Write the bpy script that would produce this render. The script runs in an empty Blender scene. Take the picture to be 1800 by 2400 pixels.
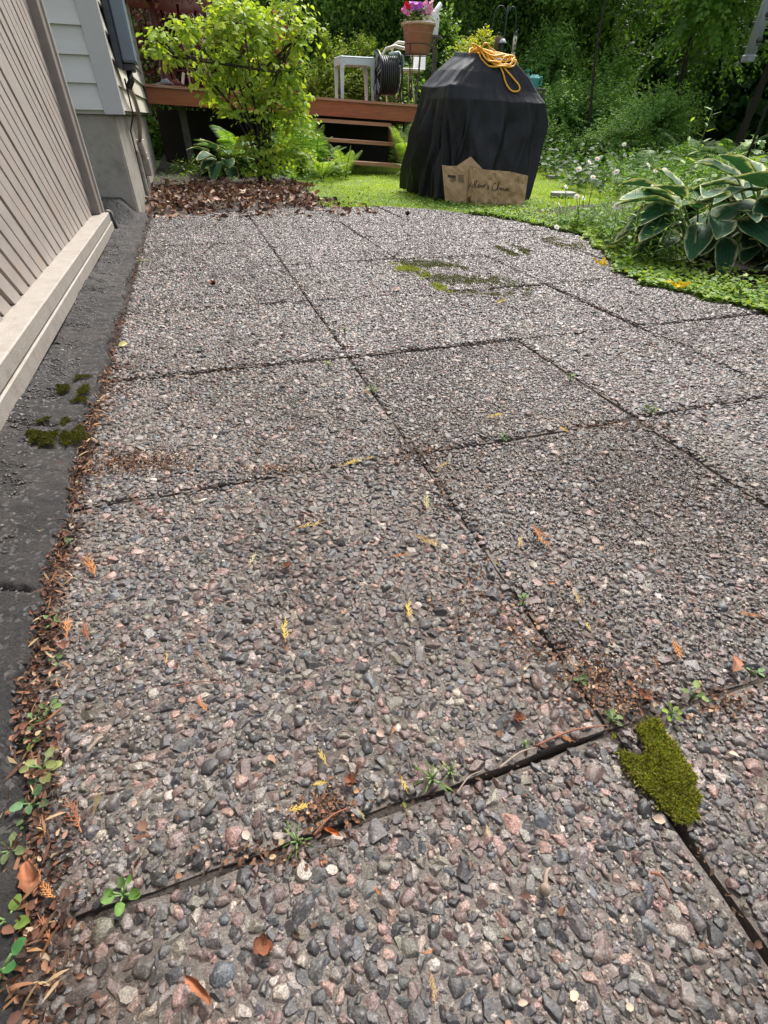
import bpy, math, random
import numpy as np
from mathutils import Vector, Matrix
from mathutils.bvhtree import BVHTree

R = math.radians
random.seed(7)
rng = np.random.default_rng(11)
scene = bpy.context.scene

# ------------------------------------------------------------------ camera, world, sun
EYE = 0.6
FPX = 1142.243
RW = np.array([[0.95022673, 0.18284482, 0.25226361],
               [-0.31112415, 0.5996563, 0.73730189],
               [0.01645963, 0.77908927, -0.62669689]])   # rows: world axes in camera (right, up, forward)
cam_data = bpy.data.cameras.new('camera')
cam = bpy.data.objects.new('camera', cam_data)
scene.collection.objects.link(cam)
cam_data.sensor_fit = 'VERTICAL'
cam_data.sensor_height = 24.0
cam_data.lens = 24.0 * FPX / 2400.0
cam_data.clip_start = 0.01
cam_data.clip_end = 500
m = Matrix(((RW[0][0], RW[0][1], -RW[0][2], 0), (RW[1][0], RW[1][1], -RW[1][2], 0),
            (RW[2][0], RW[2][1], -RW[2][2], EYE), (0, 0, 0, 1)))
cam.matrix_world = m
scene.camera = cam

SUN_EL, SUN_AZ = R(56), R(38)        # azimuth clockwise from +Y
world = bpy.data.worlds.new('World')
scene.world = world
world.use_nodes = True
wn = world.node_tree
bg = wn.nodes['Background']
sky = wn.nodes.new('ShaderNodeTexSky')
sky.sky_type = 'NISHITA'
sky.sun_disc = False
sky.sun_elevation = SUN_EL
sky.sun_rotation = SUN_AZ
sky.air_density = 1.0
sky.dust_density = 4.0
sky.ozone_density = 0.6
hs = wn.nodes.new('ShaderNodeHueSaturation')
hs.inputs['Saturation'].default_value = 0.45
wn.links.new(sky.outputs[0], hs.inputs['Color'])
wn.links.new(hs.outputs[0], bg.inputs[0])
bg.inputs[1].default_value = 0.125

sd = bpy.data.lights.new('sun', 'SUN')
sd.energy = 2.0
sd.angle = R(13)
sd.color = (1.0, 0.965, 0.91)
so = bpy.data.objects.new('sun', sd)
scene.collection.objects.link(so)
sdir = Vector((math.sin(SUN_AZ) * math.cos(SUN_EL), math.cos(SUN_AZ) * math.cos(SUN_EL), math.sin(SUN_EL)))
so.rotation_euler = sdir.to_track_quat('Z', 'Y').to_euler()

scene.view_settings.view_transform = 'Standard'
scene.view_settings.look = 'None'
scene.view_settings.gamma = 1
scene.view_settings.exposure = 1.36
scene.cycles.max_bounces = 6
scene.cycles.diffuse_bounces = 3
scene.cycles.transmission_bounces = 4
scene.cycles.transparent_max_bounces = 4

# ------------------------------------------------------------------ placing helpers (pixel of the photo -> world point)
def ray(px, py):
    return RW @ np.array([px - 900.0, 1200.0 - py, FPX])
def G(px, py, z=0.0):
    v = ray(px, py); t = (z - EYE) / v[2]
    return Vector((v[0] * t, v[1] * t, z))
def AY(px, py, y):
    v = ray(px, py); t = y / v[1]
    return Vector((v[0] * t, y, EYE + v[2] * t))
def AX(px, py, x):
    v = ray(px, py); t = x / v[0]
    return Vector((x, v[1] * t, EYE + v[2] * t))
def AP(px, py, a, b):          # vertical plane through ground points a, b
    v = Vector(ray(px, py)); n = Vector((b[1] - a[1], a[0] - b[0], 0))
    t = (n.x * a[0] + n.y * a[1]) / n.dot(v)
    return Vector((v.x * t, v.y * t, EYE + v.z * t))

# ------------------------------------------------------------------ object helpers
def link(o, parent=None):
    scene.collection.objects.link(o)
    if parent is not None:
        o.parent = parent
    return o
def tag(o, label=None, cat=None, group=None, kind=None):
    if label: o['label'] = label
    if cat: o['category'] = cat
    if group: o['group'] = group
    if kind: o['kind'] = kind
    return o
def thing(name, loc, label, cat, group=None):
    o = bpy.data.objects.new(name, None)
    o.empty_display_size = 0.05
    o.location = loc
    link(o)
    return tag(o, label, cat, group)

def np_obj(name, V, faces, mat, parent=None, col=None, smooth=True, loc=None):
    """faces: list of int arrays (m,k). V in world; when a parent empty is given V is made local to it."""
    V = np.asarray(V, dtype=np.float32).reshape(-1, 3)
    if parent is not None:
        V = V - np.array(parent_loc(parent), dtype=np.float32)
    me = bpy.data.meshes.new(name)
    if not isinstance(faces, (list, tuple)):
        faces = [faces]
    faces = [np.asarray(f, dtype=np.int32) for f in faces if len(f)]
    nl = sum(f.size for f in faces); nf = sum(len(f) for f in faces)
    me.vertices.add(len(V)); me.vertices.foreach_set('co', V.ravel())
    me.loops.add(nl); me.loops.foreach_set('vertex_index', np.concatenate([f.ravel() for f in faces]))
    me.polygons.add(nf)
    starts = []; s = 0
    for f in faces:
        k = f.shape[1]
        starts.append(s + np.arange(len(f), dtype=np.int32) * k); s += f.size
    me.polygons.foreach_set('loop_start', np.concatenate(starts))
    me.update(calc_edges=True)
    me.polygons.foreach_set('use_smooth', np.full(nf, bool(smooth)))
    if col is not None:
        c = np.ones((len(V), 4), dtype=np.float32); c[:, :3] = np.asarray(col, dtype=np.float32).reshape(-1, 3)
        a = me.color_attributes.new('Col', 'FLOAT_COLOR', 'POINT')
        a.data.foreach_set('color', c.ravel())
    me.materials.append(mat)
    me.validate()
    o = bpy.data.objects.new(name, me)
    return link(o, parent)
def parent_loc(p):
    l = Vector((0, 0, 0))
    while p is not None:
        l = l + p.location; p = p.parent
    return l

class MB:
    """collects simple solids (world coordinates) into one mesh"""
    def __init__(s): s.v = []; s.q = []; s.t = []; s.n = []
    def add(s, vs, fs):
        o = len(s.v); s.v += [tuple(v) for v in vs]
        for f in fs: s.n.append([i + o for i in f])
        return s
    def box(s, a, b, bev=0.0, M=None):
        x0, y0, z0 = a; x1, y1, z1 = b
        if bev <= 0:
            vs = [(x0, y0, z0), (x1, y0, z0), (x1, y1, z0), (x0, y1, z0), (x0, y0, z1), (x1, y0, z1), (x1, y1, z1), (x0, y1, z1)]
            fs = [(0, 3, 2, 1), (4, 5, 6, 7), (0, 1, 5, 4), (1, 2, 6, 5), (2, 3, 7, 6), (3, 0, 4, 7)]
        else:
            e = bev; vs = []; idx = {}
            for i, x in enumerate((x0, x1)):
                for j, y in enumerate((y0, y1)):
                    for k, z in enumerate((z0, z1)):
                        sx, sy, sz = (1 - 2 * i), (1 - 2 * j), (1 - 2 * k)
                        for ax in range(3):
                            p = [x, y, z]
                            for o_ in range(3):
                                if o_ != ax: p[o_] += (sx, sy, sz)[o_] * e
                            idx[(i, j, k, ax)] = len(vs); vs.append(tuple(p))
            fs = []
            for ax in range(3):
                o1, o2 = [q for q in range(3) if q != ax]
                for sgn in (0, 1):
                    ring = []
                    for (a_, b_) in ((0, 0), (1, 0), (1, 1), (0, 1)):
                        c = [0, 0, 0]; c[ax] = sgn; c[o1] = a_; c[o2] = b_
                        ring.append(idx[(c[0], c[1], c[2], ax)])
                    fs.append(tuple(ring))
            for ax in range(3):        # edges along ax
                o1, o2 = [q for q in range(3) if q != ax]
                for a_ in (0, 1):
                    for b_ in (0, 1):
                        c0 = [0, 0, 0]; c0[o1] = a_; c0[o2] = b_
                        c1 = list(c0); c1[ax] = 1
                        fs.append((idx[(*c0, o1)], idx[(*c1, o1)], idx[(*c1, o2)], idx[(*c0, o2)]))
            for i in (0, 1):
                for j in (0, 1):
                    for k in (0, 1):
                        fs.append((idx[(i, j, k, 0)], idx[(i, j, k, 1)], idx[(i, j, k, 2)]))
        if M is not None: vs = [tuple(M @ Vector(v)) for v in vs]
        return s.add(vs, fs)
    def tube(s, pts, r, sides=8, cap=True, closed=False):
        pts = [Vector(p) for p in pts]
        if len(pts) < 2: return s
        rr = r if isinstance(r, (list, tuple)) else [r] * len(pts)
        n = len(pts); up = Vector((0, 0, 1)); rings = []; prev = None
        for i in range(n):
            if closed: t = pts[(i + 1) % n] - pts[i - 1]
            else: t = pts[min(i + 1, n - 1)] - pts[max(i - 1, 0)]
            if t.length < 1e-9: t = Vector((0, 0, 1))
            t.normalize()
            if prev is None:
                a = up if abs(t.dot(up)) < 0.9 else Vector((1, 0, 0))
                u = t.cross(a).normalized()
            else:
                u = (prev - t * prev.dot(t))
                u = u.normalized() if u.length > 1e-6 else t.orthogonal().normalized()
            prev = u; w = t.cross(u)
            rings.append([pts[i] + (u * math.cos(2 * math.pi * k / sides) + w * math.sin(2 * math.pi * k / sides)) * rr[i] for k in range(sides)])
        vs = [v for ring in rings for v in ring]; fs = []
        m_ = n if closed else n - 1
        for i in range(m_):
            j = (i + 1) % n
            for k in range(sides):
                k2 = (k + 1) % sides
                fs.append((i * sides + k, i * sides + k2, j * sides + k2, j * sides + k))
        if cap and not closed:
            fs.append(tuple(range(sides))[::-1]); fs.append(tuple((n - 1) * sides + k for k in range(sides)))
        return s.add(vs, fs)
    def lathe(s, prof, c=(0, 0, 0), sides=32, M=None):
        vs = []; fs = []
        for (r, z) in prof:
            for k in range(sides):
                a = 2 * math.pi * k / sides
                vs.append((c[0] + r * math.cos(a), c[1] + r * math.sin(a), c[2] + z))
        for i in range(len(prof) - 1):
            for k in range(sides):
                k2 = (k + 1) % sides
                fs.append((i * sides + k, i * sides + k2, (i + 1) * sides + k2, (i + 1) * sides + k))
        if M is not None: vs = [tuple(M @ Vector(v)) for v in vs]
        return s.add(vs, fs)
    def poly(s, pts, th, axis):
        """extruded flat outline; axis = thickness vector"""
        ax = Vector(axis) * th; n = len(pts)
        vs = [Vector(p) for p in pts] + [Vector(p) + ax for p in pts]
        fs = [tuple(range(n))[::-1], tuple(range(n, 2 * n))] + [(i, (i + 1) % n, n + (i + 1) % n, n + i) for i in range(n)]
        return s.add(vs, fs)
    def build(s, name, mat, parent=None, smooth=False, subsurf=0, auto=None):
        off = parent_loc(parent) if parent is not None else Vector((0, 0, 0))
        me = bpy.data.meshes.new(name)
        me.from_pydata([tuple(Vector(v) - off) for v in s.v], [], s.n)
        me.validate(); me.update()
        if smooth: me.polygons.foreach_set('use_smooth', np.full(len(me.polygons), True))
        if auto is not None:
            me.polygons.foreach_set('use_smooth', np.full(len(me.polygons), True))
            me.set_sharp_from_angle(angle=R(auto))
        me.materials.append(mat)
        o = bpy.data.objects.new(name, me)
        link(o, parent)
        if subsurf:
            md = o.modifiers.new('s', 'SUBSURF'); md.levels = subsurf; md.render_levels = subsurf
        return o

def inpoly(P, poly):
    x, y = P[:, 0], P[:, 1]; inside = np.zeros(len(P), bool); n = len(poly)
    for i in range(n):
        x0, y0 = poly[i][0], poly[i][1]; x1, y1 = poly[(i + 1) % n][0], poly[(i + 1) % n][1]
        if y0 == y1: continue
        c = ((y0 > y) != (y1 > y)) & (x < (x1 - x0) * (y - y0) / (y1 - y0) + x0)
        inside ^= c
    return inside
def vnoise(P, seed=0):
    """cheap smooth pseudo noise in -1..1"""
    r = np.random.default_rng(seed); out = 0
    for i in range(5):
        k = r.normal(size=P.shape[1]) * (1 + i * 0.55); out = out + np.sin(P @ k + r.uniform(0, 6.28)) / (1 + 0.4 * i)
    return out / 2.6

# ------------------------------------------------------------------ materials
def new_mat(name):
    mt = bpy.data.materials.new(name); mt.use_nodes = True
    nt = mt.node_tree; return mt, nt, nt.nodes['Principled BSDF']
def noise_node(nt, scale, detail=4, rough=0.55, vec=None, dist=0.0):
    n = nt.nodes.new('ShaderNodeTexNoise'); n.inputs['Scale'].default_value = scale
    n.inputs['Detail'].default_value = detail; n.inputs['Roughness'].default_value = rough
    n.inputs['Distortion'].default_value = dist
    if vec is not None: nt.links.new(vec, n.inputs['Vector'])
    return n
def coords(nt, kind='Object'):
    return nt.nodes.new('ShaderNodeTexCoord').outputs[kind]
def geo_pos(nt):
    return nt.nodes.new('ShaderNodeNewGeometry').outputs['Position']
def ramp(nt, fac, stops):
    r = nt.nodes.new('ShaderNodeValToRGB'); el = r.color_ramp.elements
    while len(el) < len(stops): el.new(0.5)
    for e, (p, c) in zip(el, stops): e.position = p; e.color = (*c, 1) if len(c) == 3 else c
    nt.links.new(fac, r.inputs[0]); return r.outputs[0]
def mix(nt, fac, a, b, mode='MIX'):
    n = nt.nodes.new('ShaderNodeMix'); n.data_type = 'RGBA'; n.blend_type = mode
    for sock, v in ((n.inputs[0], fac), (n.inputs[6], a), (n.inputs[7], b)):
        if isinstance(v, (int, float)): sock.default_value = v
        elif isinstance(v, tuple): sock.default_value = (*v, 1) if len(v) == 3 else v
        else: nt.links.new(v, sock)
    return n.outputs[2]
def bump(nt, b, height, strength=0.3, dist=0.01):
    n = nt.nodes.new('ShaderNodeBump'); n.inputs['Strength'].default_value = strength
    n.inputs['Distance'].default_value = dist
    nt.links.new(height, n.inputs['Height']); nt.links.new(n.outputs[0], b.inputs['Normal'])
    return n
def attr_col(nt):
    a = nt.nodes.new('ShaderNodeAttribute'); a.attribute_name = 'Col'; return a.outputs['Color']

def paint(name, c, rough=0.5, var=0.12, vs=8.0, dirt=None, dirt_s=3.0, dirt_amt=0.4, bmp=0.15, bs=60.0, stretch=None, metal=0.0, spec=0.5, bd=0.004):
    mt, nt, b = new_mat(name)
    vec = geo_pos(nt)
    if stretch:
        mp = nt.nodes.new('ShaderNodeMapping'); mp.inputs['Scale'].default_value = stretch
        nt.links.new(vec, mp.inputs[0]); vec = mp.outputs[0]
    n = noise_node(nt, vs, 5, 0.6, vec)
    lo = tuple(x * (1 - var) for x in c); hi = tuple(min(1, x * (1 + var)) for x in c)
    col = ramp(nt, n.outputs[0], [(0.3, lo), (0.7, hi)])
    if dirt:
        d = noise_node(nt, dirt_s, 6, 0.7, vec)
        f = ramp(nt, d.outputs[0], [(0.5, (0, 0, 0)), (0.72, (dirt_amt,) * 3)])
        col = mix(nt, f, col, dirt)
    nt.links.new(col, b.inputs['Base Color'])
    b.inputs['Roughness'].default_value = rough; b.inputs['Metallic'].default_value = metal
    b.inputs['Specular IOR Level'].default_value = spec
    n2 = noise_node(nt, bs, 4, 0.6, vec)
    bump(nt, b, n2.outputs[0], bmp, bd)
    return mt

def leaf_mat(name, trans=0.4, rough=0.42, tint=(1.25, 1.2, 0.5), vein=0.0, spec=0.4):
    mt, nt, b = new_mat(name)
    col = attr_col(nt)
    n = noise_node(nt, 45, 3, 0.6, geo_pos(nt))
    col = mix(nt, 1.0, col, ramp(nt, n.outputs[0], [(0.3, (0.75, 0.75, 0.75)), (0.7, (1.2, 1.2, 1.2))]), 'MULTIPLY')
    nt.links.new(col, b.inputs['Base Color']); b.inputs['Roughness'].default_value = rough
    b.inputs['Specular IOR Level'].default_value = spec
    tr = nt.nodes.new('ShaderNodeBsdfTranslucent')
    nt.links.new(mix(nt, 1.0, col, tint, 'MULTIPLY'), tr.inputs[0])
    ms = nt.nodes.new('ShaderNodeMixShader'); ms.inputs[0].default_value = trans
    nt.links.new(b.outputs[0], ms.inputs[1]); nt.links.new(tr.outputs[0], ms.inputs[2])
    nt.links.new(ms.outputs[0], nt.nodes['Material Output'].inputs[0])
    return mt

M = {}
M['leaf'] = leaf_mat('leaf', 0.45, 0.52, spec=0.25)
M['leaf_thick'] = leaf_mat('leaf_thick', 0.16, 0.6, (1.2, 1.2, 0.6), spec=0.18)
M['dead_leaf'] = leaf_mat('dead_leaf', 0.12, 0.7, (1.2, 1.0, 0.7), spec=0.2)
M['petal'] = leaf_mat('petal', 0.35, 0.6, (1, 1, 1), spec=0.2)
M['bark'] = paint('bark', (0.035, 0.026, 0.02), 0.85, 0.4, 30, bmp=0.5, bs=60)
M['beige'] = paint('beige_paint', (0.30, 0.268, 0.232), 0.55, 0.10, 25, dirt=(0.16, 0.12, 0.09), dirt_s=14, dirt_amt=0.45, bmp=0.5, bs=140, bd=0.003)
M['beige_slat'] = paint('beige_slat_paint', (0.31, 0.272, 0.245), 0.6, 0.12, 18, dirt=(0.30, 0.20, 0.14), dirt_s=9, dirt_amt=0.5, bmp=0.4, bs=120, bd=0.003)
M['post_brown'] = paint('post_paint', (0.19, 0.165, 0.148), 0.55, 0.1, 20, dirt=(0.2, 0.15, 0.12), dirt_s=14, bmp=0.3, bs=120, bd=0.002)
M['dark_void'] = paint('shadow_board', (0.012, 0.009, 0.009), 0.9)  # near-black colour standing in for deep shade
M['siding'] = paint('cream_siding', (0.55, 0.52, 0.43), 0.5, 0.05, 6, dirt=(0.5, 0.45, 0.36), dirt_s=3, dirt_amt=0.35, bmp=0.35, bs=90, stretch=(1, 0.25, 3), bd=0.002)
M['siding_shaded'] = paint('shaded_siding', (0.50, 0.49, 0.475), 0.5, 0.06, 6, dirt=(0.45, 0.42, 0.38), dirt_s=3, dirt_amt=0.3, bmp=0.5, bs=80, stretch=(0.4, 1, 6), bd=0.003)  # same cream siding with the shade of the camera-facing wall put in the colour
M['trim'] = paint('corner_trim', (0.38, 0.375, 0.375), 0.45, 0.03, 5, bmp=0.05, bs=90)
M['foundation'] = paint('parged_foundation', (0.27, 0.25, 0.21), 0.9, 0.16, 9, dirt=(0.12, 0.11, 0.09), dirt_s=5, dirt_amt=0.8, bmp=0.8, bs=70, bd=0.006)
M['boxgrey'] = paint('meter_box', (0.115, 0.15, 0.19), 0.38, 0.06, 8, bmp=0.03, bs=50)
M['boxdark'] = paint('meter_box_back', (0.03, 0.035, 0.045), 0.5, 0.1, 8)
M['conduit'] = paint('conduit_plastic', (0.30, 0.26, 0.22), 0.5, 0.12, 12, dirt=(0.12, 0.07, 0.05), dirt_s=10, dirt_amt=0.6)
M['cable'] = paint('cable', (0.05, 0.03, 0.03), 0.5)
M['whiteplastic'] = paint('white_plastic', (0.75, 0.74, 0.70), 0.35, 0.05, 10, dirt=(0.45, 0.42, 0.36), dirt_s=6, dirt_amt=0.5, bmp=0.05)
M['stool'] = paint('pale_blue_plastic', (0.50, 0.58, 0.62), 0.4, 0.05, 9, dirt=(0.3, 0.34, 0.35), dirt_s=8, dirt_amt=0.35, bmp=0.04)
M['cream'] = paint('cream_tube', (0.62, 0.58, 0.48), 0.4, 0.06, 9)
M['stain'] = paint('red_stained_wood', (0.32, 0.095, 0.035), 0.55, 0.25, 7, dirt=(0.10, 0.05, 0.035), dirt_s=5, dirt_amt=0.5, bmp=0.3, bs=60, stretch=(0.6, 6, 8), bd=0.002)
M['stain_worn'] = paint('worn_stained_tread', (0.36, 0.17, 0.10), 0.6, 0.3, 9, dirt=(0.42, 0.34, 0.27), dirt_s=5, dirt_amt=0.8, bmp=0.3, bs=60, stretch=(0.6, 6, 8), bd=0.002)
M['darkwood'] = paint('weathered_post', (0.10, 0.09, 0.085), 0.8, 0.3, 12)
M['burgundy'] = paint('burgundy_iron', (0.085, 0.010, 0.014), 0.4, 0.25, 20, dirt=(0.2, 0.07, 0.07), dirt_s=25, dirt_amt=0.5, bmp=0.6, bs=80)
M['terracotta'] = paint('terracotta_plastic', (0.30, 0.115, 0.075), 0.6, 0.1, 12, dirt=(0.35, 0.22, 0.17), dirt_s=7, dirt_amt=0.4, bmp=0.15, bs=150, bd=0.002)
M['terracotta_pale'] = paint('terracotta_rim', (0.50, 0.33, 0.25), 0.6, 0.1, 12)
M['redpot'] = paint('red_pot', (0.36, 0.06, 0.035), 0.55, 0.1, 10)
M['blackplastic'] = paint('black_plastic', (0.012, 0.012, 0.014), 0.35, 0.2, 12)
M['reelspoke'] = paint('reel_spokes', (0.22, 0.25, 0.29), 0.35, 0.1, 12)
M['hose'] = paint('hose', (0.02, 0.022, 0.022), 0.45)
M['reelhandle'] = paint('reel_handle', (0.33, 0.41, 0.45), 0.35, 0.08, 12)
M['cord'] = paint('yellow_cord', (0.80, 0.40, 0.02), 0.45, 0.08, 30, bmp=0.1, bs=300, bd=0.001)
M['iron'] = paint('dark_iron', (0.02, 0.022, 0.02), 0.5, 0.2, 20)
M['irongreen'] = paint('green_iron', (0.03, 0.05, 0.05), 0.5, 0.2, 20)
M['teal'] = paint('teal_plastic', (0.05, 0.27, 0.25), 0.4, 0.1, 12)
M['feeder'] = paint('weathered_feeder', (0.19, 0.22, 0.235), 0.5, 0.2, 14, dirt=(0.1, 0.11, 0.13), dirt_s=12, dirt_amt=0.6, stretch=(5, 5, 1))
M['feedercream'] = paint('cream_feeder', (0.52, 0.48, 0.37), 0.45, 0.1, 14)
M['suet'] = paint('bark_log', (0.12, 0.075, 0.05), 0.9, 0.4, 30, bmp=0.8, bs=80)
M['ink'] = paint('black_ink', (0.02, 0.018, 0.018), 0.7, 0.05)
M['inkbrown'] = paint('brown_ink', (0.16, 0.115, 0.06), 0.7, 0.05)
M['flagstone'] = paint('pale_stone', (0.28, 0.27, 0.25), 0.85, 0.12, 12)
M['glove'] = paint('grey_glove', (0.35, 0.35, 0.38), 0.8, 0.4, 40)
M['redglove'] = paint('dusty_red_rubber', (0.22, 0.07, 0.07), 0.7, 0.2, 20)
M['twig'] = paint('grey_twig', (0.22, 0.17, 0.13), 0.8, 0.2, 40)
M['brownpod'] = paint('brown_pod', (0.17, 0.06, 0.03), 0.7, 0.3, 90)

def mat_paper():
    mt, nt, b = new_mat('kraft_paper')
    vec = geo_pos(nt)
    n = noise_node(nt, 14, 5, 0.6, vec); col = ramp(nt, n.outputs[0], [(0.3, (0.40, 0.265, 0.15)), (0.7, (0.50, 0.34, 0.20))])
    nt.links.new(col, b.inputs['Base Color']); b.inputs['Roughness'].default_value = 0.75
    b.inputs['Specular IOR Level'].default_value = 0.25
    v = nt.nodes.new('ShaderNodeTexVoronoi'); v.inputs['Scale'].default_value = 16; v.feature = 'F1'
    nt.links.new(vec, v.inputs['Vector'])
    bump(nt, b, v.outputs['Distance'], 0.35, 0.02)
    return mt
M['paper'] = mat_paper()

def mat_tarp():
    mt, nt, b = new_mat('black_cover_cloth')
    vec = geo_pos(nt)
    n = noise_node(nt, 7, 6, 0.65, vec)
    col = ramp(nt, n.outputs[0], [(0.35, (0.004, 0.0045, 0.0065)), (0.7, (0.009, 0.0105, 0.014))])
    nt.links.new(col, b.inputs['Base Color'])
    b.inputs['Roughness'].default_value = 0.5; b.inputs['Specular IOR Level'].default_value = 0.32
    mp = nt.nodes.new('ShaderNodeMapping'); mp.inputs['Scale'].default_value = (7, 7, 2.2); nt.links.new(vec, mp.inputs[0])
    n2 = noise_node(nt, 2.2, 5, 0.6, mp.outputs[0], 0.6); bump(nt, b, n2.outputs[0], 0.35, 0.02)
    return mt
M['tarp'] = mat_tarp()

def mat_stone():
    mt, nt, b = new_mat('pebble_stone')
    pos = geo_pos(nt); col = attr_col(nt)
    n1 = noise_node(nt, 520, 3, 0.75, pos)
    col = mix(nt, 1.0, col, ramp(nt, n1.outputs[0], [(0.28, (0.34, 0.34, 0.36)), (0.48, (0.92, 0.92, 0.92)), (0.66, (2.3, 2.15, 2.05))]), 'MULTIPLY')
    n3 = noise_node(nt, 150, 2, 0.6, pos)
    col = mix(nt, ramp(nt, n3.outputs[0], [(0.60, (0, 0, 0)), (0.78, (0.5,) * 3)]), col, (0.40, 0.35, 0.31))
    # soil film and algae lying over whole areas
    n2 = noise_node(nt, 3.1, 7, 0.68, pos)
    col = mix(nt, ramp(nt, n2.outputs[0], [(0.50, (0, 0, 0)), (0.66, (0.55,) * 3)]), col, (0.075, 0.056, 0.04))
    n4 = noise_node(nt, 1.15, 4, 0.6, pos)
    col = mix(nt, ramp(nt, n4.outputs[0], [(0.44, (0, 0, 0)), (0.62, (1, 1, 1))]), col, mix(nt, 1.0, col, (0.52, 0.47, 0.40), 'MULTIPLY'))
    nt.links.new(col, b.inputs['Base Color'])
    b.inputs['Roughness'].default_value = 0.44; b.inputs['Specular IOR Level'].default_value = 0.62
    bump(nt, b, n1.outputs[0], 0.55, 0.0016)
    return mt
M['stone'] = mat_stone()
def mat_matrix(name='concrete_matrix', c0=(0.11, 0.094, 0.080), c1=(0.29, 0.255, 0.225), dirt=(0.065, 0.043, 0.032), s=2.6, lo=0.42, hi=0.62):
    mt, nt, b = new_mat(name)
    pos = geo_pos(nt)
    n1 = noise_node(nt, 330, 4, 0.7, pos)
    col = ramp(nt, n1.outputs[0], [(0.3, c0), (0.7, c1)])
    n2 = noise_node(nt, s, 8, 0.7, pos)
    col = mix(nt, ramp(nt, n2.outputs[0], [(lo, (0, 0, 0)), (hi, (0.9,) * 3)]), col, dirt)
    nt.links.new(col, b.inputs['Base Color']); b.inputs['Roughness'].default_value = 0.9
    n3 = noise_node(nt, 260, 6, 0.7, pos)
    bump(nt, b, n3.outputs[0], 1.0, 0.006)
    return mt
M['matrix'] = mat_matrix()
def mat_tar():
    mt, nt, b = new_mat('dark_mortar')
    pos = geo_pos(nt)
    n1 = noise_node(nt, 240, 6, 0.75, pos)
    col = ramp(nt, n1.outputs[0], [(0.30, (0.012, 0.012, 0.012)), (0.55, (0.036, 0.034, 0.033)), (0.74, (0.13, 0.12, 0.115))])
    vo = nt.nodes.new('ShaderNodeTexVoronoi'); vo.inputs['Scale'].default_value = 150; nt.links.new(pos, vo.inputs['Vector'])
    sp_ = nt.nodes.new('ShaderNodeSeparateColor'); nt.links.new(vo.outputs['Color'], sp_.inputs[0])
    col = mix(nt, ramp(nt, sp_.outputs[0], [(0.80, (0, 0, 0)), (0.97, (0.75,) * 3)]), col, (0.17, 0.16, 0.152))
    n2 = noise_node(nt, 6, 8, 0.7, pos)
    col = mix(nt, ramp(nt, n2.outputs[0], [(0.48, (0, 0, 0)), (0.66, (0.7,) * 3)]), col, (0.085, 0.07, 0.06))
    n4 = noise_node(nt, 2.2, 8, 0.75, pos)
    col = mix(nt, ramp(nt, n4.outputs[0], [(0.52, (0, 0, 0)), (0.62, (0.8,) * 3)]), col, (0.014, 0.014, 0.013))
    nt.links.new(col, b.inputs['Base Color']); b.inputs['Roughness'].default_value = 0.8
    n3 = noise_node(nt, 150, 7, 0.75, pos)
    bump(nt, b, n3.outputs[0], 1.0, 0.014)
    return mt
M['tar'] = mat_tar()
M['soil'] = mat_matrix('dark_soil', (0.012, 0.009, 0.007), (0.04, 0.028, 0.02), (0.02, 0.013, 0.01), 6)
def mat_lawnbase():
    mt, nt, b = new_mat('lawn_ground')
    n = noise_node(nt, 5, 8, 0.7, geo_pos(nt))
    nt.links.new(ramp(nt, n.outputs[0], [(0.3, (0.07, 0.11, 0.02)), (0.7, (0.13, 0.20, 0.035))]), b.inputs['Base Color'])
    b.inputs['Roughness'].default_value = 0.95
    return mt
M['lawnbase'] = mat_lawnbase()
def mat_col(name, rough=0.8):
    mt, nt, b = new_mat(name)
    nt.links.new(attr_col(nt), b.inputs['Base Color']); b.inputs['Roughness'].default_value = rough
    return mt
M['plain'] = mat_col('small_bits')

# ------------------------------------------------------------------ scatter engine
def norm(a): return a / np.maximum(np.linalg.norm(a, axis=1, keepdims=True), 1e-9)
def basis(d, nrm):
    y = norm(d); x = norm(np.cross(y, nrm)); z = np.cross(x, y)
    return np.stack([x, y, z], axis=2)      # columns
def scatter(tpl, pos, B, sc):
    """tpl = (V, [faces]); returns world verts and faces for all copies; sc (n,) or (n,3)"""
    V, F = tpl; V = np.asarray(V, float); n = len(pos); k = len(V)
    sc = np.asarray(sc, float)
    if sc.ndim == 1: sc = np.repeat(sc[:, None], 3, 1)
    W = np.einsum('nij,nkj->nki', B, V[None] * sc[:, None, :]) + pos[:, None, :]
    off = (np.arange(n) * k)[:, None, None]
    return W.reshape(-1, 3), [(np.asarray(f)[None] + off).reshape(-1, np.asarray(f).shape[1]) for f in F]
def joinparts(parts):
    Vs = []; Fs = {}; Cs = []; o = 0
    for V, F, C in parts:
        Vs.append(V); Cs.append(C)
        for f in F:
            if len(f): Fs.setdefault(f.shape[1], []).append(f + o)
        o += len(V)
    return np.concatenate(Vs), [np.concatenate(v) for v in Fs.values()], np.concatenate(Cs)
def T(V, *F): return (np.array(V, float), [np.array(f) for f in F])
LEAF2 = T([(0, 0, 0), (-.5, .45, .10), (.5, .45, .10), (0, 1, -.05)], [(0, 2, 1), (1, 2, 3)])
LEAF6 = T([(0, 0, 0), (-.36, .28, .05), (0, .30, -.02), (.36, .28, .05), (-.30, .66, .03), (0, .68, -.03), (.30, .66, .03), (0, 1.02, -.12)],
          [(0, 2, 1), (0, 3, 2), (4, 5, 7), (5, 6, 7)], [(1, 2, 5, 4), (2, 3, 6, 5)])
NARROW = T([(0, 0, 0), (-.10, .3, .02), (.10, .3, .02), (-.08, .7, 0), (.08, .7, 0), (0, 1, -.08)], [(0, 2, 1), (3, 4, 5)], [(1, 2, 4, 3)])
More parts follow.
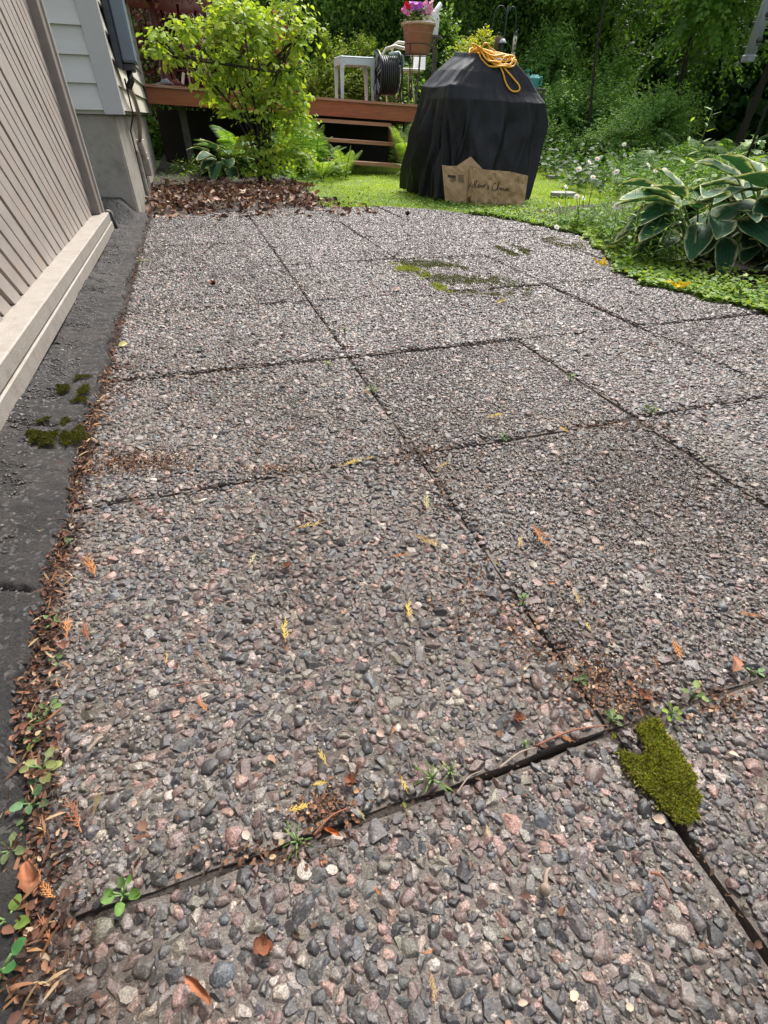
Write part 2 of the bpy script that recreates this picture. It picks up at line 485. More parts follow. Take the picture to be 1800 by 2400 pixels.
MAPLE = T([(0, 0, 0), (-.42, .06, .02), (-.30, .30, .04), (-.52, .52, .0), (-.20, .58, .03), (0, 1.05, -.08), (.20, .58, .03), (.52, .52, .0), (.30, .30, .04), (.42, .06, .02), (0, .42, -.03)],
          [(0, 10, 1), (1, 10, 2), (2, 10, 3), (3, 10, 4), (4, 10, 5), (5, 10, 6), (6, 10, 7), (7, 10, 8), (8, 10, 9), (9, 10, 0)])
CURL = T([(0, 0, 0), (-.38, .25, .28), (0, .3, -.02), (.34, .22, .18), (-.45, .62, .20), (0, .65, .08), (.42, .60, .34), (.1, 1.0, .26), (-.2, .9, .12)],
         [(0, 2, 1), (0, 3, 2), (5, 6, 7), (5, 7, 8), (4, 5, 8)], [(1, 2, 5, 4), (2, 3, 6, 5)])
ROUND = T([(0, 0, 0), (-.4, .2, .04), (-.5, .6, .03), (0, 1, 0), (.5, .6, .03), (.4, .2, .04)], [(0, 5, 1), (2, 4, 3)], [(1, 5, 4, 2)])
BLADE = T([(-.04, 0, 0), (.04, 0, 0), (0, .55, .05), (.0, 1, .22)], [(0, 1, 2)], ) 
BLADE = T([(-.045, 0, 0), (.045, 0, 0), (-.03, .55, .06), (.03, .55, .06), (0, 1, .26)], [(2, 3, 4)], [(0, 1, 3, 2)])

def pick(pal, n, jit=0.15, r=None):
    r = r or rng
    P = np.array([p[0] for p in pal]); w = np.array([p[1] for p in pal], float); w /= w.sum()
    c = P[r.choice(len(P), n, p=w)] * (1 + r.uniform(-jit, jit, (n, 1))) * (1 + r.uniform(-jit * .22, jit * .22, (n, 3)))
    return np.clip(c, 0.001, 0.95)

GREEN_Y = [((0.30, 0.42, 0.05), 4), ((0.20, 0.33, 0.04), 4), ((0.12, 0.22, 0.03), 2), ((0.40, 0.46, 0.08), 1.5)]
GREEN_M = [((0.13, 0.26, 0.05), 4), ((0.08, 0.18, 0.035), 3), ((0.21, 0.34, 0.07), 2), ((0.25, 0.36, 0.16), 0.6)]
GREEN_D = [((0.035, 0.085, 0.02), 4), ((0.06, 0.13, 0.03), 3), ((0.09, 0.18, 0.035), 2)]
HEDGE = [((0.10, 0.21, 0.045), 4), ((0.17, 0.32, 0.06), 4), ((0.26, 0.42, 0.09), 2.5), ((0.035, 0.08, 0.02), 1.5)]

def leafy(center, radii, ntw, lpt, size, pal, tpl, up=0.25, seed=1, aspect=1.0, shell=0.35, droop=0.3, flat=0.55, lump=0.3, zmin=0.02, curve=0.2):
    """leaf sprays: twigs from inside the crown to its uneven rim, leaves in pairs along them"""
    r = np.random.default_rng(seed)
    c = np.array(center); rad = np.array(radii)
    d = norm(r.normal(size=(ntw, 3)) + np.array([0, 0, up]))
    lum = 1 + lump * vnoise(d * 3.2, seed) + r.normal(size=ntw) * 0.08
    a = c + d * rad * (shell * lum)[:, None] * r.uniform(.6, 1.3, (ntw, 1)); e = c + d * rad * lum[:, None]
    bend = np.cross(d, norm(r.normal(size=(ntw, 3)))) * np.linalg.norm(rad) * curve * .3
    t = (np.arange(lpt) + 0.6) / lpt
    tt = np.clip(t[None, :] + r.uniform(-.03, .03, (ntw, lpt)), 0, 1)
    P = a[:, None] * (1 - tt[..., None]) + e[:, None] * tt[..., None] + bend[:, None] * (tt * (1 - tt) * 4)[..., None]
    P[..., 2] -= droop * (tt ** 2) * rad[2] * 0.25
    P = P.reshape(-1, 3); n = len(P)
    axis = np.repeat(norm(e - a), lpt, 0)
    side = norm(np.cross(axis, np.array([0, 0, 1.0])) + 1e-6)
    sg = np.tile(np.where(np.arange(lpt) % 2 == 0, 1, -1), ntw)[:, None]
    ld = norm(axis * .55 + side * sg * .75 + r.normal(size=(n, 3)) * .28 - np.array([0, 0, droop * .8]))
    nr = norm(np.array([0, 0, 1.0]) * flat + axis * (1 - flat) * .8 + r.normal(size=(n, 3)) * .38)
    s = size * r.uniform(.6, 1.25, n) * np.tile(1 - .35 * t, ntw)
    k = P[:, 2] > zmin; P, ld, nr, s = P[k], ld[k], nr[k], s[k]
    sc = np.stack([s * aspect, s, s], 1)
    V, F = scatter(tpl, P, basis(ld, nr), sc)
    tw = pick(pal, ntw, .12, r)
    C = (np.repeat(tw, lpt, 0)[k] * .55 + pick(pal, len(P), .15, r) * .45)
    C = np.repeat(C, len(tpl[0]), 0)
    return V, F, C, a, e
def twigs_mb(base, a, e, n, r0, seed=3, jitter=.06):
    """stems from the base to some of the sprays"""
    r = random.Random(seed); mb = MB(); idx = list(range(len(a))); r.shuffle(idx)
    for i in idx[:n]:
        A = Vector(a[i]); E = Vector(e[i]); b = Vector(base) + Vector((r.uniform(-jitter, jitter), r.uniform(-jitter, jitter), 0))
        mid = b.lerp(A, .5) + Vector((r.uniform(-jitter, jitter), r.uniform(-jitter, jitter), abs(A.z - b.z) * .12))
        mb.tube([b, mid, A, A.lerp(E, .55), E], [r0, r0 * .8, r0 * .55, r0 * .35, r0 * .15], 5)
    return mb
def shrub(name, label, cat, base, lobes, ntw, lpt, size, pal, tpl=LEAF2, group=None, stems=10, r0=.012, mat='leaf', seed=1, **kw):
    t = thing(name, base, label, cat, group)
    parts = []; A = []; E = []
    for i, (c, rad, share) in enumerate(lobes):
        V, F, C, a, e = leafy(c, rad, max(3, int(ntw * share)), lpt, size, pal, tpl, seed=seed * 31 + i, **kw)
        parts.append((V, F, C)); A.append(a[:40]); E.append(e[:40])
    V, F, C = joinparts(parts)
    np_obj('foliage', V, F, M[mat], t, C)
    if stems: twigs_mb(base, np.concatenate(A), np.concatenate(E), stems, r0, seed).build('stem', M['bark'], t, True)
    return t

# ================================================================== THE SETTING
# lawn ground: one sheet to the horizon, with a hole-free lower level under the patio
def grid_sheet(name, x0, x1, y0, y1, nx, ny, zf, mat):
    xs = np.linspace(x0, x1, nx); ys = np.linspace(y0, y1, ny)
    X, Y = np.meshgrid(xs, ys); Z = zf(X, Y)
    V = np.stack([X, Y, Z], -1).reshape(-1, 3)
    i = np.arange(nx - 1)[None] + (np.arange(ny - 1) * nx)[:, None]; i = i.ravel()
    F = np.stack([i, i + 1, i + 1 + nx, i + nx], 1)
    return np_obj(name, V, F, mat)
xs = [-60, -12, -4]
def gz(X, Y): return np.full_like(X, -0.07)
o = grid_sheet('ground', -120, 120, -60, 160, 30, 30, gz, M['lawnbase']); tag(o, kind='structure')
# lawn surface (raised to meet the patio edge)
EY = [-.6, .0, .17, .28, .38, .47, .76, 1.2, 4.62]; EX = [-.235, -.25, -.262, -.285, -.303, -.318, -.335, -.34, -.345]
def edgeL(y): return np.interp(y, EY, EX)
PATIO = [(x - .012, y) for x, y in zip(EX, EY)] + [(-.34, 4.70), (.3, 4.74), (1.0, 4.88), (1.55, 4.86), (1.93, 4.60), (2.24, 4.2), (2.46, 3.75), (2.50, 3.15), (2.30, 2.65), (2.10, 2.3), (2.02, 2.0), (2.08, 1.75), (2.20, 1.45), (2.5, 1.2), (2.6, -.6)]
XG = [-.335, .38, 1.0, 1.53, 2.16, 2.8]
YG = [-.6, .2, .89, 1.5, 2.14, 2.80, 3.45, 4.1, 4.95]

# lawn terrain: gently uneven soil/grass level behind and right of the patio
def lawn_z(X, Y):
    return 0.0 + 0.012 * np.sin(X * 1.3) * np.cos(Y * 1.1) - 0.012
def clip_sheet(name, x0, x1, y0, y1, step, keep, zf, mat):
    xs = np.arange(x0, x1, step); ys = np.arange(y0, y1, step)
    X, Y = np.meshgrid(xs, ys); V = np.stack([X, Y, zf(X, Y)], -1).reshape(-1, 3)
    nx = len(xs); ny = len(ys)
    i = (np.arange(nx - 1)[None] + (np.arange(ny - 1) * nx)[:, None]).ravel()
    F = np.stack([i, i + 1, i + 1 + nx, i + nx], 1)
    k = keep(V[F].mean(1)); return np_obj(name, V, F[k], mat)
tag(clip_sheet('lawn', 1.0, 12, 4.4, 14.5, .1, lambda P: ~inpoly(P, PATIO) & (P[:, 0] > 1.15 + (P[:, 1] > 9) * 0), lawn_z, M['lawnbase']), kind='structure')
tag(clip_sheet('garden_bed', -.4, 1.16, 4.5, 14.5, .08, lambda P: ~inpoly(P, PATIO), lambda X, Y: lawn_z(X, Y) + .004 + .02 * np.clip(Y - 5, 0, 2), M['soil']), kind='structure')
tag(clip_sheet('flower_bed', 1.9, 9, -.6, 4.4, .08, lambda P: ~inpoly(P, PATIO) & (P[:, 0] < 12), lambda X, Y: -.005 + .05 * np.clip(X - 2.6, 0, 1), M['soil']), kind='structure')

# ---- patio slabs
def warp(a, s, amp): return amp * math.sin(a * 7.3 + s) + amp * .6 * math.sin(a * 17.1 + s * 2.1)
slabs = []
rs = np.random.default_rng(5)
SV = []; SF = []; so_ = 0
pebble_jobs = []
for i in range(len(XG) - 1):
    for j in range(len(YG) - 1):
        gx = .0043; x0, x1, y0, y1 = XG[i] + gx, XG[i + 1] - gx, YG[j] + gx, YG[j + 1] - gx
        if i == 0: x0 -= gx
        tz = rs.uniform(-.0035, .0035); ax, ay = rs.normal(0, .003, 2)
        dx, dy = rs.uniform(-.003, .003, 2) if i else (0, 0)
        nx = ny = 26
        u = np.linspace(0, 1, nx); X, Y = np.meshgrid(x0 + (x1 - x0) * u, y0 + (y1 - y0) * u)
        # wavy broken edges
        ed = lambda s, a: .0012 * np.sin(a * 23 + s) + .0012 * np.sin(a * 61 + s * 3)
        X = X + ed(i * 5 + j, Y) * 1.0 + dx; Y = Y + ed(i * 3 + j * 7, X) + dy * .5
        U, W = np.meshgrid(u, u)
        edge = np.minimum(np.minimum(U, 1 - U), np.minimum(W, 1 - W)) * .65
        Z = tz + ax * (X - x0) + ay * (Y - y0) - .003 * np.clip(1 - edge / .006, 0, 1)
        P = np.stack([X, Y, Z], -1).reshape(-1, 3)
        keepc = inpoly(P, PATIO).reshape(ny, nx)
        q = (np.arange(nx - 1)[None] + (np.arange(ny - 1) * nx)[:, None]).ravel()
        F = np.stack([q, q + 1, q + 1 + nx, q + nx], 1)
        kf = inpoly(P[F].mean(1), PATIO)
        if not kf.any(): continue
        SV.append(P); SF.append(F[kf] + so_); so_ += len(P)
        # side skirts
        border = [(0, k) for k in range(nx)] + [(k, nx - 1) for k in range(1, ny)] + [(ny - 1, k) for k in range(nx - 2, -1, -1)] + [(k, 0) for k in range(ny - 2, 0, -1)]
        bi = np.array([a * nx + b for a, b in border]); top = P[bi]; bot = top.copy(); bot[:, 2] = -.045
        n = len(bi); ids = np.arange(n); nxt = (ids + 1) % n
        mid = (top + top[nxt]) / 2
        kb = inpoly(mid, PATIO)
        F2 = np.stack([ids, ids + n, nxt + n, nxt], 1)[kb]
        SV.append(np.concatenate([top, bot])); SF.append(F2 + so_); so_ += 2 * n
        pebble_jobs.append((x0 + dx, x1 + dx, y0 + dy * .5, y1 + dy * .5, tz, ax, ay, x0, y0))
patio = np_obj('patio', np.concatenate(SV), [np.concatenate(SF)], M['matrix']); tag(patio, kind='structure')
# joint filling below the slabs: nearly flush in most places, washed out in a few
def joint_z(X, Y):
    z = -.008 + .0035 * np.sin(X * 31 + Y * 13) * np.sin(Y * 19)
    def hole(x0, x1, y0, y1): return np.clip(np.minimum(np.minimum(X - x0, x1 - X), np.minimum(Y - y0, y1 - Y)) / .03, 0, 1)
    for h in ((.32, .44, .24, .50), (.32, .46, -.6, .12), (.18, .36, .14, .26), (-.10, .06, .83, .95), (.48, .84, .83, .95), (.32, .44, .72, .88), (.32, .44, 1.75, 2.6), (.94, 1.06, 1.45, 2.0), (1.47, 1.6, 1.2, 2.3), (1.2, 2.0, .8, .95)):
        z = z - .016 * hole(*h)
    return z
M['joint'] = mat_matrix('joint_dirt', (0.03, 0.023, 0.018), (0.085, 0.066, 0.054), (0.03, 0.02, 0.015), 7)
tag(clip_sheet('joint_soil', -.44, 2.9, -.6, 5.0, .02, lambda P: inpoly(P, PATIO) | ((P[:, 0] < -.2) & (P[:, 1] < 4.6)), joint_z, M['joint']), kind='structure')

# ---- pebble shapes
def ico(sub):
    t = (1 + 5 ** .5) / 2
    v = [(-1, t, 0), (1, t, 0), (-1, -t, 0), (1, -t, 0), (0, -1, t), (0, 1, t), (0, -1, -t), (0, 1, -t), (t, 0, -1), (t, 0, 1), (-t, 0, -1), (-t, 0, 1)]
    f = [(0, 11, 5), (0, 5, 1), (0, 1, 7), (0, 7, 10), (0, 10, 11), (1, 5, 9), (5, 11, 4), (11, 10, 2), (10, 7, 6), (7, 1, 8), (3, 9, 4), (3, 4, 2), (3, 2, 6), (3, 6, 8), (3, 8, 9), (4, 9, 5), (2, 4, 11), (6, 2, 10), (8, 6, 7), (9, 8, 1)]
    v = [np.array(p, float) / np.linalg.norm(p) for p in v]
    for _ in range(sub):
        c = {}; nf = []
        def md(a, b):
            k = (min(a, b), max(a, b))
            if k not in c:
                p = v[a] + v[b]; v.append(p / np.linalg.norm(p)); c[k] = len(v) - 1
            return c[k]
        for a, b, d in f:
            ab, bd, da = md(a, b), md(b, d), md(d, a); nf += [(a, ab, da), (b, bd, ab), (d, da, bd), (ab, bd, da)]
        f = nf
    return np.array(v), np.array(f)
ICO = {s: ico(s) for s in (0, 1, 2)}
def pebble_tpl(sub, r, cuts=11, lo=.42, hi=.84, jit=.03):
    V, F = ICO[sub]; V = V.copy()
    for _ in range(cuts):
        n = r.normal(size=3); n[2] *= .8; n /= np.linalg.norm(n); d = r.uniform(lo, hi)
        k = V @ n; msk = k > d; V[msk] -= (k[msk] - d)[:, None] * n
    V += r.normal(size=V.shape) * jit
    V[:, :2] /= np.abs(V[:, :2]).max()
    V[:, 2] /= max(.3, np.abs(V[:, 2]).max())
    keep = V[F][:, :, 2].max(1) > -.15
    F = F[keep]; used = np.unique(F); mp = -np.ones(len(V), int); mp[used] = np.arange(len(used))
    return V[used], mp[F]
TPL = {s: [pebble_tpl(s, np.random.default_rng(100 + s * 50 + k), jit=(.04, .035, .02)[s]) for k in range(26)] for s in (0, 1, 2)}

def dart(w, h, seed, big, small, target):
    """variable-radius dart throwing on a rectangle"""
    r = random.Random(seed); cell = .026; grid = {}; out = []
    def ok(x, y, rad):
        ci, cj = int(x / cell), int(y / cell)
        for a in (ci - 1, ci, ci + 1):
            for b in (cj - 1, cj, cj + 1):
                for (x2, y2, r2) in grid.get((a, b), ()):
                    if (x - x2) ** 2 + (y - y2) ** 2 < ((rad + r2) * .60) ** 2: return False
        return True
    for rad0, rad1, tries in ((big[0], big[1], int(target * .30)), (.0064, .0088, int(target * 9)), (small[0], small[1], int(target * 22.0))):
        for _ in range(tries):
            rad = r.uniform(rad0, rad1); x = r.uniform(rad * .7, w - rad * .7); y = r.uniform(rad * .7, h - rad * .7)
            if ok(x, y, rad):
                out.append((x, y, rad)); grid.setdefault((int(x / cell), int(y / cell)), []).append((x, y, rad))
    return np.array(out)
TILES = [dart(.86, .86, s, (.0092, .0130), (.0036, .0056), 1500) for s in range(3)]
STONE_GAIN = .84
STONE_PAL = [((.034, .034, .036), 26), ((.062, .060, .060), 22), ((.12, .112, .106), 16), ((.098, .070, .064), 20), ((.20, .135, .118), 9), ((.22, .195, .17), 5), ((.38, .355, .33), .35), ((.058, .066, .078), 5), ((.11, .105, .085), 6)]
parts = {0: [], 1: [], 2: []}
rp = np.random.default_rng(77)
for ji, (x0, x1, y0, y1, tz, ax, ay, xa, ya) in enumerate(pebble_jobs):
    t = TILES[rp.integers(3)].copy(); w, h = x1 - x0, y1 - y0
    if rp.random() < .5: t[:, 0] = .86 - t[:, 0]
    if rp.random() < .5: t[:, 1] = .86 - t[:, 1]
    if rp.random() < .5: t[:, [0, 1]] = t[:, [1, 0]]
    ox, oy = rp.uniform(0, .86 - w) if w < .86 else 0, rp.uniform(0, .86 - h) if h < .86 else 0
    t[:, 0] -= ox; t[:, 1] -= oy
    k = (t[:, 0] > t[:, 2] * .45) & (t[:, 0] < w - t[:, 2] * .45) & (t[:, 1] > t[:, 2] * .45) & (t[:, 1] < h - t[:, 2] * .45)
    t = t[k]
    P = np.stack([x0 + t[:, 0], y0 + t[:, 1], np.zeros(len(t))], 1); rad = t[:, 2]
    k = inpoly(P, PATIO) & (P[:, 0] > edgeL(P[:, 1]) + .003)
    bare = vnoise(P[:, :2] * 5.5, 3)                   # thin places where the matrix shows
    k &= ~((bare > 1.05) & (rad < .006)) & (P[:, 1] > -.28)
    P, rad = P[k], rad[k]; n = len(P)
    if n == 0: continue
    P[:, 2] = tz + ax * (P[:, 0] - xa) + ay * (P[:, 1] - ya)
    cy = (y0 + y1) / 2; cx = (x0 + x1) / 2; dist = math.hypot(cx, cy)
    lod = 2 if dist < .85 else (1 if dist < 2.3 else 0)
    var = rp.integers(0, 26, n); yaw = rp.uniform(0, 6.283, n)
    sc = np.stack([rad * rp.uniform(1.0, 1.38, n), rad * rp.uniform(.74, 1.08, n), rad * rp.uniform(.5, .78, n)], 1)
    tilt = rp.normal(0, .14, (n, 2))
    P[:, 2] -= sc[:, 2] * rp.uniform(.0, .35, n)
    c, s = np.cos(yaw), np.sin(yaw)
    ydir = np.stack([-s, c, tilt[:, 0]], 1); zdir = norm(np.stack([tilt[:, 1], -tilt[:, 0], np.ones(n)], 1))
    B = basis(ydir, zdir)
    col = pick(STONE_PAL, n, .22, rp) * STONE_GAIN * np.array([1.05, 1.0, .97])
    if lod == 0: col *= 1.0
    for v in range(26):
        q = var == v
        if not q.any(): continue
        tv, tf = TPL[lod][v]
        V, F = scatter((tv, [tf]), P[q], B[q], sc[q])
        parts[lod].append((V, F, np.repeat(col[q], len(tv), 0)))
n = 46000
P = np.stack([rp.uniform(-.33, 1.1, n), -.25 + 1.75 * rp.random(n) ** 1.3, np.full(n, .0)], 1); P = P[inpoly(P, PATIO) & (P[:, 0] > edgeL(P[:, 1]) + .004) & (np.abs(P[:, :1] - np.array(XG)).min(1) > .013) & (np.abs(P[:, 1:2] - np.array(YG)).min(1) > .013)]; n = len(P)
rad = rp.uniform(.0011, .0030, n)
V, F = scatter((TPL[0][7][0], [TPL[0][7][1]]), P, basis(norm(rp.normal(size=(n, 3)) * [1, 1, .3]), norm(rp.normal(size=(n, 3)) * .3 + [0, 0, 1])), np.stack([rad * 1.5, rad, rad * .8], 1))
parts[0].append((V, F, np.repeat(pick([((.07, .065, .06), 3), ((.13, .115, .10), 5), ((.19, .17, .15), 2), ((.12, .08, .07), 2)], n, .2, rp), len(TPL[0][7][0]), 0)))
for lod in (2, 1, 0):
    if parts[lod]:
        V, F, C = joinparts(parts[lod])
        o = np_obj('exposed_pebbles', V, F, M['stone'], patio, C, smooth=(lod > 0)); o['kind'] = 'stuff'
        if lod: o.data.set_sharp_from_angle(angle=R(38))
print('pebbles', sum(len(p[0]) for l in parts.values() for p in l))

# ---- dark mortar strip between the patio and the house
def strip_z(X, Y):
    sm = lambda t: np.clip(t, 0, 1) ** 2 * (3 - 2 * np.clip(t, 0, 1))
    return -.004 + .11 * sm((Y - 4.2 - .3 * (X + .6)) / .22) * sm((-.40 - X) / .12) + (-.335 - X) * .10 + .010 * np.sin(Y * 5 + X * 9) * np.clip((-.36 - X) * 8, 0, 1)
nx, ny = 110, 1100
ys = np.linspace(-.6, 4.68, ny); u = np.linspace(0, 1, nx)
Yg, Ug = np.meshgrid(ys, u, indexing='ij')
edge = edgeL(Yg) - .006 + .008 * np.sin(Yg * 9) + .006 * np.sin(Yg * 23 + 1) + .004 * np.sin(Yg * 61)
Xg = edge + (-1.3 - edge) * Ug ** 1.25
Pg = np.stack([Xg, Yg], -1).reshape(-1, 2)
Zg = strip_z(Xg, Yg) + .009 + (.0035 * vnoise(Pg * 24, 5) + .0020 * vnoise(Pg * 70, 6)).reshape(Xg.shape)
Zg += .014 * np.clip(1 - Ug * 6, 0, 1) * (np.sin(Ug * 40) * 0 + 1) - .03 * np.clip(1 - Ug * 30, 0, 1)
# cracks
for yc, ph in ((2.47, 0), (.66, 2), (1.28, 4)):
    d = np.abs(Yg - yc - .05 * np.sin(Xg * 14 + ph) - (Xg + .4) * .25)
    Zg -= .016 * np.clip(1 - d / .007, 0, 1)
V = np.stack([Xg, Yg, Zg], -1).reshape(-1, 3)
q = (np.arange(nx - 1)[None] + (np.arange(ny - 1) * nx)[:, None]).ravel()
strip = np_obj('mortar_strip', V, np.stack([q, q + nx, q + nx + 1, q + 1], 1), M['tar']); tag(strip, kind='structure')
# its own fine grit
n = 42000
P = np.stack([rng.uniform(-.85, -.24, n), -.3 + 5 * rng.random(n) ** 1.25, np.zeros(n)], 1); P[:, 2] = strip_z(P[:, 0], P[:, 1]) + .0085
rad = rng.uniform(.0012, .0034, n) * rng.choice([1, 1, 1, 1.7], n)
k = P[:, 0] < edgeL(P[:, 1]) - .015; P, rad = P[k], rad[k]; n = len(P)
B = basis(np.stack([np.cos(a := rng.uniform(0, 6.28, n)), np.sin(a), rng.normal(0, .2, n)], 1), norm(rng.normal(size=(n, 3)) * .2 + [0, 0, 1]))
V, F = scatter((TPL[0][3][0], [TPL[0][3][1]]), P, B, np.stack([rad * 1.4, rad, rad * .7], 1))
C = np.repeat(pick([((.022, .022, .022), 7), ((.040, .038, .037), 5), ((.085, .08, .078), 1.2), ((.055, .045, .04), 1), ((.22, .21, .20), .12)], n, .2), len(TPL[0][3][0]), 0)
o = np_obj('strip_grit', V, F, M['stone'], strip, C); o['kind'] = 'stuff'

# ================================================================== HOUSE
WX, FX, WY = -.35, -.41, 4.55       # siding face, foundation face, wall facing the camera
HY = 8.9                            # far corner of the house
house = thing('house', (-1.5, 6.5, 0), 'cream clapboard house corner on a grey parged foundation beside the patio', 'house')
# foundation: uneven parged block
mb = MB(); mb.box((-4.0, WY + .05, -.1), (FX, HY - .1, .60), .015)
mb.box((FX - .001, 5.6, -.1), (FX + .03, 6.2, .36), .01)
mb.build('foundation', M['foundation'], house)
def laps(axis, a0, a1, z0, z1, expo, face, out, th=.012):
    """lapped boards; axis 'x': wall along x facing -y at y=face ; axis 'y': wall along y facing +x at x=face"""
    mb = MB(); z = z0; 
    while z < z1:
        for (lo, hi, d0, d1) in ((z, z + expo, th + .012, .004),):
            p = [(d0, lo), (d1, hi), (-.02, hi), (-.02, lo)]
            if axis == 'x':
                vs = [(a0, face - d, zz) for d, zz in p] + [(a1, face - d, zz) for d, zz in p]
            else:
                vs = [(face + d, a0, zz) for d, zz in p] + [(face + d, a1, zz) for d, zz in p]
            mb.add(vs, [(0, 1, 5, 4), (1, 2, 6, 5), (2, 3, 7, 6), (3, 0, 4, 7), (0, 3, 2, 1), (4, 5, 6, 7)])
        z += expo
    return mb
laps('x', -4.0, -.462, .621, 3.0, .1333, WY + .02, 1, .014).build('siding', M['siding_shaded'], house)
laps('y', WY + .09, HY, .621, 3.0, .1333, WX - .02, 1, .012).build('siding', M['siding'], house)
mb = MB(); mb.box((-4.0, WY + .04, .6), (WX - .041, HY - .01, 3.0)); mb.build('wall', M['siding_shaded'], house)
mb = MB(); mb.box((-.462, WY - .012, .598), (WX + .008, WY + .02, 3.0), .003); mb.box((WX - .026, WY + .0205, .598), (WX + .0075, WY + .088, 3.0), .003)
mb.build('corner_trim', M['trim'], house)
mb = MB(); mb.box((WX - .02, HY - .06, .60), (WX + .022, HY + .012, 3.0), .003); mb.box((WX - .2, HY + .0, .60), (WX - .021, HY + .02, 3.0), .003)
mb.build('corner_trim', M['boxgrey'] if False else M['trim'], house)
# utility box on the side wall
ub = thing('utility_box', (WX, 5.1, 1.0), 'tall slate blue utility box fixed to the cream siding beside the corner trim', 'utility box')
mb = MB(); mb.box((WX + .004, 4.93, .855), (WX + .045, 5.27, 1.33), .006); mb.build('back_box', M['boxdark'], ub)
mb = MB(); mb.box((WX + .045, 4.955, .885), (WX + .135, 5.295, 1.345), .012); mb.build('cover', M['boxgrey'], ub, auto=30)
mb = MB(); mb.box((WX + .03, 5.0, .845), (WX + .11, 5.27, .884), .006); mb.box((WX + .05, 5.12, .80), (WX + .07, 5.14, .846)); mb.build('bottom_flange', M['boxdark'], ub)
mb = MB(); mb.tube([(WX + .07, 5.07, .846), (WX + .07, 5.07, .79), (WX + .045, 5.1, .76)], .022, 10); mb.build('cable_gland', M['blackplastic'], ub, True)
cd = thing('conduit_pipe', (WX, 5.6, .5), 'brownish plastic conduit running down from the utility box to the foundation', 'conduit')
mb = MB(); mb.tube([(WX + .045, 5.1, .76), (WX + .045, 5.35, .70), (WX + .042, 5.55, .62), (WX + .02, 5.66, .52), (FX + .05, 5.72, .42)], .017, 10); mb.build('pipe', M['conduit'], cd, True)
mb = MB(); mb.tube([(FX + .05, 5.72, .42), (FX + .05, 5.80, .20)], .030, 12); mb.build('sleeve', M['conduit'], cd, True)
mb = MB(); mb.box((FX + .031, 5.74, .17), (FX + .085, 5.92, .30), .006); mb.build('junction_box', M['conduit'], cd)
for z in (.43, .34):
    mb = MB(); mb.tube([(FX + .05 + .032 * math.cos(a), 5.74 + (.43 - z) * .3 + .032 * math.sin(a), z) for a in np.linspace(0, 6.28, 17)[:-1]], .004, 6, closed=True); mb.build('cable_tie', M['whiteplastic'], cd, True)
mb = MB(); mb.tube([(WX + .03, 5.06, .80), (WX + .02, 5.2, .68), (WX + .015, 5.32, .60), (FX + .02, 5.4, .5), (FX + .015, 5.5, .34)], .006, 6)
o = mb.build('cable', M['cable'], None, True); tag(o, 'thin dark cable hanging below the utility box down the siding', 'cable')

# ================================================================== SLATTED SKIRT ON THE LEFT
sk = thing('slatted_screen', (-.6, 2.5, .1), 'beige painted screen of diagonal boards over a heavy base rail on the left', 'screen')
SX, RX = -.598, -.52
mb = MB(); rr = random.Random(4)
y = -1.0
while y < 5.6:
    w = .060 + rr.uniform(-.003, .003); gap = .017 + rr.uniform(-.006, .006)
    # board leaning 44 degrees: foot at z=.127, y=y ; head towards the camera
    k = math.tan(R(44)); wy = w / math.cos(R(44))
    z0 = .118; z1 = 2.4
    ya0, yb0 = y, y + wy
    def clip(yb, z):      # boards stop behind the end post at y=3.84
        return yb
    quad = [(ya0, z0), (yb0, z0), (yb0 - (z1 - z0) * k, z1), (ya0 - (z1 - z0) * k, z1)]
    # clip polygon to y<=3.80 and y>=-1.2
    def cl(poly, f):
        out = []
        for a, b in zip(poly, poly[1:] + poly[:1]):
            fa, fb = f(a), f(b)
            if fa >= 0: out.append(a)
            if (fa >= 0) != (fb >= 0):
                t = fa / (fa - fb); out.append((a[0] + (b[0] - a[0]) * t, a[1] + (b[1] - a[1]) * t))
        return out
    qd = cl(quad, lambda p: 3.83 - p[0])
    if len(qd) >= 3: qd = cl(qd, lambda p: p[0] + 1.2)
    if len(qd) >= 3:
        dx = rr.uniform(-.002, .002)
        mb.poly([(SX - .018 + dx, a, b) for a, b in qd], .018, (1, 0, 0))
    y += wy + gap / math.cos(R(44))
mb.build('slat_panel', M['beige_slat'], sk)
mb = MB(); mb.box((SX - .06, -1.2, .03), (SX - .045, 3.8, 2.4)); mb.build('gap_shade_board', M['dark_void'], sk)  # near-black sheet painting the shade seen through the slat gaps
mb = MB(); mb.box((SX - .03, 3.775, .1295), (RX - .035, 3.86, 2.4), .003); mb.build('post', M['post_brown'], sk)
mb = MB(); mb.box((SX - .03, 3.8605, .05), (RX - .024, 3.895, 2.4), .003); mb.build('post_facing', M['beige'], sk)
mb = MB(); mb.box((SX - .04, -1.2, .078), (RX, 3.87, .127), .004); mb.build('base_rail', M['beige'], sk)
mb = MB(); mb.box((SX - .04, -1.2, .024), (RX + .003, 3.89, .0755), .004); mb.build('lower_rail', M['beige'], sk)
st = thing('corner_stake', (RX, 3.95, 0), 'short dark metal stake leaning at the end of the base rail', 'stake')
mb = MB(); a = G(280, 560); top = Vector((RX - .02, 3.92, .125))
mb.tube([(RX + .012, 3.93, -.005), (RX + .006, 3.925, .12)], .009, 8); mb.build('rod', M['iron'], st, True)
mb = MB(); mb.tube([(RX + .006, 3.925, .118), (RX - .004, 3.92, .128), (RX - .02, 3.915, .127)], .007, 8); mb.build('cap', M['beige'], st, True)

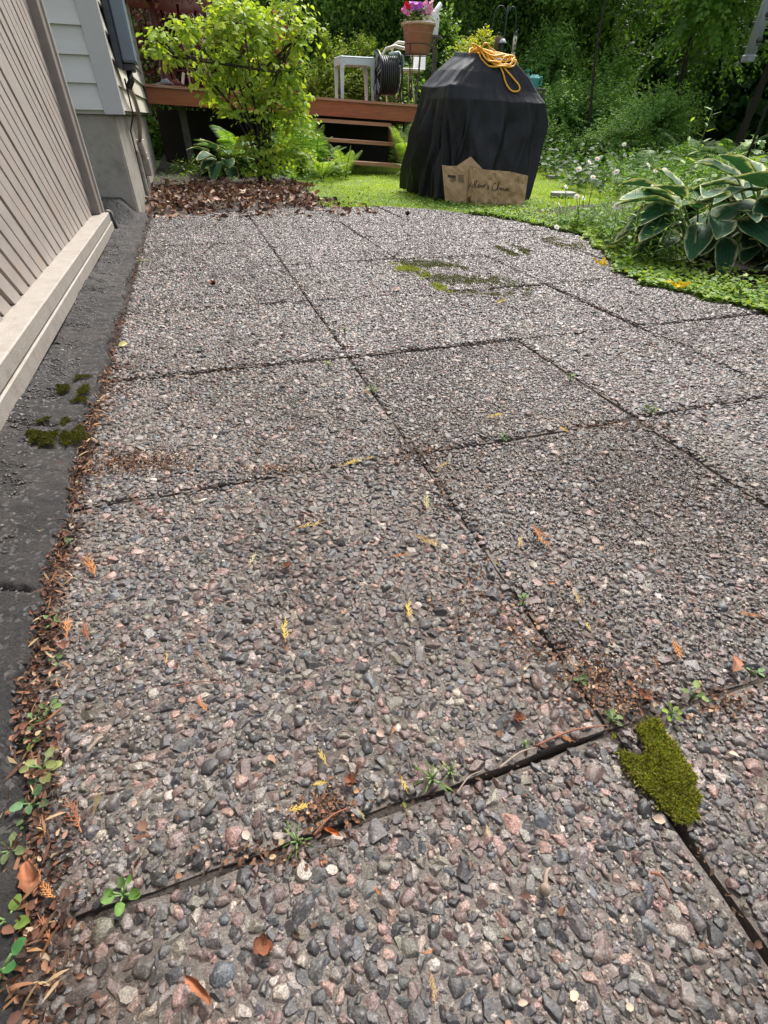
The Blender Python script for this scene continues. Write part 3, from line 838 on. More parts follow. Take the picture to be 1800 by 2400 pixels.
# ================================================================== DECK AND STEPS
# the deck drops slightly from the house towards the steps
def dz(x): return .905 - .034 * (x + .3)
DY = 8.62
deck = thing('deck', (1.4, 10.0, .8), 'red stained wooden deck with a deep fascia board behind the shrubs', 'deck')
mb = MB()
x0, x1 = -.33, 3.38
mb.add([(x0, DY, dz(x0) - .19), (x1, DY, dz(x1) - .20), (x1, DY, dz(x1) - .03), (x0, DY, dz(x0) - .03),
        (x0, DY + .04, dz(x0) - .19), (x1, DY + .04, dz(x1) - .20), (x1, DY + .04, dz(x1) - .03), (x0, DY + .04, dz(x0) - .03)],
       [(0, 1, 2, 3), (4, 7, 6, 5), (0, 4, 5, 1), (3, 2, 6, 7), (0, 3, 7, 4), (1, 5, 6, 2)])
mb.build('fascia', M['stain'], deck)
mb = MB(); yb = DY - .03
for k in range(22):
    a, b = yb + k * .145, yb + k * .145 + .138
    mb.add([(x0, a, dz(x0) - .029), (x1 + .02, a, dz(x1) - .029), (x1 + .02, b, dz(x1) - .029), (x0, b, dz(x0) - .029),
            (x0, a, dz(x0)), (x1 + .02, a, dz(x1)), (x1 + .02, b, dz(x1)), (x0, b, dz(x0))],
           [(0, 3, 2, 1), (4, 5, 6, 7), (0, 1, 5, 4), (1, 2, 6, 5), (2, 3, 7, 6), (3, 0, 4, 7)])
mb.build('deck_boards', M['stain_worn'], deck)
for px in (.06, 1.6, 3.3):
    for py in (DY + .3, DY + 2.9):
        mb = MB(); mb.box((px - .045, py, -.05), (px + .045, py + .09, dz(px) - .031), .003); mb.build('support_post', M['darkwood'], deck)
mb = MB()
mb.box((x1 - .04, DY + .041, .55), (x1, DY + 3.2, .62)); mb.build('side_beam', M['stain'], deck)
steps = thing('deck_steps', (2.5, 8.3, 0), 'three open red stained wooden steps up to the deck', 'steps')
def tread(xa, xb, y0, y1, za, zb, th=.04):
    mb = MB()
    mb.add([(xa, y0, za - th), (xb, y0, zb - th), (xb, y1, zb - th), (xa, y1, za - th), (xa, y0, za), (xb, y0, zb), (xb, y1, zb), (xa, y1, za)],
           [(0, 3, 2, 1), (4, 5, 6, 7), (0, 1, 5, 4), (1, 2, 6, 5), (2, 3, 7, 6), (3, 0, 4, 7)])
    mb.build('tread', M['stain_worn'], steps)
# photo: tread fronts at these pixels (left, right, top edge)
for (l, r_, yf, dep) in (((730, 276), (917, 289), 8.36, .25), ((752, 322), (929, 335), 8.14, .26), ((775, 374), (938, 385), 7.92, .26)):
    a = AY(l[0], l[1], yf); b = AY(r_[0], r_[1], yf)
    tread(a.x, b.x, yf, yf + dep, a.z, b.z)
ta, tb = AY(752, 322, 8.14), AY(929, 335, 8.14)
for xx, zt in ((AY(735, 290, 8.4).x, .55), (AY(921, 300, 8.4).x, .53)):
    mb = MB()
    x2 = xx + (.10 if xx < 2.4 else .08)
    P = [(8.60, zt + .02), (8.60, zt - .16), (7.99, -.03), (7.93, .02), (7.93, .10)]
    n = len(P)
    vs = [(xx + (x2 - xx) * (8.6 - y) / .67, y, z) for y, z in P] + [(xx + .038 + (x2 - xx) * (8.6 - y) / .67, y, z) for y, z in P]
    mb.add(vs, [tuple(range(n))[::-1], tuple(range(n, 2 * n))] + [(i, (i + 1) % n, n + (i + 1) % n, n + i) for i in range(n)])
    mb.build('stringer', M['stain_worn'], steps)
# near-black panel added to stand for the shade under the deck
mb = MB(); mb.box((-.3, DY + 1.2, -.05), (3.3, DY + 1.24, .66)); o = mb.build('crawlspace_shade_panel', M['dark_void'], deck)

# ================================================================== THINGS ON THE DECK
Y1 = 9.05
# plastic stool
def quadleg(mb, a, b, w0, w1):
    a, b = Vector(a), Vector(b)
    vs = [(a.x - w0, a.y - w0 * .6, a.z), (a.x + w0, a.y - w0 * .6, a.z), (a.x + w0, a.y + w0 * .6, a.z), (a.x - w0, a.y + w0 * .6, a.z),
          (b.x - w1, b.y - w1 * .6, b.z), (b.x + w1, b.y - w1 * .6, b.z), (b.x + w1, b.y + w1 * .6, b.z), (b.x - w1, b.y + w1 * .6, b.z)]
    mb.add(vs, [(0, 3, 2, 1), (4, 5, 6, 7), (0, 1, 5, 4), (1, 2, 6, 5), (2, 3, 7, 6), (3, 0, 4, 7)])
tl, tr_ = AY(797, 130, Y1), AY(877, 137, Y1)
stool = thing('plastic_stool', ((tl.x + tr_.x) / 2, Y1 + .15, dz(2.5)), 'pale blue square plastic stool standing on the deck above the steps', 'stool')
zt = tl.z; bl = AY(800, 232, Y1); br = AY(880, 238, Y1)
mb = MB(); mb.box((tl.x - .0, Y1 - .02, zt - .02), (tr_.x, Y1 + .38, zt), .008); mb.build('seat', M['stool'], stool, auto=30)
mb = MB()
ap = .085; X0, X1 = tl.x, tr_.x
out = [(X0, zt - .021), (X1, zt - .021), (X1, zt - .13), (X1 - .045, zt - .14)]
for k in range(7):
    a = k / 6 * math.pi / 2; out.append((X1 - .045 - .05 + .05 * math.cos(a), zt - .14 + .05 * math.sin(a) + .0))
for k in range(7):
    a = math.pi / 2 + k / 6 * math.pi / 2; out.append((X0 + .045 + .05 + .05 * math.cos(a), zt - .14 + .05 * math.sin(a)))
out += [(X0, zt - .13)]
mb.poly([(x, Y1 - .018, z) for x, z in out], .018, (0, 1, 0)); mb.poly([(x, Y1 + .36, z) for x, z in out], .018, (0, 1, 0))
mb.box((X0, Y1, zt - .09), (X0 + .018, Y1 + .36, zt - .022)); mb.box((X1 - .018, Y1, zt - .09), (X1, Y1 + .36, zt - .022))
for k in range(5): mb.box((X0 + .1 + k * .06, Y1, zt - .075), (X0 + .106 + k * .06, Y1 + .36, zt - .022))
mb.build('apron', M['stool'], stool, auto=30)
for (sx, yy) in ((0, Y1 + .005), (1, Y1 + .005), (0, Y1 + .355), (1, Y1 + .355)):
    mb = MB(); X = X0 + .025 if sx == 0 else X1 - .025; Xb = X + (-.008 if sx == 0 else .012)
    quadleg(mb, (Xb, yy, dz(X)), (X, yy, zt - .125), .019, .027); mb.build('leg', M['stool'], stool)

# hose reel
hx = AY(905, 190, 8.95).x
hr_c = Vector((AY(905, 180, 8.95).x, 8.95, AY(905, 178, 8.95).z))
reel = thing('hose_reel', (hr_c.x, 8.95, dz(3)), 'black garden hose reel with spoked wheels and a grey handle beside the stool', 'hose reel')
Rr = .26
MR = Matrix.Translation(hr_c) @ Matrix.Rotation(R(-92), 4, 'Z')
def disc(off, name):
    mb = MB()
    mb.tube([MR @ Vector((Rr * math.cos(a), off, Rr * math.sin(a) * 1.0)) for a in np.linspace(0, 2 * math.pi, 41)[:-1]], .016, 8, closed=True)
    mb.tube([MR @ Vector((Rr * .36 * math.cos(a), off, Rr * .36 * math.sin(a))) for a in np.linspace(0, 2 * math.pi, 25)[:-1]], .012, 6, closed=True)
    o = mb.build('wheel', M['blackplastic'], reel, True)
    mb = MB()
    for k in range(6):
        a = k * math.pi / 3 + .3
        for da in (-.12, .12):
            mb.tube([MR @ Vector((Rr * .36 * math.cos(a + da * 2), off - .012, Rr * .36 * math.sin(a + da * 2))), MR @ Vector((Rr * .96 * math.cos(a + da), off - .012, Rr * .96 * math.sin(a + da)))], .009, 6)
    mb.build('spokes', M['reelspoke'], o, True)
disc(-.14, 'wheel'); disc(.16, 'wheel')
mb = MB()
for k in range(9):
    for ly, rr_ in enumerate((.17, .205)):
        mb.tube([MR @ Vector((rr_ * math.cos(a), -.12 + k * .031, rr_ * math.sin(a))) for a in np.linspace(0, 2 * math.pi, 25)[:-1]], .014, 6, closed=True)
mb.build('coiled_hose', M['hose'], reel, True)
mb = MB(); mb.lathe([(.0, -.13), (.15, -.13), (.15, .15), (0, .15)], sides=20, M=MR @ Matrix.Rotation(R(-90), 4, 'X')); mb.build('drum', M['blackplastic'], reel, True)
mb = MB()
hp = [AY(x, y, 8.85) for x, y in ((912, 128), (932, 124), (944, 134), (948, 150), (940, 160), (918, 161), (914, 150), (930, 148), (936, 141))]
mb.tube(hp, .020, 8); mb.build('handle', M['reelhandle'], reel, True)
for sx in (-.14, .16):
    mb = MB(); mb.tube([MR @ Vector((-.18, sx * 1.1, -.30)), MR @ Vector((0, sx * 1.1, 0)), MR @ Vector((.2, sx * 1.1, -.30))], .013, 6)
    mb.build('stand_leg', M['blackplastic'], reel, True)

# cream tube garden chair behind the reel
ch = thing('garden_chair', (3.3, 9.6, dz(3.3)), 'white garden chair with cream tube arms behind the hose reel', 'chair')
mb = MB(); mb.tube([AY(x, y, 9.35) for x, y in ((890, 165), (893, 135), (905, 114), (925, 108), (950, 114), (962, 124), (968, 140))], .019, 8); mb.build('armrest', M['cream'], ch, True)
mb = MB(); mb.tube([AY(x, y, 9.6) for x, y in ((918, 125), (921, 108), (934, 99), (952, 102), (975, 106), (1000, 112))], .019, 8); mb.build('armrest', M['cream'], ch, True)
a = AY(962, 128, 9.7); b = AY(992, 165, 9.7)
mb = MB(); mb.add([(a.x, 9.55, b.z), (b.x, 9.62, b.z + .0), (b.x + .05, 9.75, a.z + .03), (a.x + .05, 9.68, a.z), (a.x, 9.57, b.z), (b.x, 9.64, b.z), (b.x + .05, 9.77, a.z + .03), (a.x + .05, 9.70, a.z)],
                  [(0, 1, 2, 3), (4, 7, 6, 5), (0, 4, 5, 1), (1, 5, 6, 2), (2, 6, 7, 3), (3, 7, 4, 0)])
mb.build('backrest', M['whiteplastic'], ch)
c = AY(940, 155, 9.5); d = AY(975, 168, 9.5)
mb = MB(); mb.box((c.x - .1, 9.35, d.z - .01), (d.x + .05, 9.8, d.z + .03), .01); mb.build('seat', M['cream'], ch)
for (u, v, yy) in ((940, 163, 9.4), (962, 160, 9.4), (905, 160, 9.8), (958, 162, 9.8)):
    p = AY(u, v, yy); q = Vector((p.x + (.10 if u == 962 else .02), yy, dz(p.x)))
    mb = MB(); mb.tube([p, q], .012, 6); mb.build('leg', M['cream'], ch, True)

# terracotta pot of petunias on a wire stand
YP = 8.75
pc = AY(981, 55, YP); pr = (AY(1020, 55, YP).x - AY(943, 55, YP).x) / 2; pb = AY(979, 128, YP)
hgt = pc.z - pb.z
pot = thing('flower_pot', (pc.x, YP, pb.z), 'large terracotta plastic pot of pink and purple petunias on a wire stand', 'plant pot')
mb = MB(); mb.lathe([(0, 0), (pr * .66, 0), (pr * .70, .01), (pr * .80, hgt * .60), (pr * .85, hgt * .66), (pr * .83, hgt * .69), (pr * .92, hgt * .90), (pr * .84, hgt * .90), (pr * .8, hgt * .7)], (pc.x, YP, pb.z), 40)
mb.build('pot_body', M['terracotta'], pot, auto=40)
mb = MB(); mb.lathe([(pr * .90, hgt * .90), (pr * .99, hgt * .93), (pr, hgt * .99), (pr * .96, hgt * 1.0), (pr * .84, hgt * .97), (pr * .84, hgt * .9)], (pc.x, YP, pb.z), 40)
mb.build('rim', M['terracotta_pale'], pot, auto=40)
mb = MB(); mb.lathe([(0, hgt * .92), (pr * .84, hgt * .92)], (pc.x, YP, pb.z), 30); mb.build('soil', M['soil'], pot)
V, F, C, a_, e_ = leafy((pc.x, YP, pc.z + .05), (pr * 1.05, pr * .9, .12), 90, 7, .035, [((.10, .15, .05), 3), ((.06, .11, .03), 2), ((.2, .22, .1), 1)], LEAF2, seed=91, zmin=pc.z - .06)
np_obj('foliage', V, F, M['leaf'], pot, C)
FLW = T([(0, 0, 0), (-.5, .2, .25), (-.45, .6, .3), (0, .8, .22), (.45, .6, .3), (.5, .2, .25)], [(0, 5, 1), (2, 4, 3)], [(1, 5, 4, 2)])
def blossoms(name, cx, cy, cz, spread, n, size, pal, parent, seed):
    r = np.random.default_rng(seed)
    P = np.array([cx, cy, cz]) + r.uniform(-1, 1, (n, 3)) * np.array(spread)
    P = np.repeat(P, 5, 0); ang = np.tile(np.arange(5) * 1.2566, n)
    ax = np.repeat(norm(r.normal(size=(n, 3)) * .5 + np.array([-.3, -.7, .5])), 5, 0)
    u = norm(np.cross(ax, np.array([0, 0, 1.0]))); w = np.cross(ax, u)
    d = u * np.cos(ang)[:, None] + w * np.sin(ang)[:, None]
    V, F = scatter(FLW, P, basis(d, ax), np.full(len(P), size))
    C = np.repeat(np.repeat(pick(pal, n, .12, r), 5, 0), len(FLW[0]), 0)
    return np_obj(name, V, F, M['petal'], parent, C)
k = pr / 38.5 / 1.0
def bl(px, py, n, pal, seed, sp=.035): 
    p = AY(px, py, YP - .05); blossoms('blossoms', p.x, p.y, p.z, (sp * 1.2, .06, sp), n, .032, pal, pot, seed)
bl(954, 15, 8, [((.65, .01, .03), 1)], 1, .025)
bl(951, 26, 12, [((.80, .22, .50), 1)], 2)
bl(966, 14, 16, [((.60, .20, .62), 1), ((.7, .35, .7), 1)], 3)
bl(980, 20, 20, [((.62, .18, .62), 1), ((.5, .12, .55), 1)], 4, .045)
bl(1003, 14, 22, [((.78, .35, .55), 1), ((.82, .45, .5), 1)], 5, .055)
bl(1004, 34, 5, [((.78, .35, .55), 1)], 6, .02)
stand = thing('plant_stand', (pc.x, YP, dz(pc.x)), 'thin black wire plant stand under the terracotta pot', 'plant stand')
mb = MB()
for zz, rr_ in ((pb.z + .10, pr * .76), (pb.z - .006, pr * .72)):
    mb.tube([(pc.x + rr_ * math.cos(a), YP + rr_ * math.sin(a), zz) for a in np.linspace(0, 2 * math.pi, 31)[:-1]], .005, 6, closed=True)
mb.build('ring', M['iron'], stand, True)
for a in (R(215), R(335), R(90)):
    mb = MB(); px, py = pc.x + pr * .76 * math.cos(a), YP + pr * .76 * math.sin(a)
    mb.tube([(px, py, pb.z + .10), (px, py, pb.z - .01), (px - .03 * math.cos(a), py, (pb.z + dz(px)) / 2), (px + .02 * math.cos(a), py, dz(px))], .0055, 6)
    mb.tube([(px + .0, py, pb.z - .01), (px + .012, py + .01, dz(px) + .02)], .004, 6); mb.build('leg', M['iron'], stand, True)
# white watering can behind the pot
wc = AY(1012, 40, 9.15)
can = thing('watering_can', (wc.x, 9.15, wc.z - .2), 'white plastic watering can with its spout raised behind the petunia pot', 'watering can')
mb = MB(); mb.lathe([(0, -.16), (.10, -.16), (.115, 0), (.09, .08), (.06, .09)], (wc.x + .0, 9.15, wc.z - .03), 24); mb.build('can_body', M['whiteplastic'], can, auto=35)
mb = MB(); mb.tube([AY(1012, 45, 9.1), AY(1022, 28, 9.1), AY(1033, 9, 9.1)], [.045, .04, .03], 12); mb.build('spout', M['whiteplastic'], can, True)
mb = MB(); mb.tube([wc + Vector((-.05, 0, .05)), wc + Vector((-.1, 0, .12)), wc + Vector((-.14, 0, .02)), wc + Vector((-.11, 0, -.1))], .012, 8); mb.build('handle', M['whiteplastic'], can, True)
mb = MB(); mb.lathe([(0, 0), (.16, 0), (.16, .025), (0, .025)], (wc.x, 9.15, wc.z - .22), 20)
for a in (0.5, 2.6, 4.7): mb.tube([(wc.x + .13 * math.cos(a), 9.15 + .13 * math.sin(a), wc.z - .22), (wc.x + .18 * math.cos(a), 9.15 + .18 * math.sin(a), dz(wc.x))], .014, 6)
o = mb.build('round_stool', M['darkwood'], None, auto=40); tag(o, 'small dark round stool hidden behind the petunia pot under the watering can', 'stool')

# red pot with flowers, half hidden behind the bush
rc = AY(670, 105, 8.95)
rp_ = thing('red_pot', (rc.x, 8.95, rc.z - .2), 'orange red pot of white and red geraniums half hidden behind the leafy bush', 'plant pot')
mb = MB(); mb.lathe([(0, -.16), (.12, -.16), (.165, .13), (.18, .135), (.18, .17), (.15, .17), (.14, .1)], rc, 32); mb.build('pot_body', M['redpot'], rp_, auto=35)
V, F, C, a_, e_ = leafy((rc.x, 8.95, rc.z + .25), (.2, .2, .13), 60, 6, .05, GREEN_M, ROUND, seed=92); np_obj('foliage', V, F, M['leaf'], rp_, C)
blossoms('blossoms', rc.x - .07, 8.85, rc.z + .28, (.10, .08, .05), 12, .03, [((.75, .03, .08), 1)], rp_, 11)
blossoms('blossoms', rc.x + .03, 8.85, rc.z + .26, (.12, .08, .06), 16, .03, [((.8, .76, .74), 1)], rp_, 12)
mb = MB()
for a in (.5, 2.0, 3.6, 5.2): mb.tube([(rc.x + .15 * math.cos(a), 8.95 + .15 * math.sin(a), rc.z - .175), (rc.x + .17 * math.cos(a), 8.95 + .17 * math.sin(a), dz(rc.x))], .014, 6)
mb.lathe([(0, -.19), (.19, -.19), (.19, -.165), (0, -.165)], rc, 24)
o = mb.build('slatted_table', M['burgundy'], None, auto=40); tag(o, 'small burgundy table carrying the red geranium pot', 'table')

# burgundy iron table with a wide lace rim, near the house
bt = AY(365, 100, 9.0)
tb_ = thing('iron_table', (bt.x + .03, 9.0, dz(0)), 'burgundy wrought iron garden table on the deck beside the house', 'table')
zt2 = AY(400, 10, 9.0).z
mb = MB(); bx = bt.x + .04
mb.lathe([(.20, 0), (.17, .025), (.07, .05), (.055, .16), (.062, .2), (.045, .25), (.045, .5), (.06, .62), (.05, zt2 - dz(0) - .05), (.09, zt2 - dz(0))], (bx, 9.0, dz(0)), 20); mb.build('pedestal', M['burgundy'], tb_, auto=40)
mb = MB(); mb.lathe([(0, 0), (.66, 0), (.68, .02), (.68, .05), (0, .05)], (bx + .28, 9.1, zt2 + .012), 48)
for k in range(40):
    a = k / 40 * 6.283
    mb.tube([(bx + .28 + .67 * math.cos(a), 9.1 + .67 * math.sin(a), zt2 + .01), (bx + .28 + .66 * math.cos(a + .08), 9.1 + .66 * math.sin(a + .08), zt2 - .05), (bx + .28 + .67 * math.cos(a + .157), 9.1 + .67 * math.sin(a + .157), zt2 + .01)], .008, 5)
mb.build('table_top', M['burgundy'], tb_, auto=40)
mb = MB()
for (dx, dy) in ((.30, -.05), (.52, .35), (.1, .5)):
    mb.tube([(bx + dx, 9 + dy, zt2), (bx + dx * .9, 9 + dy, (zt2 + dz(0)) / 2), (bx + dx * 1.1, 9 + dy, dz(0))], .016, 8)
for zz in (.25, .5): mb.tube([(bx, 9.0, dz(0) + zz * .6), (bx + .3, 8.95, dz(0) + zz * .6 + .02), (bx + .55, 9.3, dz(0) + zz * .6)], .01, 6)
mb.build('brace', M['burgundy'], tb_, True)
# white folding chair legs behind it
wch = thing('folding_chair', (AY(440, 90, 9.5).x, 9.5, dz(.5)), 'white slatted folding chair seen between the burgundy table and the bush', 'chair')
for (p, q) in (((418, 55), (440, 115)), ((436, 60), (452, 110)), ((430, 170), (428, 198))):
    a, b = AY(p[0], p[1], 9.45), AY(q[0], q[1], 9.45); 
    mb = MB(); mb.tube([a, b], .022, 6); mb.build('slat', M['whiteplastic'], wch)
mb = MB(); a, b = AY(418, 92, 9.4), AY(486, 95, 9.4); mb.box((a.x, 9.4, a.z - .02), (b.x, 9.75, a.z + .012), .004); mb.build('seat', M['whiteplastic'], wch)
for (u, yy) in ((428, 9.42), (480, 9.42), (470, 9.72)):
    a = AY(u, 96, yy); mb = MB(); mb.tube([a, (a.x, yy, dz(a.x))], .013, 6); mb.build('leg', M['cream'], wch, True)
# dusty glove and tool on the deck edge
a = AY(385, 194, 8.72)
gl = thing('garden_gloves', a, 'crumpled grey and dusty red gardening gloves on the edge of the deck', 'gloves')
gz_ = dz(a.x)
for (dx, dy, s, mm, ang) in ((0.02, 0, .06, 'glove', .4), (.14, .03, .065, 'redglove', -.5)):
    mb = MB(); c0 = Vector((a.x + dx, 8.72 + dy, gz_ + .02)); d0 = Vector((math.cos(ang), math.sin(ang) * .4, 0))
    mb.tube([c0 - d0 * s, c0 - d0 * s * .4 + Vector((0, 0, .015)), c0 + d0 * s * .3 + Vector((0, 0, .02)), c0 + d0 * s * .8], [.02, .027, .03, .02], 8)
    for f in range(4):
        e = c0 + d0 * s * .8 + Vector((0, (f - 1.5) * .012, 0)); mb.tube([e, e + d0 * .03 + Vector((0, (f - 1.5) * .006, .004)), e + d0 * (.045 + .006 * (f % 2)) + Vector((0, (f - 1.5) * .01, -.012))], [.009, .008, .006], 6)
    mb.build('glove', M[mm], gl, True)

# ================================================================== COVERED BARBECUE
def lerp(a, b, t): return a + (b - a) * t
# corners of the draped body at several heights, measured on the photograph: front left, front right, back right, back left
def shf(v, dx=0, dy=0, z=None): return np.array([v[0] + dx, v[1] + dy, v[2] if z is None else z])
hFL, hFR, hBL = AY(1112, 124, 5.22), AY(1212, 146, 5.14), AY(1066, 122, 5.60)
hBR = Vector((hFR.x + .02, 5.60, hFR.z + .02))
sFL, sFR, sBL = AY(1053, 203, 5.10), AY(1264, 219, 5.06), AY(987, 204, 5.78)
sBR = Vector((sFR.x + .05, 5.72, .80))
R0 = [np.array(v) for v in (hFL, hFR, hBR, hBL)]
mid_ = [(np.array(a) * .45 + np.array(b) * .55) + np.array([0, 0, .012]) for a, b in zip((hFL, hFR, hBR, hBL), (sFL, sFR, sBR, sBL))]
mid_[1] = np.array(AY(1243, 183, 5.09)); mid_[2] = np.array([mid_[1][0] + .04, 5.68, mid_[1][2] + .02])
R2 = [np.array(v) for v in (sFL, sFR, sBR, sBL)]
wR = AY(1277, 238, 5.12)
RINGS = [R0, [R0[0] + [-.012, -.018, -.03], R0[1] + [.02, -.018, -.03], R0[2] + [.02, .02, -.03], R0[3] + [-.015, .02, -.03]], mid_,
         [R2[0] + [.004, .004, .010], R2[1], R2[2], R2[3]],
         [shf(sFL, -.012, -.012, .76), shf((wR.x - .05, 5.00, 0), 0, 0, .74), shf((wR.x + .03, 5.72, 0), 0, 0, .74), shf(sBL, -.01, .02, .76)],
         [shf(sFL, -.010, -.012, .60), shf((wR.x - .015, 5.00, 0), 0, 0, .60), shf((wR.x + .04, 5.72, 0), 0, 0, .60), shf(sBL, -.015, .03, .60)],
         [shf(sFL, -.015, -.005, .40), shf((wR.x - .03, 4.99, 0), 0, 0, .40), shf((wR.x + .01, 5.72, 0), 0, 0, .40), shf(sBL, -.04, .06, .40)],
         [shf(sFL, -.04, .00, .20), shf((wR.x - .07, 4.97, 0), 0, 0, .20), shf((wR.x - .04, 5.70, 0), 0, 0, .20), shf(sBL, -.08, .16, .20)],
         [shf(sFL, -.06, .00, .008), shf((wR.x - .11, 4.95, 0), 0, 0, .008), shf((wR.x - .07, 5.70, 0), 0, 0, .008), shf(sBL, -.08, .24, .008)]]
RT = [0, .035, .13, .235, .30, .45, .65, .84, 1.0]
NS, NZ = 480, 210
s = np.arange(NS) / NS
rows = []
rf = np.random.default_rng(31)
folds = []   # (s centre, width, amplitude, start t, drift)
for sc_, w, amp, t0_, dr in ((.992, .009, .045, .235, .012), (.018, .013, -.030, .26, .02), (.050, .010, .028, .24, -.014), (.088, .016, .020, .45, .03), (.128, .007, .030, .23, .004), (.160, .014, -.020, .3, 0), (.192, .006, .022, .22, .006), (.226, .009, -.018, .3, 0), (.250, .010, .02, .2, 0),
    (.31, .02, .03, .3, .01), (.38, .014, .025, .3, 0), (.45, .02, .03, .3, 0), (.55, .014, .03, .3, 0), (.63, .02, .03, .3, 0), (.70, .014, .03, .3, 0),
    (.757, .012, .050, .24, .006), (.785, .012, -.045, .30, .012), (.818, .008, .045, .24, .02), (.845, .016, -.05, .33, .0), (.880, .009, .060, .25, -.016), (.912, .010, -.05, .30, .014), (.940, .008, .045, .27, .0), (.968, .010, -.03, .3, .01)):
    folds.append((sc_, w, amp, t0_, dr))
cs = (RT, RINGS)
for t_ in np.concatenate([np.linspace(0, .035, 6), np.linspace(.045, .30, 70), np.linspace(.304, 1, NZ - 76)]):
    i = max(k for k in range(len(RT)) if RT[k] <= t_ + 1e-9); i = min(i, len(RT) - 2); f = (t_ - RT[i]) / (RT[i + 1] - RT[i])
    c = [RINGS[i][k] * (1 - f) + RINGS[i + 1][k] * f for k in range(4)]
    cc = np.array(c); seg = (s * 4).astype(int); t = s * 4 - seg
    A_ = cc[seg]; B_ = cc[(seg + 1) % 4]
    P = A_ + (B_ - A_) * t[:, None]
    cen = cc.mean(0)
    rnd = np.clip(1 - np.minimum(t, 1 - t) / .07, 0, 1) ** 2
    P[:, :2] += (cen[:2] - P[:, :2]) * (rnd * .030)[:, None]
    dn = P - cen; dn[:, 2] = 0; dn = norm(dn)
    disp = np.zeros(NS)
    for (sc_, w, amp, t0_, dr) in folds:
        g = np.clip((t_ - t0_) / .28, 0, 1); g = g * g * (3 - 2 * g)
        wv = w * (1 + .5 * np.sin(t_ * 5 + sc_ * 40))
        ds = (s - (sc_ + dr * (t_ - t0_) / .7 + .006 * np.sin(t_ * 7 + sc_ * 90)) + .5) % 1 - .5
        disp += amp * g * (np.exp(-(np.abs(ds) / wv) ** 1.5) - .35 * np.exp(-(np.abs(ds - wv * 1.7) / (wv * 1.1)) ** 2))
    q2 = np.stack([np.cos(s * 2 * math.pi) * 2.6, np.sin(s * 2 * math.pi) * 2.6, np.full(NS, t_ * 2.2)], 1)
    gg = np.clip((t_ - .24) / .3, 0, 1); left = np.clip(1 - np.abs(((s - .90 + .5) % 1) - .5) / .16, 0, 1)
    disp += .022 * vnoise(q2, 21) * gg
    rid = 1 - np.abs(vnoise(q2 * np.array([2.3, 2.3, 2.9]), 23)) * 2.2
    disp += (.012 + .030 * left) * rid * gg
    disp += .006 * vnoise(q2 * np.array([6, 6, 7]), 25) * np.clip(t_ * 6, 0, 1)
    # long slack wrinkles on the slope of the hood
    disp += .012 * np.sin(s * 46 + t_ * 22) * np.clip(t_ / .1, 0, 1) * np.clip((.26 - t_) / .06, 0, 1) * left
    P[:, :2] += dn[:, :2] * disp[:, None]
    P[:, 2] -= .012 * np.sin(np.clip(t, 0, 1) * math.pi) * (np.clip(1 - np.abs(t_ - .235) / .1, 0, 1)) - .006 * np.clip(1 - np.abs(t_ - .235) / .03, 0, 1)
    P[:, 2] += .010 * vnoise(q2 * 3, 29) * (t_ > .9) * 0 + .018 * np.abs(np.sin(s * 2 * math.pi * 6 + .4)) * np.clip((t_ - .93) / .07, 0, 1)
    rows.append(P)
Vt = np.concatenate(rows); nr_ = len(rows)
ii = (np.arange(NS)[None] + (np.arange(nr_ - 1) * NS)[:, None]).ravel(); jn = ii + 1; jn[np.arange(NS - 1, len(jn), NS)] -= NS
Fq = np.stack([ii, ii + NS, jn + NS, jn], 1)
# top cap : shrinking rings
cap = [rows[0]]; cen = rows[0].mean(0); base = len(Vt); CV = []; CF = []
for q_, f in enumerate((.75, .5, .25, .02)):
    rr_ = cen + (rows[0] - cen) * f; rr_[:, 2] += .012 * (1 - f) ; CV.append(rr_)
CV = np.concatenate(CV); Vt2 = np.concatenate([Vt, CV])
prev = np.arange(NS)
for q_ in range(4):
    cur = base + q_ * NS + np.arange(NS)
    CF.append(np.stack([prev, np.roll(prev, -1), np.roll(cur, -1), cur], 1)); prev = cur
Vt2[:, 2] += .006 * vnoise(Vt2 * 9, 4) * (Vt2[:, 2] > .3)
grill = np_obj('grill_cover', Vt2, [np.concatenate([Fq] + CF)], M['tarp'])
md = grill.modifiers.new('thick', 'SOLIDIFY'); md.thickness = .003; md.offset = 1
tag(grill, 'black cloth cover draped over a large barbecue standing on the grass', 'barbecue cover')
bvh = BVHTree.FromPolygons([tuple(v) for v in Vt2], [tuple(int(i) for i in f) for f in np.concatenate([Fq] + CF)])
def drape(pts, r, lift=.0):
    out = []
    for px, py in pts:
        d = Vector(ray(px, py)).normalized(); h = bvh.ray_cast(Vector((0, 0, EYE)), d)
        if h[0] is None: out.append(None)
        else:
            nn = h[1] if h[1].dot(d) < 0 else -h[1]
            out.append(h[0] + nn * (r + lift))
    return out
def smooth_path(P, n=6):
    P = [Vector(p) for p in P]; out = []
    for i in range(len(P) - 1):
        p0, p1, p2, p3 = P[max(i - 1, 0)], P[i], P[i + 1], P[min(i + 2, len(P) - 1)]
        for k in range(n):
            t = k / n; out.append(.5 * ((2 * p1) + (p2 - p0) * t + (2 * p0 - 5 * p1 + 4 * p2 - p3) * t * t + (3 * p1 - p0 - 3 * p2 + p3) * t ** 3))
    out.append(P[-1]); return out
cordt = thing('extension_cord', (2.75, 5.0, 1.0), 'coiled yellow extension cord lying on top of the black barbecue cover', 'cord')
rr = random.Random(3)
cr = .0065
def surf_z(x, y):
    h = bvh.ray_cast(Vector((x, y, 3)), Vector((0, 0, -1)))
    return h[0].z if h[0] else 1.0
loops = []
cx0, cy0 = AY(1160, 132, 5.2).x, 5.24
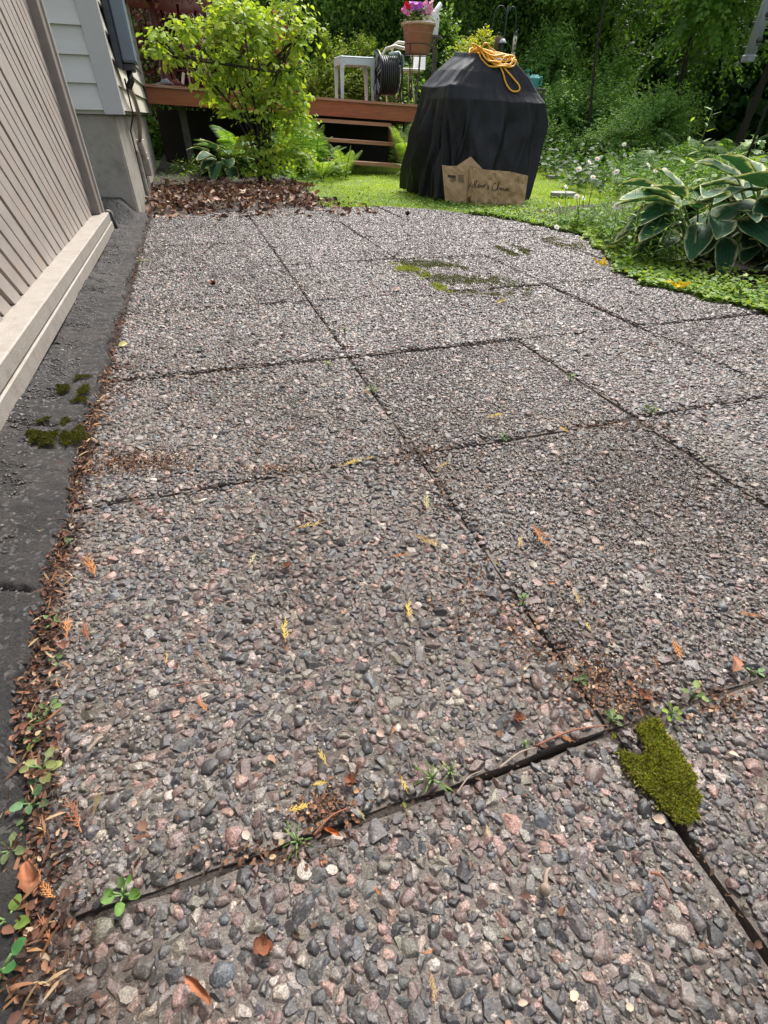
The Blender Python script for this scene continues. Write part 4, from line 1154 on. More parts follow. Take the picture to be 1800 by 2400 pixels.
for k in range(9):
    ph = rr.uniform(0, 6.28); a0 = rr.uniform(.13, .20); b0 = rr.uniform(.07, .13); rot = rr.uniform(-.35, -.05); ox, oy = rr.uniform(-.04, .04), rr.uniform(-.03, .03)
    lp = []
    for a in np.linspace(0, 2 * math.pi, 26):
        x = a0 * math.cos(a + ph) * (1 + .06 * math.sin(3 * a + k)); y = b0 * math.sin(a + ph) * (1 + .15 * math.sin(2 * a + k))
        X = cx0 + ox + x * math.cos(rot) - y * math.sin(rot); Y = cy0 + oy + x * math.sin(rot) + y * math.cos(rot)
        lp.append(Vector((X, Y, max(surf_z(X, Y), .97) + cr + k * .004 + .006 * math.sin(a * 2 + k))))
    loops.append(lp)
mb = MB()
for lp in loops: mb.tube(smooth_path(lp, 2), cr, 8)
top = drape([(1105, 106), (1108, 118), (1120, 121)], cr)
mb.tube(smooth_path([AY(x, y, 5.2) for x, y in ((1103, 112), (1106, 103), (1116, 106), (1128, 114), (1145, 120), (1165, 126))], 5), cr, 8)
mb.tube(smooth_path([AY(x, y, 5.15) for x, y in ((1128, 116), (1134, 103), (1143, 103), (1148, 112), (1160, 120))], 5), cr, 8)
mb.build('coil', M['cord'], cordt, True)
hang = [(1165, 148), (1172, 160), (1178, 175), (1184, 195), (1195, 212), (1207, 217), (1216, 212), (1215, 202), (1207, 190), (1194, 176), (1182, 162), (1172, 148)]
hp = [p for p in drape(hang, cr, .004) if p is not None]
side = [(1185, 122), (1200, 132), (1207, 145), (1203, 156), (1190, 160), (1178, 158), (1160, 146), (1145, 132), (1135, 125)]
sp = [p for p in drape(side, cr, .012) if p is not None]
mb = MB(); mb.tube(smooth_path(hp, 6), cr, 8)
if len(sp) > 3: mb.tube(smooth_path(sp, 6), cr, 8)
mb.build('hanging_loop', M['cord'], cordt, True)

# ================================================================== PAPER BAG
bag = thing('paper_bag', (2.5, 4.75, 0), 'brown paper bag with black script lettering, lying against the barbecue cover', 'paper bag')
A0, B0, C0, D0 = (AY(1044, 470, 4.93).x, 4.93), (G(1092, 478)[0], G(1092, 478)[1]), (G(1105, 479)[0], G(1105, 479)[1]), (G(1228, 484)[0], G(1228, 484)[1])
def sheet(pts, quads, name, parent=bag, th=.002):
    mb = MB(); mb.add(pts, quads); o = mb.build(name, M['paper'], parent); md = o.modifiers.new('s', 'SOLIDIFY'); md.thickness = th; return o
def grid_panel(c4, nx, ny, name, a, b, seed, amp=.006):
    """crumpled panel from four pixel corners (TL,TR,BR,BL), on the vertical plane a-b"""
    r = np.random.default_rng(seed); TLc, TRc, BRc, BLc = [np.array(AP(*p, a, b)) for p in c4]
    U, W = np.meshgrid(np.linspace(0, 1, nx), np.linspace(0, 1, ny))
    P = (TLc * ((1 - U) * (1 - W))[..., None] + TRc * (U * (1 - W))[..., None] + BRc * (U * W)[..., None] + BLc * ((1 - U) * W)[..., None])
    n = np.array([b[1] - a[1], a[0] - b[0], 0]); n /= np.linalg.norm(n)
    if n[1] > 0: n = -n
    h = amp * (np.abs(vnoise(np.stack([U.ravel() * 6, W.ravel() * 5], 1), seed)) * 1.5 + .5 * vnoise(np.stack([U.ravel() * 16, W.ravel() * 14], 1), seed + 1)).reshape(U.shape)
    h *= np.clip(np.minimum(np.minimum(U, 1 - U) * 8, 1), 0, 1) * 1.5
    P = P + n * h[..., None]
    V = P.reshape(-1, 3); q = (np.arange(nx - 1)[None] + (np.arange(ny - 1) * nx)[:, None]).ravel()
    o = np_obj(name, V, np.stack([q, q + nx, q + nx + 1, q + 1], 1), M['paper'], bag, smooth=False)
    md = o.modifiers.new('s', 'SOLIDIFY'); md.thickness = .0015; md.offset = 1 if n[1] > 0 else -1
    return o, n
side_p, ns_ = grid_panel([(1036, 389), (1101, 389), (1092, 479), (1043, 470)], 14, 14, 'side_panel', A0, B0, 1)
f1, nf_ = grid_panel([(1101, 390), (1132, 397), (1106, 478), (1098, 441)], 10, 14, 'front_panel', C0, D0, 2)
f2, nf_ = grid_panel([(1132, 397), (1194, 402), (1176, 486), (1106, 479)], 18, 16, 'front_panel', C0, D0, 3, .008)
f3, nf_ = grid_panel([(1194, 402), (1238, 412), (1228, 485), (1176, 486)], 14, 16, 'front_panel', C0, D0, 4, .010)
pk = AP(1103, 367, B0, (B0[0] + .1, B0[1] + .35))
tlc = AP(1061, 395, A0, B0); trc = AP(1101, 389, A0, B0); t2 = AP(1132, 397, C0, D0)
sheet([tlc, trc, pk], [(0, 1, 2)], 'folded_flap'); sheet([trc, t2, pk + Vector((.002, 0, 0))], [(0, 1, 2)], 'folded_flap')
p1, p2, p3 = AP(1097, 442, C0, D0), AP(1113, 452, C0, D0), AP(1094, 464, A0, B0)
sheet([p1 + Vector((0, -.012, 0)), p2 + Vector((0, -.03, 0)), p3], [(0, 1, 2)], 'folded_flap')
# depth of the bag: back panel and bottom
bk = [AP(1036, 389, A0, B0) + Vector((.05, .12, 0)), t2 + Vector((.0, .07, -.01)), AP(1238, 412, C0, D0) + Vector((0, .05, -.005)), Vector((D0[0], D0[1] + .05, .004)), Vector((C0[0], C0[1] + .09, .004)), Vector((A0[0] + .06, A0[1] + .08, .004))]
sheet(bk, [(0, 1, 4, 5), (1, 2, 3, 4)], 'back_panel')
# lettering: traced handwriting strokes on the front panel (zoomed crop pixels -> photo pixels)
def zc(p): return (1020 + p[0] / 3.9667, 350 + p[1] / 3.9667)
strokes = [
 [(306, 330), (312, 322), (318, 332), (322, 345), (312, 350), (306, 345)],
 [(326, 312), (330, 326), (334, 342), (342, 342), (346, 334)], [(328, 298), (331, 302)],
 [(366, 330), (356, 326), (350, 338), (356, 350), (368, 346), (384, 310), (392, 296), (384, 290), (370, 296), (366, 318), (378, 346), (390, 352), (398, 346)],
 [(398, 346), (408, 340), (412, 332), (404, 328), (398, 338), (402, 354), (414, 352)],
 [(414, 352), (420, 338), (424, 350), (430, 338), (438, 340), (440, 356)],
 [(440, 356), (450, 340), (458, 322), (456, 342), (462, 358)], [(446, 334), (468, 336)],
 [(474, 322), (471, 332)],
 [(480, 352), (490, 338), (496, 350), (498, 364), (486, 368), (480, 362)],
 [(566, 322), (558, 312), (544, 322), (532, 350), (532, 374), (546, 384), (566, 376), (576, 364)],
 [(576, 364), (592, 330), (600, 308), (592, 302), (584, 316), (580, 350), (576, 380), (588, 358), (598, 354), (600, 376)],
 [(600, 376), (610, 362), (620, 362), (622, 376), (612, 382), (608, 372), (624, 362), (632, 366)],
 [(634, 362), (636, 380), (644, 380)], [(636, 350), (638, 353)],
 [(662, 366), (652, 364), (646, 376), (654, 384), (664, 378), (674, 370), (676, 364), (668, 364), (666, 376), (674, 384), (684, 380)], [(691, 378), (693, 380)]]
mb = MB(); nv = Vector(nf_)
fb = BVHTree.FromPolygons([tuple(v.co + f_.parent.location) for f_ in (f1, f2, f3) for v in f_.data.vertices], 
     [tuple(i + off for i in p.vertices) for off, f_ in zip((0, len(f1.data.vertices), len(f1.data.vertices) + len(f2.data.vertices)), (f1, f2, f3)) for p in f_.data.polygons])
def onbag(p, bv, lift=.0030):
    d = Vector(ray(*p)).normalized(); h = bv.ray_cast(Vector((0, 0, EYE)), d)
    return (h[0] + nv * lift) if h[0] is not None else None
for st_ in strokes:
    P = [onbag(zc(p), fb) for p in st_]; P = [p for p in P if p is not None]
    if len(P) > 1: mb.tube(smooth_path(P, 4), .0022, 5)
mb.build('lettering', M['ink'], bag, True)
sb = BVHTree.FromPolygons([tuple(v.co + side_p.parent.location) for v in side_p.data.vertices], [tuple(p.vertices) for p in side_p.data.polygons])
nv = Vector(ns_)
def patch(mb, pts):
    P = [onbag(zc(p), sb, .0035) for p in pts]
    if all(p is not None for p in P): mb.poly(P, .001, tuple(ns_))
mb = MB(); patch(mb, [(115, 236), (190, 244), (192, 262), (116, 255)]); mb.build('printed_bar', M['ink'], bag)
mb = MB()
for (x0_, y0_, x1_, y1_) in ((135, 262, 190, 268), (150, 272, 188, 277), (145, 281, 192, 287), (150, 292, 186, 297)): patch(mb, [(x0_, y0_), (x1_, y0_ + 3), (x1_, y1_ + 3), (x0_, y1_)])
for k in range(6): patch(mb, [(216 + k * 9, 238 + k * .6), (220 + k * 9, 238 + k * .6), (220 + k * 9, 296 + k * .5), (216 + k * 9, 296 + k * .5)])
patch(mb, [(212, 236), (272, 240), (272, 244), (212, 240)]); patch(mb, [(214, 298), (272, 302), (272, 307), (214, 303)])
mb.build('printed_label', M['inkbrown'], bag)

# ================================================================== VEGETATION
def hz(px, py, y): return AY(px, py, y)
# ---- cedar hedge behind the deck
hedge = thing('cedar_hedge', (2.5, 12.6, 0), 'tall dense dark green cedar hedge closing the garden behind the deck', 'hedge')
def hedge_sheet(x0, x1, y0, z1, n, size, pal, seed, depth=.5, tpl=LEAF2):
    r = np.random.default_rng(seed)
    X = r.uniform(x0, x1, n); Z = r.uniform(-.05, 1, n) * z1
    q = np.stack([X * .9, Z * 1.3], 1)
    Y = y0 + .28 * vnoise(q, seed) + .16 * vnoise(q * 2.7, seed + 1) + r.random(n) ** 1.6 * depth
    P = np.stack([X, Y, Z], 1)
    d = norm(r.normal(size=(n, 3)) * .65 + np.array([0, -.45, .55])); nr = norm(r.normal(size=(n, 3)) * .5 + np.array([0, -.6, .55]))
    s = size * r.uniform(.5, 1.3, n)
    V, F = scatter(tpl, P, basis(d, nr), np.stack([s * .55, s, s], 1))
    clump = (vnoise(q * 4.5, seed + 2) * .30 + 1)[:, None]
    C = np.clip(pick(pal, n, .25, r) * np.clip(clump, .5, 1.6), 0, 1)
    return V, F, np.repeat(C, len(tpl[0]), 0)
V, F, C = joinparts([hedge_sheet(-1.5, 8.5, 12.3, 3.5, 80000, .085, HEDGE, 40), hedge_sheet(-1.5, 8.5, 12.75, 3.4, 26000, .16, GREEN_D, 41, .6)])
np_obj('foliage', V, F, M['leaf'], hedge, C, smooth=False)
mb = MB()
for k in range(16): x = -1.2 + k * .62; mb = MB(); mb.tube([(x, 13.2, -.1), (x + .05, 13.15, 1.8), (x, 13.2, 3.2)], [.05, .04, .02], 6); mb.build('trunk', M['bark'], hedge, True)
# dense wood behind everything
n = 80000
r = np.random.default_rng(55)
side = r.random(n)
P = np.zeros((n, 3)); a = side < .55
P[a, 0] = r.uniform(-9, 24, a.sum()); P[a, 1] = 16.5 + r.uniform(0, 3.2, a.sum())
P[~a, 0] = 17 + r.uniform(0, 3, (~a).sum()); P[~a, 1] = r.uniform(-4, 18, (~a).sum())
P[:, 2] = r.uniform(-.1, 5.4, n)
V, F = scatter(LEAF2, P, basis(r.normal(size=(n, 3)), norm(r.normal(size=(n, 3)) + [0, 0, .6])), np.full(n, .42) * r.uniform(.6, 1.3, n))
o = np_obj('distant_woods', V, F, M['leaf'], None, np.repeat(pick(GREEN_D, n, .2), 4, 0), smooth=False)
tag(o, 'deep dark green woods closing off the garden behind the hedge and shrubs', 'woods', kind='stuff')

# ---- bright shrubs behind the deck
SH = 'shrubs behind the deck'
YG2 = [((0.26, 0.38, 0.05), 4), ((0.16, 0.27, 0.04), 4), ((0.36, 0.42, 0.07), 2.5), ((0.32, 0.24, 0.10), .6)]
c = AY(835, 190, 10.6)
shrub('spirea_bush', 'yellow green bush with reddish tips directly behind the blue stool', 'bush', (c.x, 11.2, 0),
      [((AY(800, 150, 11.2).x, 11.2, 1.05), (.75, .5, .62), 1), ((AY(740, 190, 11.2).x, 11.1, .85), (.5, .4, .5), .6), ((AY(890, 170, 11.2).x, 11.2, .95), (.55, .45, .6), .7), ((AY(855, 80, 11.3).x, 11.3, 1.45), (.28, .25, .35), .25), ((AY(762, 75, 11.3).x, 11.3, 1.40), (.16, .2, .42), .2)],
      620, 16, .055, YG2, LEAF2, SH, 14, .010, seed=61, up=.3, aspect=.62, shell=.25)
shrub('lilac_bush', 'tall light green broad leaved bush right behind the petunia pot', 'bush', (AY(1030, 120, 11).x, 11.0, 0),
      [((AY(1030, 140, 11).x, 11, 1.0), (.65, .5, .75), 1), ((AY(1050, 50, 11).x, 11.2, 1.65), (.35, .3, .5), .5), ((AY(960, 180, 11).x, 10.9, .8), (.5, .4, .55), .6)],
      330, 11, .10, [((0.13, 0.25, 0.05), 4), ((0.22, 0.34, 0.08), 3), ((0.08, 0.17, 0.04), 2)], LEAF6, SH, 10, .012, seed=62, aspect=.85, shell=.3)
shrub('golden_bush', 'golden yellow leaved bush rising above the yellow cord', 'bush', (AY(1115, 80, 10.6).x, 10.7, 0),
      [((AY(1115, 90, 10.7).x, 10.7, 1.35), (.50, .35, .45), 1), ((AY(1100, 140, 10.7).x, 10.7, .95), (.5, .4, .6), .6), ((AY(1140, 60, 10.7).x, 10.7, 1.65), (.22, .2, .22), .2)],
      430, 13, .065, [((0.50, 0.50, 0.05), 4), ((0.36, 0.42, 0.05), 3), ((0.22, 0.33, 0.05), 2)], LEAF6, SH, 8, .010, seed=63, aspect=.75)
shrub('purple_bush', 'dark purple leaved bush behind the burgundy table', 'bush', (.5, 11.0, 0),
      [((.25, 10.9, 1.35), (.9, .5, .9), 1), ((1.1, 11.1, 1.2), (.6, .5, .8), .6)],
      420, 12, .07, [((.05, .012, .018), 4), ((.09, .02, .028), 2), ((.25, .18, .2), .5)], LEAF2, SH, 8, .012, seed=64)
shrub('green_bush', 'mid green bush showing between the red pot and the hedge', 'bush', (AY(700, 150, 11.3).x, 11.5, 0),
      [((AY(680, 160, 11.5).x, 11.5, .9), (.6, .4, .8), 1)], 260, 12, .07, GREEN_M, LEAF2, SH, 6, .010, seed=65)

# ---- right hand thicket (several shrubs), then dark trees
TH = 'shrubs of the right hand thicket'
LMIX = [((0.20, 0.38, 0.09), 4), ((0.28, 0.47, 0.13), 3), ((0.11, 0.24, 0.055), 2), ((0.40, 0.54, 0.24), .9)]
for (nm, lab, px, y, zc_, rad, ntw, lpt, size, pal, tpl, sd, kw) in (
  ('willow_shrub', 'tall pale green shrub with narrow leaves, first of the thicket right of the bird feeders', 1290, 11.3, 1.35, (.62, .5, 1.15), 560, 13, .085, LMIX, NARROW, 71, dict(aspect=1.5, droop=.9)),
  ('leafy_shrub', 'bushy green shrub directly behind the right shoulder of the barbecue cover', 1330, 10.4, .65, (.85, .6, .75), 620, 12, .065, LMIX, LEAF2, 72, dict(aspect=.7)),
  ('leafy_shrub', 'round leafy shrub at the far end of the lawn, left of the dark hollow', 1430, 10.2, .60, (.85, .6, .70), 620, 12, .065, LMIX, LEAF2, 73, dict(aspect=.7)),
  ('oval_leaf_shrub', 'thin shrub with sparse oval leaves standing above the round leafy shrub', 1425, 10.9, 1.25, (.75, .5, .75), 240, 11, .09, LMIX, LEAF6, 74, dict(aspect=.6, shell=.2)),
  ('leafy_shrub', 'low dense shrub in front of the dark hollow, behind the ferns', 1560, 9.0, .62, (.95, .6, .62), 620, 12, .06, LMIX, LEAF2, 75, dict(aspect=.7)),
  ('leafy_shrub', 'small dark shrub at the foot of the cover, beside the lawn end', 1300, 9.8, .30, (.6, .4, .36), 300, 11, .06, GREEN_M, LEAF2, 76, dict(aspect=.7)),
  ('leafy_shrub', 'broad leaved shrub in shade behind the white daisies', 1490, 8.4, .30, (.7, .5, .40), 330, 11, .07, GREEN_M, LEAF6, 77, dict(aspect=.75))):
    x = AY(px, 200, y).x
    shrub(nm, lab, 'shrub', (x, y, 0), [((x, y, zc_), rad, 1), ((x + .5, y + .3, zc_ * .9), tuple(v * .75 for v in rad), .5), ((x - .45, y + .2, zc_ * .8), tuple(v * .7 for v in rad), .45)],
          ntw, lpt, size, pal, tpl, TH, 14, .012, seed=sd, up=.2, **kw)
TR = 'dark trees on the right'
def tree(label, x, y, h, crown, ntw, seed, size=.13, pal=GREEN_D, thick=.07, group=TR):
    t = thing('shade_tree', (x, y, 0), label, 'tree', group)
    rr = random.Random(seed); mb = MB()
    top = Vector((x + rr.uniform(-.3, .3), y + rr.uniform(-.3, .3), h))
    mid = Vector((x, y, 0)).lerp(top, .5) + Vector((rr.uniform(-.2, .2), rr.uniform(-.2, .2), 0))
    mb.tube(smooth_path([(x, y, -.1), mid, top], 6), [thick * (1 - .06 * i) for i in range(13)], 8)
    o = mb.build('trunk', M['bark'], t, True)
    for k in range(8):
        z0 = h * rr.uniform(.62, .95); b = Vector((x, y, 0)).lerp(top, z0 / h); a = rr.uniform(0, 6.28); L = rr.uniform(.8, 1.7)
        mb = MB(); mb.tube(smooth_path([b, b + Vector((math.cos(a) * L * .5, math.sin(a) * L * .5, .5)), b + Vector((math.cos(a) * L, math.sin(a) * L, .25))], 4), [thick * .5 * (1 - .1 * i) for i in range(9)], 6)
        mb.build('branch', M['bark'], o, True)
    parts = []
    for i, (c, rad, sh) in enumerate(crown):
        V, F, C, a_, e_ = leafy(c, rad, int(ntw * sh), 12, size, pal, LEAF2, seed=seed * 7 + i, aspect=.7, shell=.5, lump=.4)
        parts.append((V, F, C))
    V, F, C = joinparts(parts); np_obj('crown', V, F, M['leaf'], t, C)
    return t
tree('dark spreading tree over the black hollow at the right edge', 9.6, 8.6, 4.0, [((9.2, 8.6, 3.2), (2.4, 2.2, 1.0), 1), ((8.3, 8.8, 2.2), (.7, .8, .7), .3), ((11, 7.6, 3.0), (2.2, 2.0, 1.2), .8)], 620, 81, pal=GREEN_M)
tree('shaded tree farther back, behind the black hollow', 10.5, 11.2, 5.0, [((10, 11.2, 3.6), (2.4, 1.8, 1.6), 1), ((11.8, 12.2, 2.6), (1.6, 1.4, 1.9), .7)], 560, 82)
tree('tree rising behind the narrow leaved shrub, above the thicket', 8.4, 12.6, 4.6, [((7.9, 12.9, 2.6), (1.6, 1.0, 1.2), 1), ((9.2, 13.2, 2.0), (1.4, .9, 1.5), .8)], 640, 83, thick=.03)
tree('low limbed dark tree nearest the tube feeder on the right', 8.4, 5.2, 3.6, [((8.6, 5.4, 2.9), (1.9, 1.8, .9), 1), ((10.2, 5.6, 2.0), (1.5, 1.8, 1.6), .8)], 480, 84)
tree('leafy tree with bright twigs hanging in front of the hollow', 7.4, 9.8, 3.6, [((7.6, 11.6, 2.75), (1.2, .6, .6), 1), ((8.6, 11.4, 2.4), (.9, .6, .7), .4)], 380, 85, size=.10, pal=GREEN_M, thick=.03)

# ---- the light green bush by the house corner (dogwood-like, several thin stems)
bx, by = .81, 6.85
db = thing('leafy_bush', (bx, by, 0), 'large light green multi stemmed bush in front of the deck, beside the leaf pile', 'bush')
DBP = [((0.36, 0.48, 0.06), 4), ((0.27, 0.40, 0.055), 4), ((0.17, 0.28, 0.045), 2), ((0.46, 0.52, 0.09), 1.5)]
def W(px, py, y): v = AY(px, py, y); return (v.x, v.y, v.z)
lobes = [(W(600, 70, 6.9), (.40, .45, .30), 70), (W(520, 60, 6.8), (.32, .4, .26), 55), (W(440, 70, 6.7), (.26, .3, .14), 30), (W(370, 90, 6.6), (.20, .2, .10), 16), (W(400, 130, 6.6), (.24, .25, .12), 20), (W(690, 100, 6.9), (.26, .35, .22), 36), (W(725, 60, 6.9), (.16, .2, .12), 12),
         (W(540, 150, 6.9), (.42, .45, .26), 60), (W(640, 170, 6.9), (.36, .4, .26), 55), (W(560, 20, 7.0), (.45, .4, .20), 40), (W(680, 20, 7.0), (.3, .3, .16), 18), (W(480, 180, 6.8), (.22, .3, .14), 18),
         (W(620, 250, 6.9), (.42, .4, .22), 44), (W(540, 260, 6.8), (.26, .3, .14), 20), (W(690, 290, 6.9), (.26, .35, .2), 26), (W(640, 350, 6.8), (.32, .35, .18), 40), (W(570, 330, 6.7), (.22, .3, .12), 14), (W(700, 370, 6.8), (.24, .3, .12), 22), (W(700, 235, 6.9), (.20, .3, .16), 22), (W(590, 215, 7.0), (.34, .3, .16), 30), (W(500, 225, 6.9), (.2, .3, .10), 12), (W(690, 180, 6.95), (.2, .3, .14), 16), (W(620, 400, 6.7), (.24, .2, .07), 14)]
parts = []; A = []; E_ = []
for i, (c, rad, nt_) in enumerate(lobes):
    V, F, C, a, e = leafy(c, rad, int(nt_ * 1.0), 6, .080, DBP, LEAF6, seed=300 + i, aspect=.86, shell=.15, droop=.45, flat=.62, lump=.25, up=.1)
    parts.append((V, F, C)); A.append(a[:5]); E_.append(e[:5])
V, F, C = joinparts(parts); np_obj('foliage', V, F, M['leaf'], db, C)
rr = random.Random(5)
tops = [(600, 60), (520, 50), (440, 70), (370, 95), (690, 95), (640, 160), (545, 150), (570, 20), (690, 25), (480, 180), (660, 250), (560, 250), (640, 330)]
for k, (u, v) in enumerate(tops):
    p = Vector(W(u, v, 6.85 + rr.uniform(-.15, .15))); b = Vector((bx + rr.uniform(-.07, .07), by + rr.uniform(-.06, .06), -.02))
    m1 = Vector((lerp(b.x, p.x, .12) + rr.uniform(-.03, .03), by, lerp(b.z, p.z, .38))); m2 = Vector((lerp(b.x, p.x, .5), lerp(by, p.y, .6), lerp(b.z, p.z, .72)))
    mb = MB(); pts = smooth_path([b, m1, m2, p], 4); mb.tube(pts, [.013 - .0008 * i for i in range(len(pts))], 6)
    for a_, e_ in zip(A[k % len(A)], E_[k % len(E_)]):
        mb.tube([pts[-4], Vector(a_), Vector(e_)], [.005, .004, .002], 4)
    mb.build('stem', M['bark'], db, True)

# ---- ferns
def frond(r, base, az, L, rise, droopk, w, npair=26):
    t = np.linspace(0, 1, npair)
    out = L * (t * math.cos(rise)) ; zz = L * (t * math.sin(rise) - droopk * t ** 2)
    d2 = np.array([math.cos(az), math.sin(az), 0])
    P = np.array(base) + out[:, None] * d2 + zz[:, None] * np.array([0, 0, 1.0])
    tan = np.gradient(P, axis=0); tan = norm(tan)
    side = norm(np.cross(tan, np.array([0, 0, 1.0]))); up = np.cross(side, tan)
    prof = np.sin(np.clip(t * .93 + .07, 0, 1) * math.pi) ** .75 * (1 - .25 * t) * w
    return P, tan, side, up, prof
PINNA = T([(0, 0, 0), (-.16, .12, 0), (-.10, .3, .02), (-.13, .42, 0), (-.07, .62, .01), (-.08, .72, -.01), (0, 1, -.06), (.08, .72, -.01), (.07, .62, .01), (.13, .42, 0), (.10, .3, .02), (.16, .12, 0)],
          [(0, 11, 1), (5, 7, 6)], [(1, 11, 10, 2), (2, 10, 9, 3), (3, 9, 8, 4), (4, 8, 7, 5)])
def fern(label, base, n, L, seed, pal, azr=(0, 6.28), group='ferns', w=.22, rise=(.7, 1.25), droopk=(.35, .75), npair=26, name='fern'):
    r = np.random.default_rng(seed); t = thing(name, base, label, 'fern', group)
    for k in range(n):
        az = azr[0] + (azr[1] - azr[0]) * (k + r.uniform(0, .8)) / n
        P, tan, side, up, prof = frond(r, base, az, L * r.uniform(.8, 1.15), r.uniform(*rise), r.uniform(*droopk), w * L * r.uniform(.8, 1.1), npair)
        d = np.concatenate([side + tan * .35, -side + tan * .35]); d[:, 2] -= .15
        PP = np.concatenate([P, P]); nn = np.concatenate([up, up]) + r.normal(size=(2 * npair, 3)) * .12
        s = np.concatenate([prof, prof]) + .004
        V, F = scatter(PINNA, PP, basis(d, norm(nn)), np.stack([s * .78 * (1.4 * L / npair / (w * L)) * 2.2, s, s], 1))
        C = np.repeat(pick(pal, 2 * npair, .12, r), 12, 0) * r.uniform(.85, 1.15)
        rach = MB(); rach.tube([Vector(p) for p in P[::3]], .0035, 4)
        rv = np.array([tuple(v) for v in rach.v]); q4 = np.array([f for f in rach.n if len(f) == 4])
        V2, F2, C2 = joinparts([(V, F, C), (rv, [q4], np.tile(np.array([.16, .20, .06]), (len(rv), 1)))])
        np_obj('frond', V2, F2, M['leaf'], t, C2)
    return t
FP = [((0.14, 0.28, 0.05), 4), ((0.22, 0.36, 0.06), 3), ((0.09, 0.20, 0.04), 2)]
FPL = [((0.26, 0.40, 0.08), 4), ((0.34, 0.46, 0.10), 2), ((0.18, 0.32, 0.06), 2)]
fern('fern with long arching fronds reaching left, behind the light green bush', (.62, 7.75, .15), 9, .85, 401, FP, (1.6, 5.0), w=.20)
fern('bright fern at the right foot of the light green bush, left of the steps', (1.55, 7.2, 0), 10, .55, 402, FPL)
fern('upright bright fern growing in front of the left end of the steps', (1.95, 7.55, 0), 7, .50, 403, FPL, rise=(1.0, 1.4), droopk=(.2, .4))
fern('tall fern behind the light green bush, covering the deck fascia', (1.45, 8.1, .0), 11, 1.0, 408, FP, rise=(1.0, 1.4), droopk=(.25, .5))
fern('feathery fern between the light green bush and the steps', (1.62, 7.9, .0), 10, .80, 404, FP, rise=(.9, 1.35), droopk=(.25, .6))
fern('fern arching between the deck steps and the black cover', (2.95, 7.9, .05), 9, .95, 405, FPL, rise=(1.0, 1.35), droopk=(.3, .6), w=.17)
fern('small fern low beside the stringer of the steps, left of the cover', (2.85, 7.3, .0), 8, .45, 406, FPL)
for k, (px, py, y, L, lab) in enumerate(((1500, 330, 5.2, .75, 'fern behind the white daisies, left end of the fern bank'), (1590, 330, 5.4, .8, 'large fern in the middle of the fern bank behind the big hosta'), (1690, 320, 5.0, .8, 'fern behind the lobed green leaves at the right'),
        (1780, 330, 4.4, .8, 'fern nearest the right edge of the picture'), (1560, 380, 4.3, .6, 'front fern of the bank, just above the big hosta'), (1640, 300, 6.4, .8, 'shaded fern at the back of the bank below the black hollow'), (1740, 290, 6.2, .8, 'shaded fern at the back of the bank beside the thin pole'))):
    p = AY(px, py, y); fern(lab, (p.x, y, max(.03, p.z - .45)), 11, L, 420 + k, [((.08, .17, .035), 4), ((.13, .25, .05), 3), ((.05, .12, .03), 2)], group='ferns of the right hand bank', w=.2)

# ---- hostas
def hosta_leaf(base, az, L, Wd, petiole, tilt, bend, seed, cream=.10, roll=0.0, cup=.16):
    """one blade on its stalk: ribbed, pointed, cream margin"""
    r = np.random.default_rng(seed); nv_, nu = 15, 17
    t = np.linspace(0, 1, nv_); u = np.linspace(-1, 1, nu)
    Tt, U = np.meshgrid(t, u, indexing='ij')
    prof = np.power(np.clip(Tt, 0, 1), .42) * np.power(np.clip(1 - Tt, 0, 1), .62) * 1.75
    X = U * prof * Wd / 2; Yl = Tt * L + (.10 * L * (np.abs(U) ** 1.5) * (1 - Tt) * -1 * (Tt < .5) * (1 - 2 * Tt))
    Z = cup * Wd * (U ** 2) * prof - bend * L * Tt ** 2.2
    Z += .020 * Wd * np.cos(U * 6.5 * math.pi) * np.sin(Tt * math.pi) ** .6
    Z += .035 * Wd * np.sin(Tt * 9 + seed) * np.abs(U) ** 3
    P = np.stack([X, Yl, Z], -1).reshape(-1, 3)
    d = np.array([math.cos(az) * math.cos(tilt), math.sin(az) * math.cos(tilt), math.sin(tilt)])
    sd_ = np.array([math.sin(az), -math.cos(az), 0.0]); up = np.cross(sd_, d)
    c, s = math.cos(roll), math.sin(roll); sd2 = sd_ * c + up * s; up2 = up * c - sd_ * s
    pb_ = np.array(base); pt = pb_ + np.array([math.cos(az) * petiole * .62, math.sin(az) * petiole * .62, petiole * .78])
    Wp = pt + P[:, :1] * sd2 + P[:, 1:2] * d + P[:, 2:] * up2
    q = (np.arange(nu - 1)[None] + (np.arange(nv_ - 1) * nu)[:, None]).ravel()
    F = np.stack([q, q + 1, q + nu + 1, q + nu], 1)
    m_ = cream * (1 + .35 * np.sin(Tt * 17 + seed) + .25 * np.sin(Tt * 41 + seed * 2))
    e = np.clip(((np.abs(U) - (1 - m_ * 1.3 / np.clip(prof, .35, 2))) / .06), 0, 1); e = np.maximum(e, np.clip((Tt - .93) / .03, 0, 1))
    g0 = np.array([.020, .075, .038]); g1 = np.array([.048, .13, .05]); cr_ = np.array([.50, .52, .28])
    gm = g0 + (g1 - g0) * (0.5 + .5 * np.cos(U * 6.5 * math.pi))[..., None] * .8
    gm = gm * r.uniform(.8, 1.25)
    C = (gm * (1 - e[..., None]) + cr_ * e[..., None]).reshape(-1, 3)
    mb = MB(); mb.tube([pb_, pb_ * .5 + pt * .5 + np.array([0, 0, .02]), pt, pt + d * L * .1], [.007, .0055, .0045, .003], 6)
    rv = np.array([tuple(v) for v in mb.v]); q4 = np.array([f for f in mb.n if len(f) == 4])
    return joinparts([(Wp, [F], C), (rv, [q4], np.tile(np.array([.12, .22, .06]), (len(rv), 1)))])
